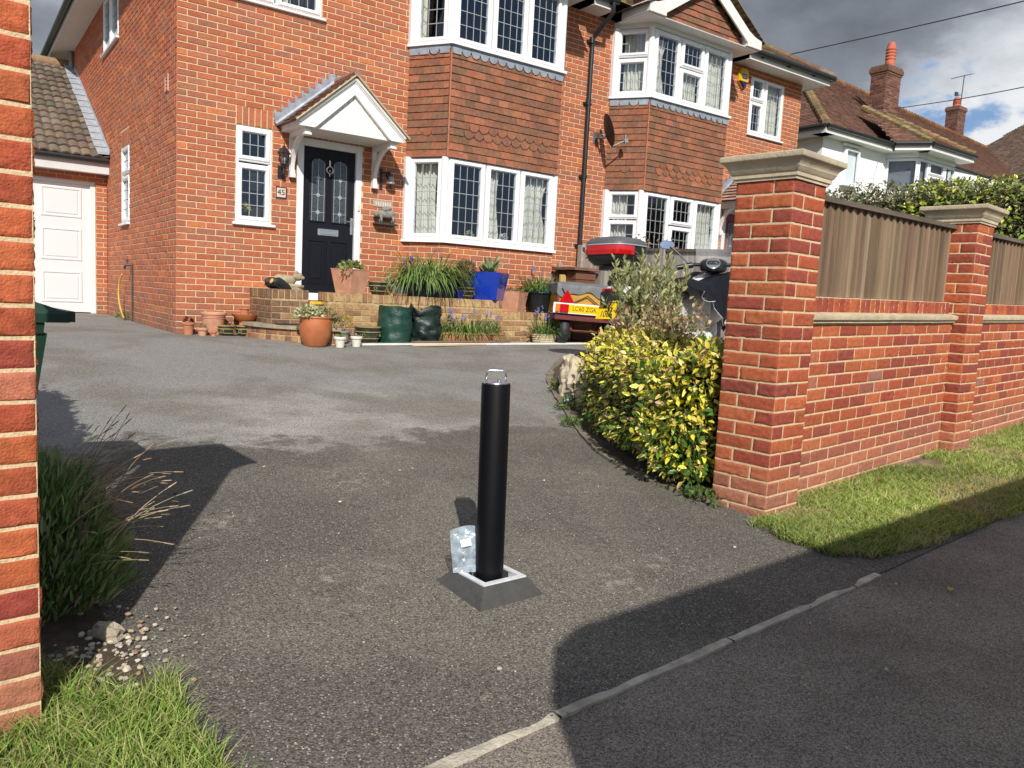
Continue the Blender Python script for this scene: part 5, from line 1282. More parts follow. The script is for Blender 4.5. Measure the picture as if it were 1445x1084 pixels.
# ------------------------------------------------------------------ garage
gar = thing('garage', 'white-doored brick garage with a mossy tiled lean roof beside the house', 'garage', (0, 4.9, 0))
GW = 3.1
m = MB()
GF = lambda u, d, z: (-GW + u, -d, z)
brick_field(m, GF, 0, GW - .008, -.1, 2.30, [(GW - 2.74, GW - .175, -.2, 2.2)], 0, base=dirty)
m.m = 1
for x in (-.175, -2.74): m.add([(x, 0, -.1), (x, .12, -.1), (x, .12, 2.2), (x, 0, 2.2)], [(0, 1, 2, 3)])
m.add([(-2.74, 0, 2.2), (-.175, 0, 2.2), (-.175, .12, 2.2), (-2.74, .12, 2.2)], [(0, 1, 2, 3)])
m.add([(-GW, 0, -.1), (-GW, 5.2, -.1), (-GW, 5.2, 2.4), (-GW, 0, 2.4)], [(0, 1, 2, 3)]); m.m = 0
obj('wall', m, [M_brick, M_mortar], gar)
M_gdoor = mat('white_garage_door', (.68, .68, .68), rough=.45, var=.02, vscale=2)
d = MB(); d.box(-2.66, -.255, .075, .11, .02, 2.12)
for i in range(3):
    for (z0, z1) in ((.17, .70), (.86, 1.40), (1.56, 2.06)):
        b = -.37 - i * .73; ring(d, b - .6, b, z0, z1, .055, .062, .076, .016); d.bbox(b - .535, b - .065, .066, .076, z0 + .065, z1 - .065, .008)
do = obj('door', d, M_gdoor, gar)
f = MB()
for a, b in ((-.255, -.178), (-2.737, -2.66)): f.bbox(a, b, .03, .12, 0, 2.195, .006)
f.bbox(-2.66, -.255, .03, .12, 2.122, 2.195, .006); obj('door_frame', f, M_gdoor, do)
fa = MB(); fa.box(-GW - .1, -.004, -.22, -.195, 2.30, 2.49); fa.box(-GW - .1, -.004, -.195, .0, 2.302, 2.312); obj('fascia', fa, mat('grey_white_fascia', (.60, .59, .58), rough=.55, var=.06), gar)
gu = MB(); gu.tube([(-GW - .1, -.27, 2.51), (-.03, -.27, 2.51)], .05, 10); obj('gutter', gu, M_black, gar, smooth=40)
# interlocking double-roman roof
rm = MB(); pt = R_(27.3); V = Vector((0, math.cos(pt), math.sin(pt))); N = Vector((0, -math.sin(pt), math.cos(pt))); O = Vector((-GW - .15, -.30, 2.53)); U = Vector((1, 0, 0))
rows, gauge, tw = 16, .32, .30; Wd = GW + .13; nc = int(Wd / tw) + 1
for r in range(rows):
    for c in range(nc):
        x0 = c * tw; x1 = min(x0 + tw, Wd)
        if x1 - x0 < .03: continue
        col = jit(random.choice([(.17, .135, .10), (.14, .115, .09), (.20, .155, .115)]), .15); k = 12
        lf = .03 + random.uniform(-.003, .004)
        prof = lambda x: .028 * (abs(math.sin(PI * ((x / (tw / 2)) % 1))) ** .8)
        vs = []; 
        for j, (y, h) in enumerate(((r * gauge, lf), (r * gauge + .002, lf - .026), (r * gauge + gauge * 1.05, .0))):
            pass
        top = []; bot = []; back = []
        for i in range(k + 1):
            x = x0 + (x1 - x0) * i / k; h = prof(x)
            top.append(O + U * x + V * (r * gauge) + N * (lf + h)); bot.append(O + U * x + V * (r * gauge + .004) + N * (lf + h - .026)); back.append(O + U * x + V * (r * gauge + gauge * 1.04) + N * h)
        vs = [tuple(q) for q in top + bot + back]; n = k + 1
        rm.add(vs, [(i, i + 1, 2 * n + i + 1, 2 * n + i) for i in range(k)] + [(n + i, n + i + 1, i + 1, i) for i in range(k)], col)
L_ = rows * gauge
rm.add([tuple(O - N * .01), tuple(O + U * Wd - N * .01), tuple(O + U * Wd + V * L_ - N * .01), tuple(O + V * L_ - N * .01)], [(0, 1, 2, 3)], (.05, .04, .03))
q0 = O + V * L_ + N * .03; rm.tube([tuple(q0), tuple(q0 + U * Wd)], .11, 10, (.28, .18, .11))
obj('roof', rm, M_rooft, gar, smooth=50)
fl = MB()
n = 15; step = L_ / n
for k in range(n):
    P0 = O + U * (Wd - .0) + V * (k * step); P1 = O + U * Wd + V * ((k + 1) * step + .03)
    w = .17 + random.uniform(-.008, .008)
    vs = [P0 - U * w + N * .075, P0 + N * .085, P1 + N * .075, P1 - U * w + N * .065, P0 + Vector((.014, 0, .15)), P1 + Vector((.014, 0, .16))]
    fl.add([tuple(x) for x in vs], [(0, 1, 2, 3), (1, 4, 5, 2)])
obj('lead_flashing', fl, mat('pale_new_lead', (.42, .46, .50), rough=.5, var=.2, vscale=9, metal=.2, bump=.2, bscale=25), gar)

# ------------------------------------------------------------------ tap and hose on the side wall
ho = thing('garden_hose', 'short yellow hose hanging from the outside tap on the side wall', 'hose', (0, 2.7, 0))
h = MB(); pts = [(-.09, .28, .70), (-.11, .42, .6), (-.12, .48, .42), (-.12, .42, .25), (-.11, .2, .08), (-.1, .08, .02)]
sp = []
for i in range(len(pts) - 1):
    for t in range(6): sp.append(Vector(pts[i]).lerp(Vector(pts[i + 1]), t / 6))
sm = [sum((sp[max(0, min(len(sp) - 1, i + j))] for j in range(-4, 5)), Vector()) / 9 for i in range(len(sp))]
h.tube(sm, .012, 10); obj('tube', h, mat('yellow_hose', (.62, .40, .06), rough=.45, var=.1), ho, smooth=True)
tp = thing('outside_tap', 'small grey outside tap with a dark pipe on the side wall', 'tap', (0, 2.62, 0))
t_ = MB(); t_.tube([(-.025, 0, 0), (-.025, 0, .84)], .012, 8); t_.tube([(-.0, .0, .82), (-.1, .06, .82), (-.11, .1, .77)], .018, 8); t_.tube([(-.08, .05, .82), (-.08, .05, .88)], .012, 8); t_.box(-.11, -.05, .03, .07, .88, .895)
obj('pipe', t_, mat('dark_copper_pipe', (.12, .10, .09), rough=.45, metal=.5), tp, smooth=40)
# ------------------------------------------------------------------ planting beside the drive
M_hedge_core = mat('dark_hedge_core', (.035, .032, .018), rough=1, var=.4, vscale=12, bump=.6, bscale=30)
M_bed = mat('bed_soil', (.07, .05, .033), rough=1, var=.45, vscale=16, bump=.8, bscale=50)
# edging line of the right-hand bed and its soil
EDGE = [(3.6, -2.9), (2.95, -3.5), (2.51, -4.11), (2.0, -4.94), (1.66, -5.5), (1.34, -6.11), (1.19, -6.64), (1.19, -6.93), (1.26, -7.18)]
def poly_at(P, t):
    n = len(P) - 1; i = min(int(t * n), n - 1); f = t * n - i
    g = lambda k: Vector((*P[max(0, min(n, k))], 0)); a, b, c, d = g(i - 1), g(i), g(i + 1), g(i + 2)
    return .5 * ((2 * b) + (c - a) * f + (2 * a - 5 * b + 4 * c - d) * f * f + (3 * b - a - 3 * c + d) * f ** 3)
bm_ = MB()
def bedfn(s, t):
    e = poly_at(EDGE, s); x = e.x + t * (3.2 - .9 * s) ; y = e.y + t * .4
    return (x, y, gz(x, y) + .015 + .035 * min(1, t * 6) + .02 * vnoise((x, y, 0), 5))
bm_.grid(50, 24, bedfn); tag(obj('flower_bed', bm_, M_bed, smooth=True), kind='structure')
ek = MB(); n = 70
for i in range(n):
    a, b = poly_at(EDGE, i / n), poly_at(EDGE, (i + 1) / n); d = (b - a).normalized(); s = Vector((d.y, -d.x, 0)); w = .035 + .012 * vnoise((i * .6, 2, 0))
    if s.x > 0: s = -s
    z = lambda p: gz(p.x, p.y) + .018 + .01 * vnoise((p.x * 7, p.y * 7, 1))
    q = [a + s * w, b + s * w, b - s * w, a - s * w]
    ek.add([(p.x, p.y, z(p)) for p in q] + [(p.x, p.y, gz(p.x, p.y) - .03) for p in q], [(0, 1, 2, 3), (0, 4, 5, 1), (2, 6, 7, 3), (3, 2, 1, 0)])
tag(obj('bed_edging', ek, mat('mossy_edging', (.20, .165, .115), rough=1, var=.35, vscale=14, bump=.6, bscale=70, dirt=.5, dirtcol=(.08, .075, .04))), kind='structure')

def shell_hedge(root, CP, wid, ht, n, L0, L1, ratio, cols, mid=None, seed=1, zmin=-.0, lump=.12, core=True, mname=None, flat=.5, yel=None, nrings=26, clip=None, csc=.64):
    """leafy hedge round the centre line CP (x, y): rounded box section"""
    r = np.random.default_rng(seed)
    P = np.zeros((n, 3)); D = np.zeros((n, 3)); sh = np.zeros(n); top = np.zeros(n)
    for i in range(n):
        cap = r.random() < .12
        s = r.random(); c = poly_at(CP, s); c2 = poly_at(CP, min(1, s + .01)); c0 = poly_at(CP, max(0, s - .01)); t = (c2 - c0).normalized(); nn = Vector((t.y, -t.x, 0))
        ph = r.uniform(-.42 * PI, 1.42 * PI)
        cx, cz = math.cos(ph), math.sin(ph); e = .62
        u = math.copysign(abs(cx) ** e, cx); v = math.copysign(abs(cz) ** e, cz)
        o = nn * u; 
        if cap:
            k = -1 if r.random() < .5 else 1; c = poly_at(CP, 0 if k < 0 else 1); f = r.uniform(-.9, .9); c = c + nn * 0; o = (t * k * .45 + nn * f * .9); 
        rad = r.uniform(.72, 1.04)
        q = Vector((c.x + o.x * wid, c.y + o.y * wid, 0)); lum = 1 + lump * noise.noise(Vector((q.x * 2.3, q.y * 2.3, v * 1.4 + seed)))
        w_ = wid * rad * lum; h_ = ht * (.5 + .5 * v * rad * lum)
        x, y = c.x + o.x * w_, c.y + o.y * w_
        if clip: x, y = clip(x, y)
        P[i] = (x, y, max(h_, .02) ); D[i] = (o.x, o.y, max(-.2, v) * .9); sh[i] = rad; top[i] = v
    rd = rdir(n)
    Dr = D * .8 + rd * .75 + np.array([0, 0, -.15]); Dr /= np.linalg.norm(Dr, axis=1)[:, None]
    Un = D * .9 + rdir(n) * .55 + np.array([0, 0, flat])
    Ln = r.uniform(L0, L1, n); C = pal(n, cols, .25)
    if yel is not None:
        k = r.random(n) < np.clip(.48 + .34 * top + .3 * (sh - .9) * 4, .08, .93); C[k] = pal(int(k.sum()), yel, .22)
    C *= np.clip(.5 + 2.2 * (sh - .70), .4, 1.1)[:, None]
    V, F, CC = leaves(P, Dr, Un, Ln, Ln * ratio, C, .35)
    if mid is not None:
        CC = CC.reshape(-1, 7, 3); CC[:, 2] = CC[:, 2] * .35 + np.array(mid) * .65; CC[:, 0] *= .7; CC = CC.reshape(-1, 3)
    nobj('foliage', V, F, CC, M_gloss if mname is None else mname, root)
    if core:
        m = MB(); rings = []
        for k in range(nrings + 1):
            s = k / nrings; c = poly_at(CP, s); t = (poly_at(CP, min(1, s + .01)) - poly_at(CP, max(0, s - .01))).normalized(); nn = Vector((t.y, -t.x, 0)); sc = csc * min(1, (min(s, 1 - s) * 9 + .25))
            ring_ = []
            for j in range(16):
                a = 2 * PI * j / 16; u = math.copysign(abs(math.cos(a)) ** .6, math.cos(a)); v = math.copysign(abs(math.sin(a)) ** .6, math.sin(a))
                q = sc * (1 + .15 * noise.noise(Vector((c.x * 3 + u, c.y * 3, v * 2))))
                ring_.append((c.x + nn.x * u * wid * q, c.y + nn.y * u * wid * q, max(.0, ht * (.5 + .5 * v * q))))
            rings.append(ring_)
        m.loft(rings); obj('branches', m, M_hedge_core, root, smooth=True)  # dark solid core paints the shaded gaps between the leaves
def ground_root(name, label, cat, x, y, group=None): return thing(name, label, cat, (x, y, gz(x, y)), group=group)
rel = lambda CP, x, y: [(a - x, b - y) for a, b in CP]
HX, HY = 1.85, -6.2
def hclip(x, y):
    # keep the foliage on its own side of the wall and the pillar
    p = Matrix.Rotation(-WROT, 3, 'Z') @ (Vector((x + HX, y + HY, 0)) - WO)
    if p.y < .42 and p.x > -.05: p.y = .42 + random.uniform(0, .08)
    elif p.y < .12 and p.x > -.18: p.x = -.18 - random.uniform(0, .06)
    q = Matrix.Rotation(WROT, 3, 'Z') @ p + WO
    return q.x - HX, q.y - HY
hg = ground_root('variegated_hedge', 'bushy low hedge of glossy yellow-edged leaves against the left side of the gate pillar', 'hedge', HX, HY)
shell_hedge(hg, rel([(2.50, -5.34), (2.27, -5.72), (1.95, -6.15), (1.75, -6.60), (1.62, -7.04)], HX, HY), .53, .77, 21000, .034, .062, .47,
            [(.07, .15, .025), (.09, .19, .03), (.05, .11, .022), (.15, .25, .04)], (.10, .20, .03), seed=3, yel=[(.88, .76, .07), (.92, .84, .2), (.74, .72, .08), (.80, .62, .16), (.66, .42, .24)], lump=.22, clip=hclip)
YG = [(.88, .76, .07), (.92, .84, .2), (.74, .72, .08), (.09, .19, .03), (.07, .15, .025), (.15, .25, .04), (.80, .62, .16)]
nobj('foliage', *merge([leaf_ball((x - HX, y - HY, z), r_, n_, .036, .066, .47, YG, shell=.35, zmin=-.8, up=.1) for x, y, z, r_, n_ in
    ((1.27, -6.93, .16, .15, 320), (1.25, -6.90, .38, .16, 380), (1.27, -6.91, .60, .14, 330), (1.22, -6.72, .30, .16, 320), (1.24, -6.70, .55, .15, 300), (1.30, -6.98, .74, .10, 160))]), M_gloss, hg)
# olive-leaved shrub behind
ol = ground_root('olive_shrub', 'tall grey-green narrow-leaved shrub rising behind the yellow hedge', 'shrub', 2.50, -5.32)
mb = MB(); LP = []; LD = []
for k in range(120):
    a = random.uniform(0, 2 * PI); r0 = random.uniform(0, .08); sp = random.uniform(.08, .36); h = random.uniform(.8, 1.42) * (1 - .25 * sp)
    pts = []
    for j in range(9):
        t = j / 8; rr = r0 + sp * t ** 1.3; pts.append(Vector((rr * math.cos(a) + .03 * vnoise((k, t * 3, 0)), rr * math.sin(a) * .9, h * t)))
    mb.tube(pts, [.007 * (1 - .8 * j / 8) for j in range(9)], 4, jit((.2, .15, .1), .2))
    for q in range(60):
        t = random.uniform(.40, 1) ; i = min(7, int(t * 8)); f = t * 8 - i; p = pts[i].lerp(pts[i + 1], f); d = (pts[i + 1] - pts[i]).normalized()
        b = random.uniform(0, 6.3); o = Vector((math.cos(b), math.sin(b), random.uniform(.1, .9))); LP.append(p); LD.append((d * .7 + o * .8).normalized())
LP = np.array([tuple(v) for v in LP]); LD = np.array([tuple(v) for v in LD]); n = len(LP); Ln = rng.uniform(.04, .072, n)
obj('branches', mb, M_dry, ol); nobj('foliage', *leaves(LP, LD, rdir(n), Ln, Ln * .32, pal(n, [(.40, .42, .18), (.32, .36, .14), (.50, .48, .25), (.25, .28, .11)], .2), .15), M_leaf, ol)
# russet, half-dead shrub between them
br = ground_root('russet_shrub', 'half-dead twiggy shrub with russet and tan leaves between the hedge and the scooter', 'shrub', 2.28, -5.66)
mb = MB(); LP = []
for k in range(170):
    a = random.uniform(0, 2 * PI); sp = random.uniform(.08, .38); h = random.uniform(.70, 1.06); pts = []
    for j in range(6):
        t = j / 5; pts.append(Vector((sp * t * math.cos(a) * 1.05, sp * t * math.sin(a), h * t)) + Vector((vnoise((k, t * 4, 1)), vnoise((k, t * 4, 5)), 0)) * .05)
    mb.tube(pts, [.005 * (1 - .7 * j / 5) for j in range(6)], 4, jit((.22, .15, .09), .25))
    for q in range(20): 
        t = random.uniform(.35, 1) * 5; i = min(4, int(t)); LP.append(pts[i].lerp(pts[i + 1], t - i) + Vector((random.uniform(-.03, .03), random.uniform(-.03, .03), random.uniform(-.03, .03))))
LP = np.array([tuple(v) for v in LP]); n = len(LP); Ln = rng.uniform(.02, .045, n)
obj('branches', mb, M_dry, br); nobj('foliage', *leaves(LP, rdir(n), rdir(n), Ln, Ln * .6, pal(n, [(.42, .23, .11), (.52, .34, .18), (.32, .17, .10), (.36, .34, .13), (.22, .26, .08), (.58, .44, .27)], .25), .5), M_leaf, br)
pk = ground_root('budding_sapling', 'thin bare sapling with pale pink buds in front of the scooter apron', 'sapling', 2.45, -6.25)
mb = MB(); fm = MB()
for k in range(5):
    p = [Vector((0, 0, 0)), Vector((.02 * k - .03, .02, .5)), Vector((.05 * k - .09, .03 * k - .05, .85)), Vector((.07 * k - .13, .04 * k - .06, 1.0 + .03 * k))]; mb.tube(p, [.006, .005, .004, .002], 5, (.2, .14, .09))
    for q in range(9):
        t = random.uniform(0, 1); c = p[2].lerp(p[3], t) + Vector((random.uniform(-.03, .03), random.uniform(-.03, .03), random.uniform(-.02, .03))); fm.ball(tuple(c), .011, 6, 5, jit(random.choice([(.62, .30, .27), (.55, .42, .12), (.5, .36, .3)]), .2))
obj('stems', mb, M_dry, pk); obj('buds', fm, M_petal, pk)
# rocks and weeds at the bed's corner
M_rock = mat('pale_limestone', (.52, .44, .31), rough=.95, var=.25, vscale=6, bump=.9, bscale=18, dirt=.5, dirtcol=(.16, .14, .08))
def rock(label, x, y, r, seed, rz=0.):
    t = thing('rock', label, 'rock', (x, y, gz(x, y)), rz); m = MB(); N = 40; rings = []
    for i in range(27):
        th = PI * i / 26; row = []
        for k in range(N):
            w = 2 * PI * k / N; d = Vector((math.sin(th) * math.cos(w), math.sin(th) * math.sin(w), -math.cos(th)))
            c_ = noise.cell(d * 1.4 + Vector((seed, 0, 0))); q = 1 + .30 * noise.noise(d * 1.7 + Vector((seed, 1, 2))) - .34 * abs(noise.noise(d * 3.1 + Vector((1, seed, 2)))) - .16 * abs(noise.noise(d * 7.5 + Vector((3, seed, 2)))) + .16 * c_
            row.append((r[0] * d.x * q, r[1] * d.y * q, r[2] * (.75 + d.z * q)))
        rings.append(row)
    m.loft(rings, cap=False); obj('stone', m, M_rock, t, smooth=35)
rock('upright pale limestone rock at the left end of the yellow hedge', 2.46, -4.46, (.13, .16, .23), 3.1, .3)
rock('smaller pale rock lying at the foot of the upright limestone rock', 2.17, -4.98, (.12, .13, .10), 7.7, 1.)
def weed(label, x, y, r, h, n, cols, flowers=0, name='weed'):
    t = thing(name, label, 'weed', (x, y, gz(x, y))); nobj('foliage', *leaf_ball((0, 0, h * .35), r, n, .02, .05, .45, cols, shell=.2, zmin=-.2, ell=(1, 1, h / r * .8)), M_leaf, t)
    if flowers:
        for k in range(flowers):
            f = MB(); a = random.uniform(0, 6.3); q = r * random.uniform(.2, .8); zz = h * random.uniform(.8, 1.25); f.ball((q * math.cos(a), q * math.sin(a), zz), .012, 6, 4, (.42, .46, .75)); f.tube([(q * .3 * math.cos(a), q * .3 * math.sin(a), .02), (q * math.cos(a), q * math.sin(a), zz)], .002, 4, (.1, .18, .05)); obj('flower', f, M_petal, t)
WG = [(.13, .2, .05), (.18, .26, .07), (.1, .15, .04)]
weed('green weed with tiny blue flowers beside the limestone rock', 2.50, -4.26, .12, .13, 240, WG, 7)
weed('low weed on the bed edging between the rock and the hedge', 2.02, -4.93, .10, .09, 160, WG, 2)
weed('low weed growing on the edging at the foot of the gate pillar', 1.22, -7.10, .12, .05, 200, WG)
weed('small weed under the left end of the hedge', 1.66, -5.42, .08, .06, 110, WG)
weed('small weeds by the garden hose on the side wall', -.10, 2.95, .10, .1, 90, WG)

# ------------------------------------------------------------------ grass
def blades(n, pick, h0, h1, w, cols, lean=.5, straw=0.):
    P = np.array([pick() for _ in range(n)]); a = rng.uniform(0, 2 * PI, n); h = rng.uniform(h0, h1, n); ln = rng.uniform(.1, 1, n) * lean
    D = np.stack([np.cos(a) * ln, np.sin(a) * ln, np.ones(n)], 1); sa = rng.uniform(0, 2 * PI, n); S_ = np.stack([np.cos(sa), np.sin(sa), np.zeros(n)], 1) * (w * rng.uniform(.6, 1.3, n))[:, None]
    C = pal(n, cols, .25)
    if straw:
        k = np.array([noise.noise(Vector((q[0] * 1.7, q[1] * 2.4, 5.))) + .6 * noise.noise(Vector((q[0] * 6, q[1] * 6, 1.))) for q in P]); k = np.clip((k - .05) * 2.6, 0, 1)[:, None] * straw; C = C * (1 - k) + np.array([.60, .50, .25]) * k; h = h * (1 - .5 * k[:, 0])
        k2 = np.array([noise.noise(Vector((q[0] * 1.1, q[1] * 1.6, 15.))) for q in P]); C = C * (1 + .45 * k2[:, None])
    m = P + D * (h * .55)[:, None]; D2 = D.copy(); D2[:, :2] *= 2.2; D2[:, 2] *= .75; tip = m + D2 * (h * .45)[:, None]
    V = np.stack([P - S_ / 2, P + S_ / 2, m - S_ * .4, m + S_ * .4, tip - S_ * .06, tip + S_ * .06], 1).reshape(-1, 3)
    b = (np.arange(n) * 6)[:, None]; F = np.concatenate([b + np.array([[0, 1, 3, 2]]), b + np.array([[2, 3, 5, 4]])])
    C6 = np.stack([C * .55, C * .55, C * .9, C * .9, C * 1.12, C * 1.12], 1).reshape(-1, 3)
    return V, F, C6
M_grass = mat('grass_blade', attr=True, rough=.55, var=.1, vscale=30, spec=.3, sub=.3)
M_turf = mat('turf_soil', (.20, .15, .085), rough=1, var=.5, vscale=9, bump=.8, bscale=60)
wall_y = lambda x: WO.y + (x - WO.x) * math.tan(WROT) + .10
VL = [(1.13, -7.30), (1.10, -7.62), (1.05, -7.9), (1.10, -8.12)]
vx0 = lambda y: 1.08 + .07 * vnoise((y * 6, 1, 0)) + (.35 * max(0, (-7.93 - y) / .2) if y < -7.93 else 0)
pavey = lambda x: (-8.13 if x < 2.9 else -8.10 + .02 * (x - 2.9)) + .045 * vnoise((x * 3.2, 3, 0)) + .025 * vnoise((x * 11, 3, 0))
vm = MB()
def vfn(s, t):
    ya = pavey(1.1 + s * 8); yb = wall_y(1.1 + s * 8) - .04; y = ya + (yb - ya) * t; x = vx0(y) + s * 8.2
    e = min(1, t * 5, s * 40)
    return (x, y, gz(x, y) - .022 + .034 * e + .012 * vnoise((x, y, 0), 4) * e)
vm.grid(120, 24, vfn); tag(obj('verge', vm, M_turf, smooth=True), kind='structure')
def pick_verge():
    while 1:
        x = 1.0 + 7.4 * random.random() ** 1.5; y = random.uniform(-8.16, -6.35); bare = noise.noise(Vector((x * 1.9, y * 2.6, 7))); edge = min(y - pavey(x), x - vx0(y))
        if edge < .05 + .05 * noise.noise(Vector((x * 5, y * 5, 3))) or y > wall_y(x) - .005: continue
        if x < 1.62 and y > wall_y(x) - .105: continue      # pillar foot
        if x > 1.9 and random.random() < .8 * max(0, bare - .15) * 4: continue
        if edge < .12 and random.random() < .6 - edge * 5: continue
        return (x, y, gz(x, y) + .004)
GC = [(.28, .41, .07), (.36, .50, .09), (.21, .34, .06), (.45, .54, .14), (.58, .52, .24), (.40, .45, .13)]
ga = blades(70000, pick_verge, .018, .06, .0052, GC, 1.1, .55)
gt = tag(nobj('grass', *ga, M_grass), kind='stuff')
def pick_left():
    while 1:
        x = random.uniform(-2.7, -1.66); y = random.uniform(-8.42, -7.50); lim = -1.72 + .05 * vnoise((y * 5, 0, 0)) + (.12 * (-y - 8.0) if y < -8.0 else -.35 * max(0, y + 7.72) * 2)
        if x > lim: continue
        if noise.noise(Vector((x * 3, y * 3, 2))) > .38: continue
        return (x, y, gz(x, y) + .012)
lp_ = MB(); lp_.grid(24, 30, lambda s, t: (lambda x, y: (x, y, gz(x, y) + .006 + .02 * min(1, (1 - s) * 5) + .008 * vnoise((x, y, 0), 8)))(-3.2 + s * (1.43 + .04 * math.sin(t * 9) + .05 * vnoise((t * 8, 0, 1)) - .10 * t), -8.40 + t * 3.2))
tag(obj('flower_bed', lp_, M_bed, smooth=True), kind='structure')
tag(nobj('grass', *blades(16000, pick_left, .025, .085, .0036, [(.25, .38, .07), (.33, .47, .09), (.19, .31, .055), (.41, .50, .13), (.54, .48, .22)], 1.0), M_grass), kind='stuff')
# gravel spill by the left pillar
gv = MB()
for k in range(170):
    x = random.gauss(-1.84, .10); y = random.gauss(-7.50, .13); r = random.uniform(.003, .011)
    if x < -2.03: continue
    gv.ball((x, y, gz(x, y) + .012 + r * .3), (r, r * random.uniform(.6, 1), r * .6), 7, 5, jit(random.choice([(.5, .44, .34), (.4, .33, .23), (.34, .3, .25), (.55, .5, .43), (.32, .22, .14)]), .15), jit=.5, seed=k)
tag(obj('gravel', gv, mat('pebble', attr=True, rough=.85, var=.2, vscale=40, bump=.3)), kind='stuff')
cb = thing('rubble_lump', 'broken lump of grey mortar on the soil beside the lavender', 'rubble', (-1.83, -7.36, gz(-1.83, -7.36)), .4); m = MB(); m.ball((0, 0, .02), (.035, .06, .028), 14, 10, jit=.5, seed=9); obj('lump', m, M_conc, cb)
# lavender
lv = ground_root('lavender_bush', 'dark green lavender bush with dry straw stalks beside the left gate pillar', 'bush', -1.97, -6.93)
n = 7000; d_ = rdir(n, -.05); rad = rng.uniform(.3, 1.0, n) ** .5
lum = np.array([1 + .22 * noise.noise(Vector(tuple(q * 2.6))) for q in d_]); Pl = d_ * (rad * lum)[:, None] * np.array([.255, .37, .40]) + np.array([0, 0, .03])
Dl = d_ * np.array([.7, .7, .3]) + rdir(n) * .35 + np.array([0, 0, .9]); Dl /= np.linalg.norm(Dl, axis=1)[:, None]; Ll = rng.uniform(.035, .075, n)
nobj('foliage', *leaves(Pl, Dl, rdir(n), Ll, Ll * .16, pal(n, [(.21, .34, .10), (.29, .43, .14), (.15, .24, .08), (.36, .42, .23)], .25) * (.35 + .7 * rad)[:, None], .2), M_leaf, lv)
mb = MB()
for k in range(150):
    a = random.uniform(-1.5, 1.2); L_ = random.uniform(.12, .34); el = random.uniform(.1, 1.25); b = Vector((random.uniform(0, .2), random.uniform(-.3, .3), random.uniform(.14, .36))); d = Vector((math.cos(a) * math.cos(el), math.sin(a) * math.cos(el), math.sin(el)))
    pts = [b]; 
    for j in range(5): d = (d + Vector((.05, 0, -.09))).normalized(); pts.append(pts[-1] + d * L_ / 5)
    c = jit(random.choice([(.34, .25, .16), (.26, .18, .12), (.42, .33, .22)]), .2); mb.tube(pts, [.0016, .0015, .0014, .0012, .001, .0008], 4, c); mb.tube([pts[-1] - d * .03, pts[-1]], [.0025, .0015], 5, c)
obj('dry_stalks', mb, M_dry, lv)
# fallen leaves on the verge
for lab, x, y, a in (('yellow fallen leaf on the verge, the one farther from the kerb', 2.904, -7.758, .5), ('yellow fallen leaf on the verge, the one nearer the kerb', 2.376, -7.899, 1.8)):
    t = thing('fallen_leaf', lab, 'leaf', (x, y, gz(x, y) + .06), a); nobj('blade', *leaves(np.array([[0, 0, 0.]]), np.array([[1., 0, .1]]), np.array([[0, 0, 1.]]), np.array([.075]), np.array([.03]), np.array([[.75, .45, .02]])), M_petal, t)
# unseen hedge added behind the left pillar: throws the long shadow across the drive
lh = ground_root('shadow_hedge', 'unseen leafy hedge added behind the left pillar to cast its shadow on the drive', 'hedge', -2.75, -4.5)
shell_hedge(lh, rel([(-2.82, -5.35), (-2.82, -5.8), (-2.82, -6.3), (-2.84, -6.9)], -2.75, -4.5), .40, 1.62, 3200, .05, .08, .5, [(.06, .1, .02), (.09, .14, .03)], seed=8, csc=.97)

# grit and leaf scraps on the tarmac
gr = MB()
for k in range(420):
    if k < 300: x, y = random.uniform(-1.7, 2.2), random.uniform(-8.35, -5.6)
    else: x, y = random.uniform(-1.2, 3.5), random.uniform(-9.2, -8.3)
    if (x + .535) ** 2 + (y + 7.535) ** 2 < .06: continue
    if x > 1.0 and y > -8.25: continue
    r = random.uniform(.0018, .0048) if random.random() < .93 else random.uniform(.006, .010)
    gr.ball((x, y, gz(x, y) + r * .4 + (.002 if y < ky(x) else .003)), (r, r * random.uniform(.6, 1), r * .6), 6, 4, jit(random.choice([(.55, .5, .4), (.42, .36, .27), (.3, .25, .2), (.14, .10, .07)]), .2))
tag(obj('grit', gr, mat('pebble')), kind='stuff')
for lab, x, y, a in (('small yellow leaf lying on the shaded pavement at the right', 1.27, -8.42, .4), ('brown curled leaf lying on the shaded pavement, nearer the verge than the yellow one', 2.15, -8.47, 1.2)):
    t = thing('fallen_leaf', lab, 'leaf', (x, y, gz(x, y) + .008), a); nobj('blade', *leaves(np.array([[0, 0, 0.]]), np.array([[1., 0, .15]]), np.array([[0, 0, 1.]]), np.array([.045]), np.array([.028]), np.array([[.6, .45, .06] if 'yellow leaf' in lab else [.12, .07, .04]])), M_petal, t)
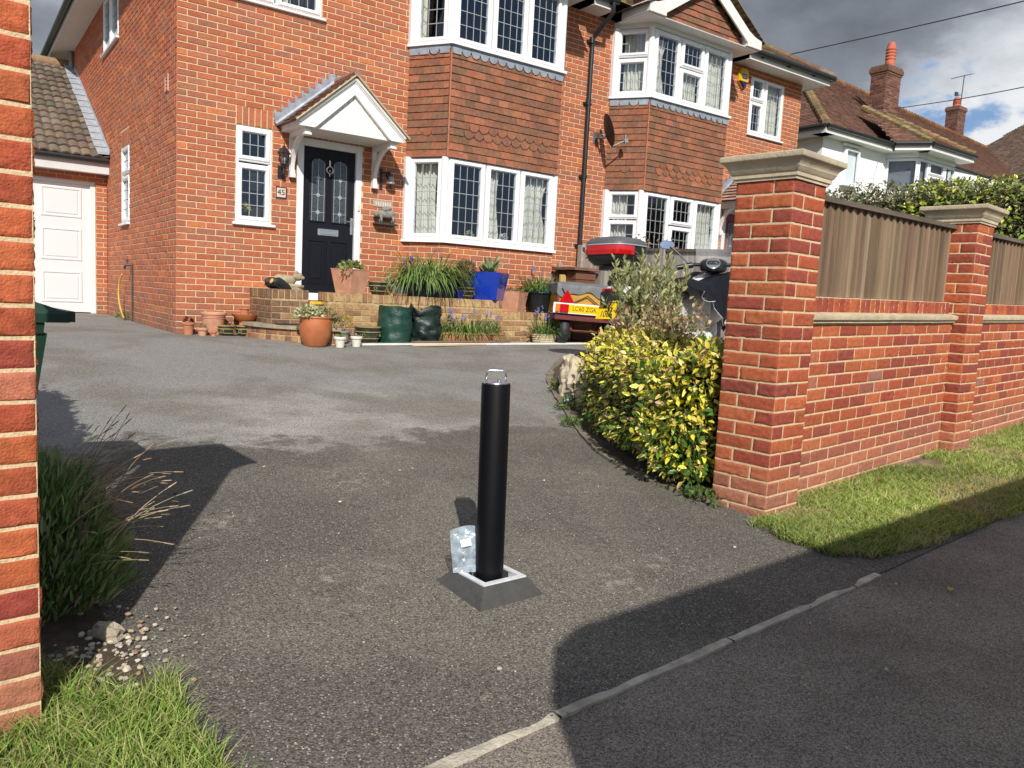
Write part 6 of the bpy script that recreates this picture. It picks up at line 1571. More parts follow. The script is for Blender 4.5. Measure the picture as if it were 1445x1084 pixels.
# ------------------------------------------------------------------ wheelie bin
M_bin = mat('green_bin_plastic', (.007, .036, .021), rough=.45, var=.12, vscale=6, bump=.05)
bn = thing('wheelie_bin', 'dark green wheelie bin standing behind the left gate pillar', 'bin', (-2.14, -6.3, gz(-2.14, -6.3)), R_(6)); bn.scale = (1, 1, 1.0)
R4 = lambda x0, x1, y0, y1, z: [(x0, y0, z), (x1, y0, z), (x1, y1, z), (x0, y1, z)]
m = MB(); m.loft([R4(-.20, .10, -.19, .19, .03), R4(-.215, .195, -.215, .215, .66), R4(-.22, .215, -.225, .225, .80)]); m.loft([R4(-.235, .20, -.235, .235, .80), R4(-.24, .205, -.24, .24, .84)]); obj('body', m, M_bin, bn)
m = MB(); m.loft([R4(-.24, .285, -.25, .25, .842), R4(-.245, .29, -.25, .25, .875), R4(-.235, .215, -.235, .235, .905), R4(-.22, .11, -.215, .215, .94), R4(-.20, .06, -.19, .19, .965), R4(-.15, .0, -.14, .14, .975)]); m.box(.275, .305, -.25, .25, .845, .885)
m.tube([(.07, -.07, .955), (.075, -.06, .99), (.075, .06, .99), (.07, .07, .955)], .012, 8); obj('lid', m, M_bin, bn)
for s in (-1, 1):
    m = MB(); m.tube([(-.2, s * .19, .09), (-.2, s * .235, .09)], .09, 18); obj('wheel', m, M_rub, bn, smooth=40)
m = MB(); m.tube([(-.26, -.18, .86), (-.26, .18, .86)], .014, 8); obj('handle', m, M_bin, bn)

def wheel(parent, c, r, w, axis, rimr=.62, rimm=None, spokes=5):
    """tyre with a rim child; axis is the local axle direction"""
    ax = Vector(axis).normalized(); Mx_ = ax.to_track_quat('Z', 'Y').to_matrix().to_4x4(); Mx_.translation = c
    m = MB(Mx_); k = 8; prof = [(r * rimr, -w * .42)] + [(r - w * .32 * (1 - math.cos((i / k - .5) * PI) ** .6) if True else r, -w / 2 + w * i / k) for i in range(k + 1)] + [(r * rimr, w * .42)]
    m.lathe(prof, seg=30); t = obj('wheel', m, M_rub, parent, smooth=50)
    q = MB(Mx_); q.lathe([(r * rimr, -w * .43), (r * rimr, -w * .3), (r * rimr * .9, -w * .25), (r * rimr * .9, w * .25), (r * rimr, w * .3), (r * rimr, w * .43)], seg=30); q.tube([(0, 0, -w * .5), (0, 0, w * .5)], r * .14, 12)
    for i in range(spokes):
        a = 2 * PI * i / spokes; q.tube([(r * .1 * math.cos(a), r * .1 * math.sin(a), w * .3), (r * rimr * .92 * math.cos(a), r * rimr * .92 * math.sin(a), w * .28)], r * .06, 6); q.tube([(r * .1 * math.cos(a), r * .1 * math.sin(a), -w * .3), (r * rimr * .92 * math.cos(a), r * rimr * .92 * math.sin(a), -w * .28)], r * .06, 6)
    obj('rim', q, rimm or mat('dark_alloy', (.10, .10, .105), rough=.4, metal=.7), t, smooth=40); return t
M_yplate = mat('yellow_plate', (.82, .52, .0), rough=.35, var=.03)
M_ptext = mat('plate_black', (.01, .01, .01), rough=.4)
M_red = mat('red_lens', (.50, .005, .008), rough=.12, spec=.8, coat=.6, var=.1, vscale=40)
M_amber = mat('amber_lens', (.75, .2, .01), rough=.2, coat=.3)
def plate(parent, Mx_, w, h, lines, size):
    m = MB(Mx_); m.bbox(-w / 2, w / 2, -.004, 0, -h / 2, h / 2, .001); p = obj('number_plate', m, M_yplate, parent)
    q = MB(Mx_)
    for txt, z in lines:
        vs, fs = text_mesh(txt, size, .0008); q.add([(x * .82, y - .0052, zz + z) for x, y, zz in vs], fs)
    obj('lettering', q, M_ptext, p); return p

# ------------------------------------------------------------------ trailer
tr = thing('camping_trailer', 'small box trailer with ochre tailboard, grey tarpaulin and yellow plate LC60 ZGK', 'trailer', (5.22, -1.45, -.01), R_(-24), ry=R_(2.0)); tr.scale = (1.1, 1.0, 1.05)
W2 = .44; yb = -.02
m = MB()
for (x0, x1, y0, y1) in ((-W2, W2, yb, yb + .012), (-W2, -W2 + .012, yb + .012, .80), (W2 - .012, W2, yb + .012, .80), (-W2 + .012, W2 - .012, .788, .80)): m.box(x0, x1, y0, y1, .42, .78)
m.box(-W2 + .012, W2 - .012, yb + .012, .788, .42, .435); obj('body', m, mat('ochre_board', (.48, .25, .035), rough=.55, var=.2, vscale=9, dirt=.4, dirtcol=(.2, .13, .05), stretch=(1, 1, 3)), tr)
m = MB()
for x in (-W2 - .012, W2 - .018):
    for y in (yb - .02, .77): m.box(x, x + .03, y, y + .03, .40, .80)
m.box(-W2 - .02, W2 + .02, yb - .03, yb + .03, .34, .40)
for x in (-W2 - .02, W2 - .02): m.box(x, x + .04, yb + .03, .8, .345, .40)
m.box(-.03, .03, .80, 1.35, .34, .39); m.tube([(-W2 + .1, .16, .2), (W2 - .1, .16, .2)], .02, 8); m.box(-.22, -.18, .1, .22, .2, .345); m.box(.18, .22, .1, .22, .2, .345)
obj('chassis', m, mat('maroon_steel', (.14, .022, .022), rough=.5, var=.2, dirt=.4), tr)
def tarp(s, t):
    # cloth over the box: s across, t from the back edge over the top to the front edge
    x = -W2 - .02 + (2 * W2 + .04) * s
    hang = .13 + .035 * math.sin(s * 9 + 1) + .02 * math.sin(s * 23); hang -= .04 * (s > .93) + .03 * max(0, .1 - s) * 10
    L1, L2 = hang, .86
    d = t * (L1 + L2 + .1)
    if d < L1: y, z = yb - .022 - .006 * math.sin(s * 30), .815 - (L1 - d)
    elif d < L1 + L2: y = yb - .022 + (d - L1) / L2 * .87; z = .815 + .05 * math.sin(PI * (d - L1) / L2) * math.sin(PI * min(1, max(0, s))) ** .5 + .008 * math.sin(s * 14 + d * 8)
    else: y, z = yb + .85, .815 - (d - L1 - L2)
    return (x, y, z)
m = MB(); m.grid(44, 34, tarp)
for sx in (-1, 1): m.grid(12, 4, lambda s, t, sx=sx: (sx * (W2 + .02 + .004 * math.sin(s * 20)), yb - .022 + s * .87, .815 - t * (.11 + .03 * math.sin(s * 8))))
obj('tarpaulin', m, mat('grey_tarpaulin', (.155, .16, .165), rough=.7, var=.12, vscale=10, bump=.3, bscale=14), tr, smooth=40)
m = MB(); zz = [(-.40, .76), (-.34, .66), (-.25, .57), (-.05, .68), (.14, .54), (.34, .66)]
m.tube([(x, yb - .035, z) for x, z in zz], .008, 6); obj('elastic_cord', m, M_black, tr)
m = MB(); m.bbox(-W2 - .06, W2 + .08, yb - .06, yb - .04, .425, .565, .004); lb = obj('light_board', m, mat('white_light_board', (.82, .82, .80), rough=.35, var=.03), tr)
for s in (-1, 1):
    m = MB(); m.bbox(*sorted((s * .30, s * .42)), yb - .085, yb - .061, .44, .55, .006); o = obj('tail_lamp', m, M_red, lb); q = MB(); q.bbox(*sorted((s * .425, s * .475)), yb - .085, yb - .061, .44, .55, .006); obj('indicator', q, M_amber, lb)
    m = MB(); m.prism([(s * .33 - .1, .575), (s * .33 + .1, .575), (s * .33, .745)], yb - .055, yb - .045, 'y'); obj('reflector_triangle', m, M_red, tr)
plate(lb, T((-.085, yb - .061, .495)), .42, .105, [('LC60 ZGK', 0)], .089)
for s in (-1, 1): wheel(tr, (s * (W2 - .14), .16, .195), .195, .13, (1, 0, 0))
# brown slatted store and sticks behind the trailer
bs = thing('brown_store', 'brown timber box with an overhanging lid behind the trailer', 'box', (5.92, -.36, 0)); m = MB()
for k in range(8): m.bbox(-.24, .17, -.24, .24, .02 + k * .135, .148 + k * .135, .004)
obj('box', m, mat('brown_store_wood', (.15, .062, .032), rough=.7, var=.25, stretch=(.3, .3, 3)), bs); m = MB(); m.bbox(-.32, .2, -.3, .28, 1.102, 1.15, .005); obj('lid', m, mat('brown_store_lid', (.17, .09, .06), rough=.8, var=.25), bs)
st_ = thing('timber_post', 'grey timber offcut standing against the house beside the trailer', 'post', (5.73, -.12, 0)); m = MB(); m.bbox(-.035, .035, -.03, .03, 0, 1.22, .004); obj('post', m, mat('grey_weathered_wood', (.30, .27, .23), rough=.9, var=.3, stretch=(1, 1, .1), vscale=14), st_)
st_ = thing('timber_offcut', 'short yellow timber offcut beside the grey post', 'post', (5.62, -.35, 0)); m = MB(); m.bbox(-.055, .055, -.02, .02, 0, 1.03, .004); obj('post', m, mat('yellow_wood', (.52, .36, .12), rough=.8, var=.2, stretch=(1, 1, .1)), st_)

# ------------------------------------------------------------------ scooter (local x forward)
sc_ = thing('scooter', 'white maxi scooter with a black rear box and navy leg apron, parked beyond the hedge', 'scooter', (3.90, -3.74, gz(3.90, -3.74)), R_(10), rx=R_(-2)); sc_.scale = (1.27, 1.06, 1.09)
M_wp = mat('white_scooter_paint', (.78, .78, .77), rough=.2, var=.02, coat=.6); M_gp = mat('grey_scooter_plastic', (.06, .065, .07), rough=.4)
ell = lambda x, w, z0, z1, n=16, e=.7: [(x, w * math.copysign(abs(math.cos(2 * PI * k / n)) ** e, math.cos(2 * PI * k / n)), (z0 + z1) / 2 + (z1 - z0) / 2 * math.copysign(abs(math.sin(2 * PI * k / n)) ** e, math.sin(2 * PI * k / n))) for k in range(n)]
wheel(sc_, (0, 0, .27), .27, .13, (0, 1, 0)); ST = Matrix.Translation((1.30, 0, 0)) @ Matrix.Rotation(R_(34), 4, 'Z') @ Matrix.Translation((-1.30, 0, 0)); wheel(sc_, tuple(ST @ Vector((1.48, 0, .29))), .29, .115, tuple(ST.to_3x3() @ Vector((0, 1, 0))))
m = MB(); m.loft([ell(x, w, a, b) for x, w, a, b in ((-.34, .05, .70, .78), (-.26, .12, .62, .80), (-.05, .17, .50, .82), (.25, .20, .42, .80), (.5, .19, .34, .76), (.68, .15, .30, .62))]); obj('rear_body', m, M_wp, sc_, smooth=50)
m = MB(); m.loft([ell(x, w, a, b) for x, w, a, b in ((.42, .14, .22, .34), (.6, .21, .22, .36), (.95, .225, .21, .35), (1.15, .19, .24, .44), (1.22, .14, .3, .5))]); obj('floor_panel', m, M_wp, sc_, smooth=50)
m = MB(); m.loft([ell(x, w, a, b) for x, w, a, b in ((1.00, .20, .34, .88), (1.10, .22, .38, .98), (1.24, .235, .44, 1.03), (1.40, .20, .52, .98), (1.52, .07, .6, .84))]); obj('front_fairing', m, M_wp, sc_, smooth=50)
m = MB(); m.loft([ell(x, w, a, b) for x, w, a, b in ((-.3, .08, .78, .84), (-.2, .15, .79, .90), (.1, .17, .78, .91), (.2, .17, .77, .86), (.55, .16, .74, .83), (.75, .1, .70, .78))]); obj('seat', m, mat('black_vinyl', (.018, .018, .02), rough=.5, bump=.1), sc_, smooth=50)
m = MB(ST); m.loft([[(1.48 + (.33 + dr) * math.cos(a), y, .29 + (.33 + dr) * math.sin(a)) for y, dr in ((-.085, -.05), (-.08, 0), (0, .02), (.08, 0), (.085, -.05), (.07, -.06), (-.07, -.06))] for a in [R_(d) for d in range(20, 200, 12)]]); obj('front_mudguard', m, M_gp, sc_, smooth=50)
m = MB(ST)
for s in (-1, 1): m.tube([(1.48, s * .09, .29), (1.30, s * .085, .78)], .024, 8)
m.tube([(1.3, 0, .75), (1.12, 0, 1.08)], .035, 8); obj('fork', m, mat('dark_alloy'), sc_, smooth=40)
m = MB(ST); m.tube([(1.05, -.36, 1.06), (1.08, -.22, 1.09), (1.12, -.08, 1.10), (1.12, .08, 1.10), (1.08, .22, 1.09), (1.05, .36, 1.06)], .02, 8)
for s in (-1, 1): m.tube([(1.06, s * .22, 1.085), (1.03, s * .38, 1.05)], [.035, .028], 10); m.tube([(1.1, s * .22, 1.07), (1.12, s * .37, 1.04)], .008, 6)
m.loft([ell(x, w, a, b) for x, w, a, b in ((.98, .06, 1.02, 1.12), (1.03, .13, 1.0, 1.15), (1.14, .15, 1.0, 1.17), (1.22, .1, 1.02, 1.13))]); hb = obj('handlebar', m, M_black, sc_, smooth=50)
m = MB(ST @ Matrix.Translation((1.005, 0, 1.10)) @ Matrix.Rotation(R_(-60), 4, 'Y')); m.lathe([(.07, 0), (.075, .012), (.066, .016), (.001, .014)], seg=20); obj('dial', m, mat('dial_face', (.16, .17, .18), rough=.2), hb, smooth=40)
M_scr = bpy.data.materials.new('clear_screen'); M_scr.use_nodes = True; _q = M_scr.node_tree.nodes['Principled BSDF']; _q.inputs['Base Color'].default_value = (.75, .77, .78, 1); _q.inputs['Alpha'].default_value = .28; _q.inputs['Roughness'].default_value = .08
M_mir = mat('mirror_glass', (.55, .62, .75), rough=.04, metal=1.)
for s in (-1, 1):
    m = MB(ST); m.tube([(1.08, s * .26, 1.1), (1.12, s * .38, 1.22), (1.14, s * .46, 1.29)], .009, 6); o = ell(0, .085, -.048, .048, 14, .8); Mm = ST @ Matrix.Translation((1.14, s * .50, 1.31)) @ Matrix.Rotation(R_(s * 14), 4, 'Z'); m.M = Mm
    m.loft([[(x - .001, y, z) for x, y, z in o], [(.03, y * .95, z * .95) for x, y, z in o], [(.05, y * .5, z * .5) for x, y, z in o]]); mi = obj('mirror', m, M_black, sc_, smooth=40)
    g = MB(Mm); g.add([(-.004, y * .92, z * .9) for x, y, z in o], [tuple(range(14))]); obj('mirror_glass', g, M_mir, mi)
m = MB(ST); m.grid(12, 10, lambda s, t: (1.27 - .12 * t - .10 * (2 * s - 1) ** 2, (s - .5) * (.38 - .10 * abs(2 * t - 1) ** 2.5), 1.0 + .44 * t)); obj('windscreen', m, M_scr, sc_, smooth=True)
# navy weather apron hung from the bars across the rider's lap, both sides
def apron(s, t):
    u = 2 * s - 1; au = abs(u); y = .25 * max(-1, min(1, u * 1.6)) * (1 + .05 * (1 - t)); side = max(0, au - .62) / .38
    x = 1.26 - .86 * t - .10 * side * (1 - t) + .10 * side * t; top = 1.03 - .16 * t - .05 * math.sin(t * PI) - .03 * (1 - min(1, au * 2)) ; x -= .10 * side ** 2 * (1 - t); z = top - side * (.68 - .60 * t ** .65 + .05 * math.sin(t * 9))
    y += math.copysign((.10 * side * t + .09 * side ** .6) + .034 * math.sin(t * 15 + side * 4) * side + .012 * math.sin(t * 37 + side * 9) * side, u); z += .012 * math.sin(t * 14 + u * 5) * (1 - side)
    return (x, y, z)
M_ap = mat('navy_apron_cloth', (.007, .008, .013), rough=.65, var=.3, vscale=8, bump=.4, bscale=14, spec=.25)
m = MB(); m.grid(48, 20, apron); ap = obj('leg_apron', m, M_ap, sc_, smooth=True)
m = MB(); m.prism([(1.02, .50), (.98, .45), (1.02, .40), (1.06, .45)], -.392, -.385, 'y'); q = obj('badge', m, mat('silver_badge', (.6, .62, .64), rough=.4), ap)
m = MB()
for k in range(3): m.prism([(1.025 - .006, .475 - k * .022), (1.025 - .03 + .02, .465 - k * .022), (1.03, .46 - k * .022), (1.045, .47 - k * .022)], -.3935, -.392, 'y')
obj('badge_mark', m, M_ap, ap)
m = MB(); m.tube([tuple(Vector(apron(0.0, k / 14)) + Vector((0, -.004, 0))) for k in range(15)], .004, 5); obj('piping', m, mat('silver_piping', (.5, .52, .54), rough=.5), ap)
def foot(z, k, dx=0., a0=0., a1=2 * PI, n=40, cx=-.28, hx=.23, hy=.262, e=.62):
    r = []
    for i in range(n):
        w = a0 + (a1 - a0) * i / (n if a1 - a0 > 6.28 else n - 1); c, q = math.cos(w), math.sin(w)
        r.append((cx + dx + hx * k * math.copysign(abs(c) ** e, c), hy * k * math.copysign(abs(q) ** e, q), z))
    return r
m = MB(); m.loft([foot(.975, .60), foot(.98, .72), foot(1.025, .90), foot(1.075, .97), foot(1.16, .975)]); tbx = obj('top_box', m, M_black, sc_, smooth=40)
m = MB(); ra = (R_(95), R_(265)); m.loft([foot(1.072, .965, 0, *ra), foot(1.074, 1.0, 0, *ra), foot(1.115, 1.025, 0, *ra), foot(1.158, 1.01, 0, *ra), foot(1.16, .97, 0, *ra)], cap=False); obj('red_reflector', m, M_red, tbx, smooth=40)
m = MB(); m.loft([foot(1.161, .97), foot(1.163, 1.02), foot(1.172, 1.02), foot(1.174, .97)]); obj('silver_trim', m, mat('silver_trim', (.6, .62, .64), rough=.35, metal=.4), tbx, smooth=40)
m = MB(); m.loft([foot(1.175, 1.0), foot(1.195, .98), foot(1.22, .90), foot(1.24, .74), foot(1.25, .5), foot(1.252, .2)]); obj('box_lid', m, mat('dusty_grey_lid', (.085, .09, .095), rough=.45, var=.15, dirt=.3, dirtcol=(.2, .19, .17)), tbx, smooth=60)
m = MB(); m.box(-.42, -.08, -.08, .08, .93, .97); m.tube([(-.1, -.06, .86), (-.3, -.08, .95)], .012, 6); m.tube([(-.1, .06, .86), (-.3, .08, .95)], .012, 6); obj('rack', m, M_black, sc_)
m = MB(); m.bbox(-.37, -.33, -.09, .09, .72, .76, .01); obj('tail_lamp', m, M_red, sc_)
Mp = Matrix.Translation((-.39, -.02, .55)) @ Matrix.Rotation(R_(-90), 4, 'Z') @ Matrix.Rotation(R_(-22), 4, 'X')
plate(sc_, Mp, .235, .19, [('BBZ', .045), ('1066', -.045)], .092)
m = MB(); m.box(-.385, -.365, -.03, .03, .45, .75); m.box(-.42, -.2, -.05, .05, .60, .72); obj('rear_mudguard', m, M_black, sc_)
# ------------------------------------------------------------------ dark car behind the boundary fence
car = thing('parked_car', 'dark car whose roof just shows over the fence at the right edge', 'car', (7.35, -4.45, gz(7.35, -4.45)))
sec = lambda y, w, z0, z1, t: [(-w, y, z0), (w, y, z0), (w * 1.02, y, (z0 + z1) * .55), (w * t, y, z1), (0, y, z1 + .03), (-w * t, y, z1), (-w * 1.02, y, (z0 + z1) * .55)]
m = MB(); m.loft([sec(-2.1, .75, .35, .85, .9), sec(-2.0, .86, .25, .98, .93), (sec(-1.3, .88, .22, 1.0, .95)), sec(.7, .88, .22, .98, .95), sec(1.7, .85, .22, .86, .9), sec(2.05, .7, .3, .7, .85)]); obj('body', m, mat('dark_car_paint', (.012, .013, .016), rough=.2, coat=.8, var=.05), car, smooth=40)
m = MB(); q = lambda y, w, z: [(-w, y, z), (w, y, z)]
m.loft([[(-.8, -1.98, .98), (.8, -1.98, .98), (.8, 1.0, .97), (-.8, 1.0, .97)], [(-.62, -1.62, 1.50), (.62, -1.62, 1.50), (.60, .15, 1.50), (-.60, .15, 1.50)]]); obj('windows', m, mat('car_glass', (.02, .025, .03), rough=.06, spec=.9), car)
m = MB(); m.loft([[(-.635, -1.70, 1.49), (.635, -1.70, 1.49), (.61, .2, 1.49), (-.61, .2, 1.49)], [(-.58, -1.58, 1.545), (.58, -1.58, 1.545), (.55, .05, 1.55), (-.55, .05, 1.55)]]); obj('roof', m, mat('dark_car_paint'), car, smooth=30)
for x in (-.8, .8):
    for y in (-1.3, 1.35): wheel(car, (x, y, .32), .32, .2, (1, 0, 0))
for x in (-.6, .6):
    m = MB(); m.bbox(x - .14, x + .14, -2.13, -2.05, .72, .86, .01); obj('tail_lamp', m, M_red, car)
# ------------------------------------------------------------------ van on the road behind the photographer
van = thing('parked_van', 'white panel van parked at the kerb behind the camera', 'van', (1.27, -11.31, -.665), R_(4.6))
vp = [(-3.22, .3), (3.35, .3), (3.42, .8), (3.35, 1.1), (2.75, 1.35), (2.15, 2.2), (1.8, 2.30), (-3.0, 2.32), (-3.14, 2.26), (-3.22, 2.05)]
m = MB(); m.prism(vp, -.95, .95, 'y'); obj('body', m, mat('white_van_paint', (.8, .8, .8), rough=.3, var=.02, coat=.4), van, smooth=30)
for s in (-1, 1):
    m = MB(); m.prism([(1.7, 1.35), (2.6, 1.35), (2.08, 2.02), (1.7, 2.04)], s * .952, s * .958, 'y'); obj('side_window', m, mat('car_glass'), van)
for x in (-2.1, 2.35):
    for y in (-.85, .85): wheel(van, (x, y, .34), .34, .2, (0, 1, 0))
# ------------------------------------------------------------------ weathered fence between the two drives
nf = thing('dividing_fence', 'grey weathered close-board fence between the two drives, behind the scooter', 'fence', (6.18, -.1, 0))
m = MB()
zt = lambda y: 1.49 + .032 * (y + .1)
y = -.02
while y > -6.5:
    w = .098; c = jit(random.choice([(.46, .42, .36), (.39, .36, .31), (.52, .47, .41), (.33, .30, .26)]), .12); z0 = gz(6.18, y) + .1
    m.box(-.02 + random.uniform(-.002, .002), 0, y - w, y, z0 + .1, zt(y) - .03, c); y -= .1
obj('boards', m, mat('grey_fence_board', attr=True, rough=.95, var=.3, vscale=12, bump=.4, bscale=30, stretch=(1, 1, .08), spec=.1), nf)
m = MB(); m.add([(x, y, zt(y - .1) + dz) for y in (.0, -6.5) for x, dz in ((-.05, -.03), (.03, -.03), (.03, .012), (-.05, .012))], [(0, 1, 5, 4), (1, 2, 6, 5), (2, 3, 7, 6), (3, 0, 4, 7), (0, 3, 2, 1), (4, 5, 6, 7)]); obj('top_rail', m, mat('dark_rail_wood'), nf)
for y in (-.04, -1.85, -3.66, -5.47):
    m = MB(); m.bbox(-.07, .05, y - .05, y + .05, gz(6.18, y), zt(y) + .04, .006); obj('fence_post', m, mat('grey_weathered_wood'), nf)
# dry twigs of a climber on the neighbour's side of it
dt = thing('dry_climber', 'dead twiggy seed heads rising above the dividing fence under the right bay', 'plant', (6.75, -.75, 0)); m = MB(); LP = []
for k in range(26):
    a = random.uniform(-1, 1); p = [Vector((random.uniform(-.35, .4), random.uniform(-.15, .15), 0))]; d = Vector((a * .3, random.uniform(-.2, .2), 1))
    for j in range(5): d = (d + Vector((random.uniform(-.25, .25), random.uniform(-.25, .25), 0))).normalized(); p.append(p[-1] + d * random.uniform(.28, .38))
    m.tube(p, [.006, .005, .004, .003, .002, .0015], 4, (.22, .15, .1)); LP += [p[-1 - (i % 2)] + Vector((random.uniform(-.06, .06), random.uniform(-.06, .06), random.uniform(-.08, .06))) for i in range(12)]
obj('stems', m, M_dry, dt); LP = np.array([tuple(v) for v in LP]); n = len(LP); Ln = rng.uniform(.03, .06, n); nobj('foliage', *leaves(LP, rdir(n), rdir(n), Ln, Ln * .5, pal(n, [(.3, .19, .12), (.36, .25, .16), (.2, .13, .09)])), M_leaf, dt)  # the foliage part is the dry seed heads, built from leaf blades
# ------------------------------------------------------------------ tall hedge beyond the neighbour's drive
th_ = thing('mixed_hedge', 'tall mixed hedge with bright yellow-green leaves beyond the wall fence', 'hedge', (11.2, -4, 0))
CPh = [(-.55, 2.45), (-.6, 1.4), (-.55, .2), (-.5, -1.2), (-.5, -3.0)]
r = np.random.default_rng(5)
def hedge_layer(n, cols, pickf, L0, L1, ratio, seed):
    P = []; N_ = []
    rr = random.Random(seed)
    while len(P) < n:
        s = rr.random(); c = poly_at(CPh, s); ph = rr.uniform(.0, PI); u = math.copysign(abs(math.cos(ph)) ** .5, math.cos(ph)); v = abs(math.sin(ph)) ** .5; q = rr.uniform(.8, 1.06)
        z = 1.2 + 1.50 * v * q * (1 + .05 * noise.noise(Vector((c.x * 1.5, c.y * 1.5, u)))) + .06 * noise.noise(Vector((c.y * 4, u * 3, 1)))
        if not pickf(s, z, noise.noise(Vector((c.y * 1.6, z * 1.8, seed * .37))), rr): continue
        P.append((c.x + u * .75 * q, c.y, z)); N_.append((u, 0, v * .9))
    P = np.array(P); N_ = np.array(N_); D = N_ * .6 + rdir(n) * .9; D /= np.linalg.norm(D, axis=1)[:, None]; Ln = rng.uniform(L0, L1, n)
    return leaves(P, D, N_ + rdir(n) * .6 + np.array([0, 0, .4]), Ln, Ln * ratio, pal(n, cols, .3))
bright = lambda s, z, nn, rr: (nn > .12 or s > .40) and rr.random() < (.9 if .36 < s < .75 or nn > .2 else .3)
nobj('foliage', *merge([hedge_layer(5200, [(.40, .47, .05), (.55, .56, .08), (.25, .36, .04), (.14, .23, .04), (.62, .57, .1)], bright, .06, .11, .5, 1),
     hedge_layer(17000, [(.17, .18, .07), (.22, .20, .10), (.13, .16, .05), (.27, .24, .13)], lambda s, z, nn, rr: True, .045, .085, .5, 2)]), M_gloss, th_)
m = MB()
for k in range(420):
    s = random.random(); c = poly_at(CPh, s); b = Vector((c.x + random.uniform(-.6, .3), c.y, random.uniform(1.6, 2.6))); d = Vector((random.uniform(-1, .6), random.uniform(-1, 1), random.uniform(0, 1))).normalized(); e = b + d * random.uniform(.2, .5); m.tube([b, (b + e) / 2 + Vector((0, 0, .03)), e], [.008, .006, .003], 4, jit((.24, .2, .15), .25))
m.col = (.03, .03, .015); m.loft([[(poly_at(CPh, s / 12).x + x, poly_at(CPh, s / 12).y, z) for x, z in ((-.55, 0), (-.62, 1.2), (-.6, 2.25), (-.42, 2.5), (.4, 2.5), (.5, 2.1), (.55, 0))] for s in range(13)]); obj('branches', m, M_dry, th_)  # twigs plus a dark solid core that paints shade into the gaps

# ------------------------------------------------------------------ white houses along the road
M_render = mat('white_render', (.86, .86, .84), rough=.9, var=.03, vscale=3, bump=.2, bscale=60, dirt=.06, dirtcol=(.45, .44, .42))
FARTILE = [(.19, .10, .07)] * 4 + [(.155, .088, .064)] * 4 + [(.23, .12, .08)] * 2 + [(.14, .08, .06)]
M_ftile = mat('far_roof_tile', attr=True, rough=.9, var=.3, vscale=8, spec=.1)
def gen_roof(mb, faces, pal_, moss=None, gauge=.11, tw=.17, base=True):
    """tile planar roof faces given as polygons whose first edge is the eave"""
    for f in faces:
        f = [Vector(p) for p in f]; U = (f[1] - f[0]).normalized(); N = U.cross(f[2] - f[0]).normalized()
        if N.z < 0: N = -N
        V = N.cross(U); 
        if V.z < 0: V = -V
        clip = [((p - f[0]).dot(U), (p - f[0]).dot(V)) for p in f]
        lo = min(c[0] for c in clip); hi = max(c[0] for c in clip); L_ = max(c[1] for c in clip)
        tile_field(mb, f[0] + U * lo, U, V, N, hi - lo, L_, gauge, tw, pal_, lift=.016, clip=[(c[0] - lo, c[1]) for c in clip], moss=moss)
        mb.add([tuple(p - N * .015) for p in f], [tuple(range(len(f)))], (.05, .035, .028) if base else (.15, .08, .06))
def hip(mb, a, b, r=.10, col=(.27, .18, .08), n=None):
    a, b = Vector(a), Vector(b); n = n or max(3, int((b - a).length / .28))
    for k in range(n): p, q = a.lerp(b, k / n), a.lerp(b, (k + 1.08) / n); mb.tube([p + Vector((0, 0, .03)), q + Vector((0, 0, .01))], [r * 1.1, r * .9], 7, jit(col, .25))
wh = thing('white_house', 'white rendered house with brown tiled hipped roof and brick chimney, right of the brick house', 'house', (16.6, 2.6, 0))
m = MB(); m.box(0, 24, 0, 8.2, -.6, 5.38, skip=('t',)); obj('wall', m, M_render, wh)
rx0, ry0, ez_ = -.42, -.34, 5.46; RA = (4.3, 4.35, 8.95); RB = (26.3, 6.15, 8.95); e1 = (rx0, ry0, ez_); e2 = (26.18, ry0 + 2.177, ez_); e3 = (rx0, 9., ez_)
m = MB(); gen_roof(m, [[e1, e2, RB, RA], [e3, e1, RA]], FARTILE)
YEL = (.36, .25, .09)
hip(m, e1, RA, .11, (.25, .18, .09)); hip(m, RA, RB, .10, (.24, .12, .06))
m.add([RA, RB, (26.4, 11, 5.4), (rx0, 9., 5.4)], [(0, 1, 2, 3)], (.1, .06, .04)); rf_ = obj('roof', m, M_ftile, wh)
def eave_line(parent, a, b):
    a, b = Vector(a), Vector(b); d = (b - a).normalized(); n = Vector((d.y, -d.x, 0))
    q = MB(); q.add([tuple(p + Vector((0, 0, z)) + n * o) for p in (a, b) for o, z in ((0, -.20), (0, -.02), (-.03, -.02), (-.4, -.20))], [(0, 1, 5, 4), (0, 4, 7, 3)]); obj('fascia', q, M_soffit, parent)
    q = MB(); q.tube([a + n * .05 + Vector((0, 0, -.03)), b + n * .05 + Vector((0, 0, -.03))], .06, 8); obj('gutter', q, M_black, parent)
eave_line(rf_, (rx0, ry0, ez_), (3.0, ry0, ez_)); eave_line(rf_, (rx0, 8.8, ez_), (rx0, ry0, ez_)); eave_line(rf_, (6.2, ry0 + .3, ez_), (20, ry0 + .9, ez_))
def far_window(parent, Mx_, w, h, n=2, cols=4, rows=3): return window(parent, Mx_, w, h, [(w * i / n, w * (i + 1) / n, 0, h, 1, 1) for i in range(n)], leads=False, room=True, depth=.3)
far_window(wh, T((.95, -.1, 4.15)), .72, .98, 1)
q = MB(); q.bbox(.85, 1.78, -.10, .0, 5.16, 5.24, .01); obj('window_head', q, M_render, wh)
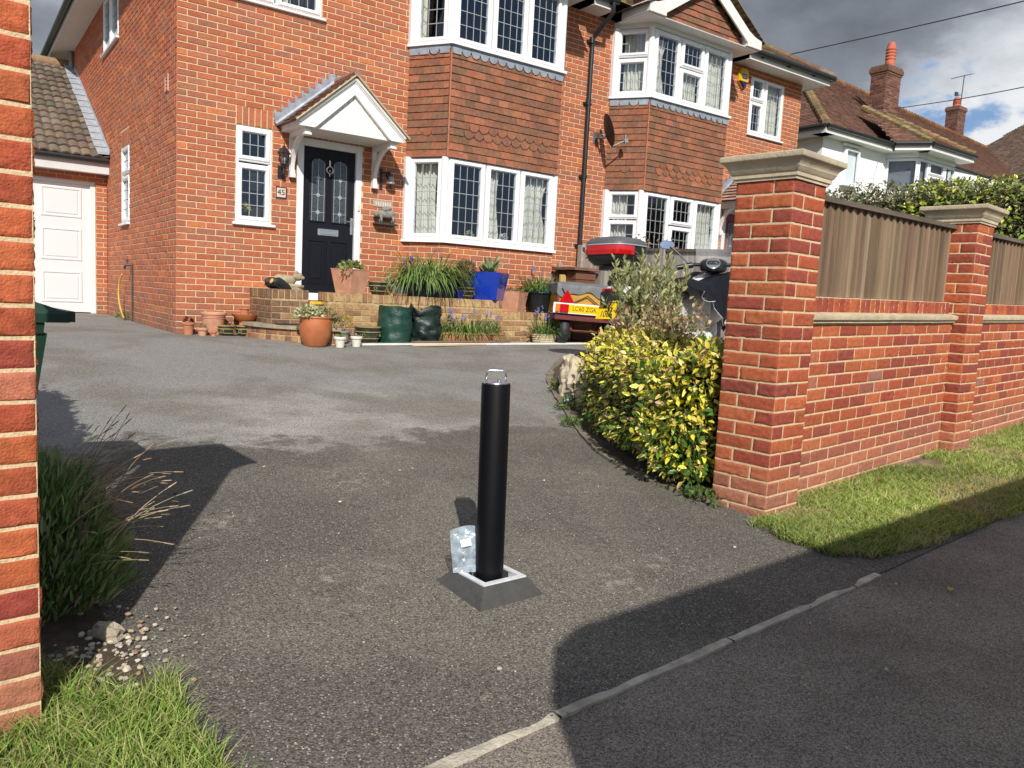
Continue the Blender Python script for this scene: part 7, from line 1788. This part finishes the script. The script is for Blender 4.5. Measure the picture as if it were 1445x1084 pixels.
# first-floor bay with its own small hipped roof
m = MB(); bp_ = [(3.15, 0), (3.55, -.75), (5.65, -.75), (6.05, 0)]; m.prism(bp_, 2.6, 4.12, 'z'); m.prism(bp_, 5.16, 5.42, 'z'); bay_ = obj('bay', m, M_render, wh)
for p, q2 in ((bp_[0], bp_[1]), (bp_[1], bp_[2]), (bp_[2], bp_[3])):
    L_ = math.hypot(q2[0] - p[0], q2[1] - p[1]); window(wh, face((*p, 4.13), (*q2, 4.13)), L_, 1.02, [(0, L_, 0, 1.02, 1, 1)] if L_ < 1 else [(0, L_ * .28, 0, 1.02, 1, 1), (L_ * .28, L_ * .72, 0, .62, 1, 1), (L_ * .28, L_ * .72, .62, 1.02, 1, 1), (L_ * .72, L_, 0, 1.02, 1, 1)], leads=False, room=False)
q = MB(); q.prism([(3.3, .02), (3.65, -.6), (5.55, -.6), (5.9, .02)], 4.13, 5.15, 'z'); obj('room_backing', q, mat('blind_interior', (.16, .17, .19), rough=.9), bay_)
m = MB(); b1, b2, b3, b4 = (2.8, -.42, 5.48), (3.35, -1.15, 5.48), (5.9, -1.15, 5.48), (6.5, -.42, 5.48); t1, t2 = (3.95, 1.35, 6.9), (5.3, 1.35, 6.9)
gen_roof(m, [[b2, b3, t2, t1], [b1, b2, t1], [b3, b4, t2]], FARTILE, base=False); hip(m, b2, t1, .10, (.25, .18, .09)); hip(m, b3, t2, .10, (.22, .14, .07)); br_ = obj('bay_roof', m, M_ftile, bay_)
eave_line(bay_, b2, b3); eave_line(bay_, b1, b2)
# chimney on the front slope
M_chb = mat('chimney_brick', attr=True, rough=.9, var=.25, vscale=12, spec=.1, dirt=.3, dirtcol=(.06, .045, .035))
def chimney(parent, c, w, d, z0, z1, pots, dirty=True):
    m = MB(); x0, x1, y0, y1 = c[0] - w / 2, c[0] + w / 2, c[1] - d / 2, c[1] + d / 2; P_ = [(.20, .085, .06), (.15, .065, .05), (.25, .11, .075), (.11, .055, .045)]
    for f, L_ in ((lambda u, dd, z: (x0 + u, y0 - dd, z), w), (lambda u, dd, z: (x0 - dd, y1 - u, z), d), (lambda u, dd, z: (x1 + dd, y0 + u, z), d)): brick_field(m, f, 0, L_, z0, z1 - .28, (), 0, P_, .008)
    m.m = 0
    for k, (e, a, b) in enumerate(((.03, -.28, -.21), (.06, -.21, -.14), (.06, -.14, -.07), (.03, -.07, 0))): m.box(x0 - e, x1 + e, y0 - e, y1 + e, z1 + a, z1 + b, jit((.19, .1, .07), .2))
    m.m = 1; m.box(x0 + .02, x1 - .02, y0 + .02, y1 - .02, z0, z1 - .2); ch = obj('chimney', m, [M_chb, mat('chimney_mortar', (.3, .26, .2), rough=.95)], parent)
    for px, py, h, r in pots:
        q = MB(); q.lathe([(r * .8, 0), (r * .95, .04), (r * .9, h * .3)] + [(r * (1.0 if k % 2 else .86), h * (.32 + .06 * k)) for k in range(9)] + [(r * .8, h * .88), (r * .62, h), (.001, h)], c=(px, py, z1), seg=16); obj('chimney_pot', q, mat('chimney_pot_clay', (.48, .13, .07), rough=.8, var=.15), ch, smooth=30)
    return ch
ch = chimney(wh, (6.75, 2.35), .86, .55, 6.2, 8.85, [(6.9, 2.35, .85, .17)])
q = MB()
for k in range(5): q.box(6.2 + k * .02, 7.3 + k * .02, 1.98 - .02, 2.02, 6.7 + k * .08 - .1, 6.82 + k * .08 - .1)
q.add([(6.05, 1.95, 6.95), (6.2, 1.95, 6.85), (6.2, 2.75, 7.6), (6.05, 2.75, 7.7)], [(0, 1, 2, 3)]); obj('lead_flashing', q, mat('pale_new_lead'), ch)
# farther houses
fh = thing('distant_house', 'farther house whose brick chimney with one pot and aerials rises beyond the white house', 'house', (44, 13.5, 0))
m = MB(); m.box(-3, 5, -3, 5, -.6, 6.8, skip=('t',)); obj('wall', m, M_render, fh)
m = MB(); gen_roof(m, [[(-3.4, -3.4, 6.8), (5.4, -3.4, 6.8), (2.6, 1, 10.2), (-.6, 1, 10.2)], [(-3.4, 5.4, 6.8), (-3.4, -3.4, 6.8), (-.6, 1, 10.2)]], FARTILE); m.add([(-3.4, 5.4, 6.8), (5.4, 5.4, 6.8), (2.6, 1, 10.2), (-.6, 1, 10.2)], [(0, 1, 2, 3)], (.1, .06, .04)); obj('roof', m, M_ftile, fh)
ch2 = chimney(fh, (1.0, -.4), .85, .7, 9.0, 12.75, [(1.0, -.4, .55, .22)])
ae = thing('roof_aerial', 'tall thin television aerial on the farther brick chimney', 'aerial', (45.2, 13.0, 12.2)); m = MB(); m.tube([(0, 0, 0), (.1, 0, 2.4)], .03, 6); m.tube([(-.7, .3, 2.1), (.5, -.2, 2.5)], .025, 6)
for k in range(7): m.tube([(-.6 + k * .17, .2 - k * .07 - .2, 2.14 + k * .055), (-.6 + k * .17, .2 - k * .07 + .2, 2.14 + k * .055)], .012, 5)
m.tube([(-.4, .1, 1.2), (-.1, 0, 1.25)], .02, 5); m.box(-.6, -.35, 0, .1, 1.15, 1.35); obj('mast', m, mat('aerial_metal', (.12, .12, .13), rough=.5, metal=.6), ae)
rh = thing('brown_roofed_house', 'house with a broad weathered brown roof at the far right edge', 'house', (40, 6.0, 0))
m = MB(); m.box(-4, 12, -3, 5, -.6, 5.6, skip=('t',)); obj('wall', m, M_render, rh)
m = MB(); BR2 = [(.15, .105, .075)] * 3 + [(.12, .085, .065)] * 3 + [(.19, .13, .09)]
gen_roof(m, [[(-5.2, -3.5, 5.6), (12.5, -3.5, 5.6), (11.5, 1.2, 10.55), (.2, 1.2, 10.35)], [(-5.2, 6, 5.6), (-5.2, -3.5, 5.6), (.2, 1.2, 10.35)]], BR2); hip(m, (-5.2, -3.5, 5.6), (.2, 1.2, 10.35), .14, (.2, .15, .1)); hip(m, (.2, 1.2, 10.35), (11.5, 1.2, 10.55), .14, (.3, .2, .1)); obj('roof', m, M_ftile, rh)
# overhead cables
for lab, a, b, sag, ext in (('upper black overhead cable running up from the brick house eaves to the top right', (11.7, .5, 5.80), (13.3, -3.0, 6.40), .0, 1.6), ('lower black overhead cable crossing the cloud beside the far chimney', (19.5, 2.35, 6.45), (15.8, -2.43, 5.58), .0, 1.0)):
    a, b = Vector(a), Vector(b); e = b + (b - a) * ext; t = thing('overhead_cable', lab, 'cable', tuple(a)); m = MB(); m.tube([(e - a) * (k / 20) + Vector((0, 0, -.25 * math.sin(PI * k / 20) * .5)) for k in range(21)], .011, 6); obj('wire', m, M_black, t)
CAMP = (0.628249862853289, 0.11045668221570289, 0.05151284656367, 1100.0040617651866)
SKYDIRS = dict(white=(0.91, 0.375, 0.165), blue=(0.8698, 0.4388, 0.2257))
# ------------------------------------------------------------------ camera
cam = bpy.data.cameras.new('camera'); co = bpy.data.objects.new('camera', cam); COL.objects.link(co)
yaw, pitch, roll, fpx = CAMP
fwd = Vector((math.sin(yaw) * math.cos(pitch), math.cos(yaw) * math.cos(pitch), -math.sin(pitch)))
rgt = Vector((math.cos(yaw), -math.sin(yaw), 0)); up = rgt.cross(fwd)
r2 = rgt * math.cos(roll) + up * math.sin(roll); u2 = -rgt * math.sin(roll) + up * math.cos(roll)
Mx = Matrix((r2, u2, -fwd)).transposed().to_4x4(); Mx.translation = CAM
co.matrix_world = Mx
cam.sensor_width = 36; cam.lens = fpx / 1445 * 36; cam.clip_start = .05; cam.clip_end = 2000
scene.camera = co
# ------------------------------------------------------------------ sun and sky
el = R_(SUN_EL); d = Vector((SUN_AZ[0] * math.cos(el), SUN_AZ[1] * math.cos(el), -math.sin(el)))
sl = bpy.data.lights.new('sun', 'SUN'); so_ = bpy.data.objects.new('sun', sl); COL.objects.link(so_)
sl.energy = 5.0; sl.angle = R_(.53); sl.color = (1, .955, .88)
so_.rotation_euler = d.to_track_quat('-Z', 'Y').to_euler(); so_.location = (0, -20, 30)
w = bpy.data.worlds.new('World'); scene.world = w; w.use_nodes = True; nt = w.node_tree; L = nt.links.new
bg = nt.nodes['Background']; out = nt.nodes['World Output']
sky = _n(nt, 'ShaderNodeTexSky'); sky.sky_type = 'NISHITA'; sky.sun_disc = False; sky.sun_elevation = el
sky.sun_rotation = math.atan2(-SUN_AZ[0], -SUN_AZ[1]); sky.air_density = 1.1; sky.dust_density = 1.2
L(sky.outputs[0], bg.inputs[0]); bg.inputs[1].default_value = .13
tc = _n(nt, 'ShaderNodeTexCoord')
mp = _n(nt, 'ShaderNodeMapping'); mp.inputs['Scale'].default_value = (1, 1, 1.9); L(tc.outputs['Generated'], mp.inputs[0])
def nz(s, dt, r, off=0):
    n = _n(nt, 'ShaderNodeTexNoise'); n.inputs['Scale'].default_value = s; n.inputs['Detail'].default_value = dt; n.inputs['Roughness'].default_value = r
    if off:
        m_ = _n(nt, 'ShaderNodeMapping'); m_.inputs['Location'].default_value = (off, off * .3, 0); L(mp.outputs[0], m_.inputs[0]); L(m_.outputs[0], n.inputs['Vector'])
    else: L(mp.outputs[0], n.inputs['Vector'])
    return n.outputs['Fac']
def mr(v, a, b_, c=0., d_=1.):
    n = _n(nt, 'ShaderNodeMapRange'); n.interpolation_type = 'SMOOTHSTEP'
    for i, q in ((1, a), (2, b_), (3, c), (4, d_)): n.inputs[i].default_value = q
    L(v, n.inputs[0]); return n.outputs[0]
def mth(op, a, b_):
    n = _n(nt, 'ShaderNodeMath', operation=op)
    for i, q in ((0, a), (1, b_)):
        if isinstance(q, (int, float)): n.inputs[i].default_value = q
        else: L(q, n.inputs[i])
    return n.outputs[0]
def blob(dirv, r0, r1):
    """1 near a sky direction, 0 away from it"""
    vd = _n(nt, 'ShaderNodeVectorMath', operation='DOT_PRODUCT'); L(tc.outputs['Generated'], vd.inputs[0]); vd.inputs[1].default_value = Vector(dirv).normalized()
    j = mth('ADD', vd.outputs['Value'], mth('MULTIPLY', mth('SUBTRACT', nz(9, 6, .62, 5), .5), .012))
    return mr(j, math.cos(R_(r1)), math.cos(R_(r0)))
SK = SKYDIRS
big = nz(2.6, 7, .55); fine = nz(7, 7, .6, 3)
# cloud tone: slate grey overhead ahead of the camera, white towards the right-hand horizon
t = mth('ADD', mth('MULTIPLY', mth('SUBTRACT', big, .5), 1.3), mth('MULTIPLY', mth('SUBTRACT', fine, .5), .75))
lit = blob(SK['white'], 3.5, 11)
t = mth('ADD', mth('ADD', t, .35), mth('MULTIPLY', lit, .75))
cr = _n(nt, 'ShaderNodeValToRGB'); L(t, cr.inputs[0])
e = cr.color_ramp.elements; e[0].position = .0; e[0].color = (.15, .17, .20, 1); e[1].position = 1.; e[1].color = (.86, .88, .90, 1)
x = e.new(.35); x.color = (.27, .30, .345, 1); x = e.new(.62); x.color = (.52, .56, .61, 1)
# clear gaps: one ahead to the right, more behind the camera
gap = mth('MAXIMUM', mth('MULTIPLY', blob(SK['blue'], 1.3, 3.8), mr(fine, .36, .47)), 0.)
cb = _n(nt, 'ShaderNodeBackground'); L(cr.outputs[0], cb.inputs[0])
behind = _n(nt, 'ShaderNodeVectorMath', operation='DOT_PRODUCT'); L(tc.outputs['Generated'], behind.inputs[0]); behind.inputs[1].default_value = (-SUN_AZ[0], -SUN_AZ[1], .15)
L(mr(behind.outputs['Value'], -.25, .75, 1.0, 1.7), cb.inputs[1])
gb_ = mth('MULTIPLY', mr(behind.outputs['Value'], .0, .45), mr(big, .42, .56))
gap = mth('MAXIMUM', gap, gb_)
bl = _n(nt, 'ShaderNodeBackground'); bl.inputs[0].default_value = (.17, .36, .78, 1); bl.inputs[1].default_value = .75
ad = _n(nt, 'ShaderNodeMixShader'); ad.inputs[0].default_value = .55; L(bg.outputs[0], ad.inputs[1]); L(bl.outputs[0], ad.inputs[2])
ms = _n(nt, 'ShaderNodeMixShader'); L(gap, ms.inputs[0]); L(cb.outputs[0], ms.inputs[1]); L(ad.outputs[0], ms.inputs[2])
L(ms.outputs[0], out.inputs['Surface'])
scene.view_settings.view_transform = 'Standard'; scene.view_settings.look = 'None'; scene.view_settings.exposure = 0; scene.view_settings.gamma = 1
scene.render.engine = 'CYCLES'
scene.cycles.max_bounces = 6; scene.cycles.transparent_max_bounces = 12; scene.cycles.use_denoising = True
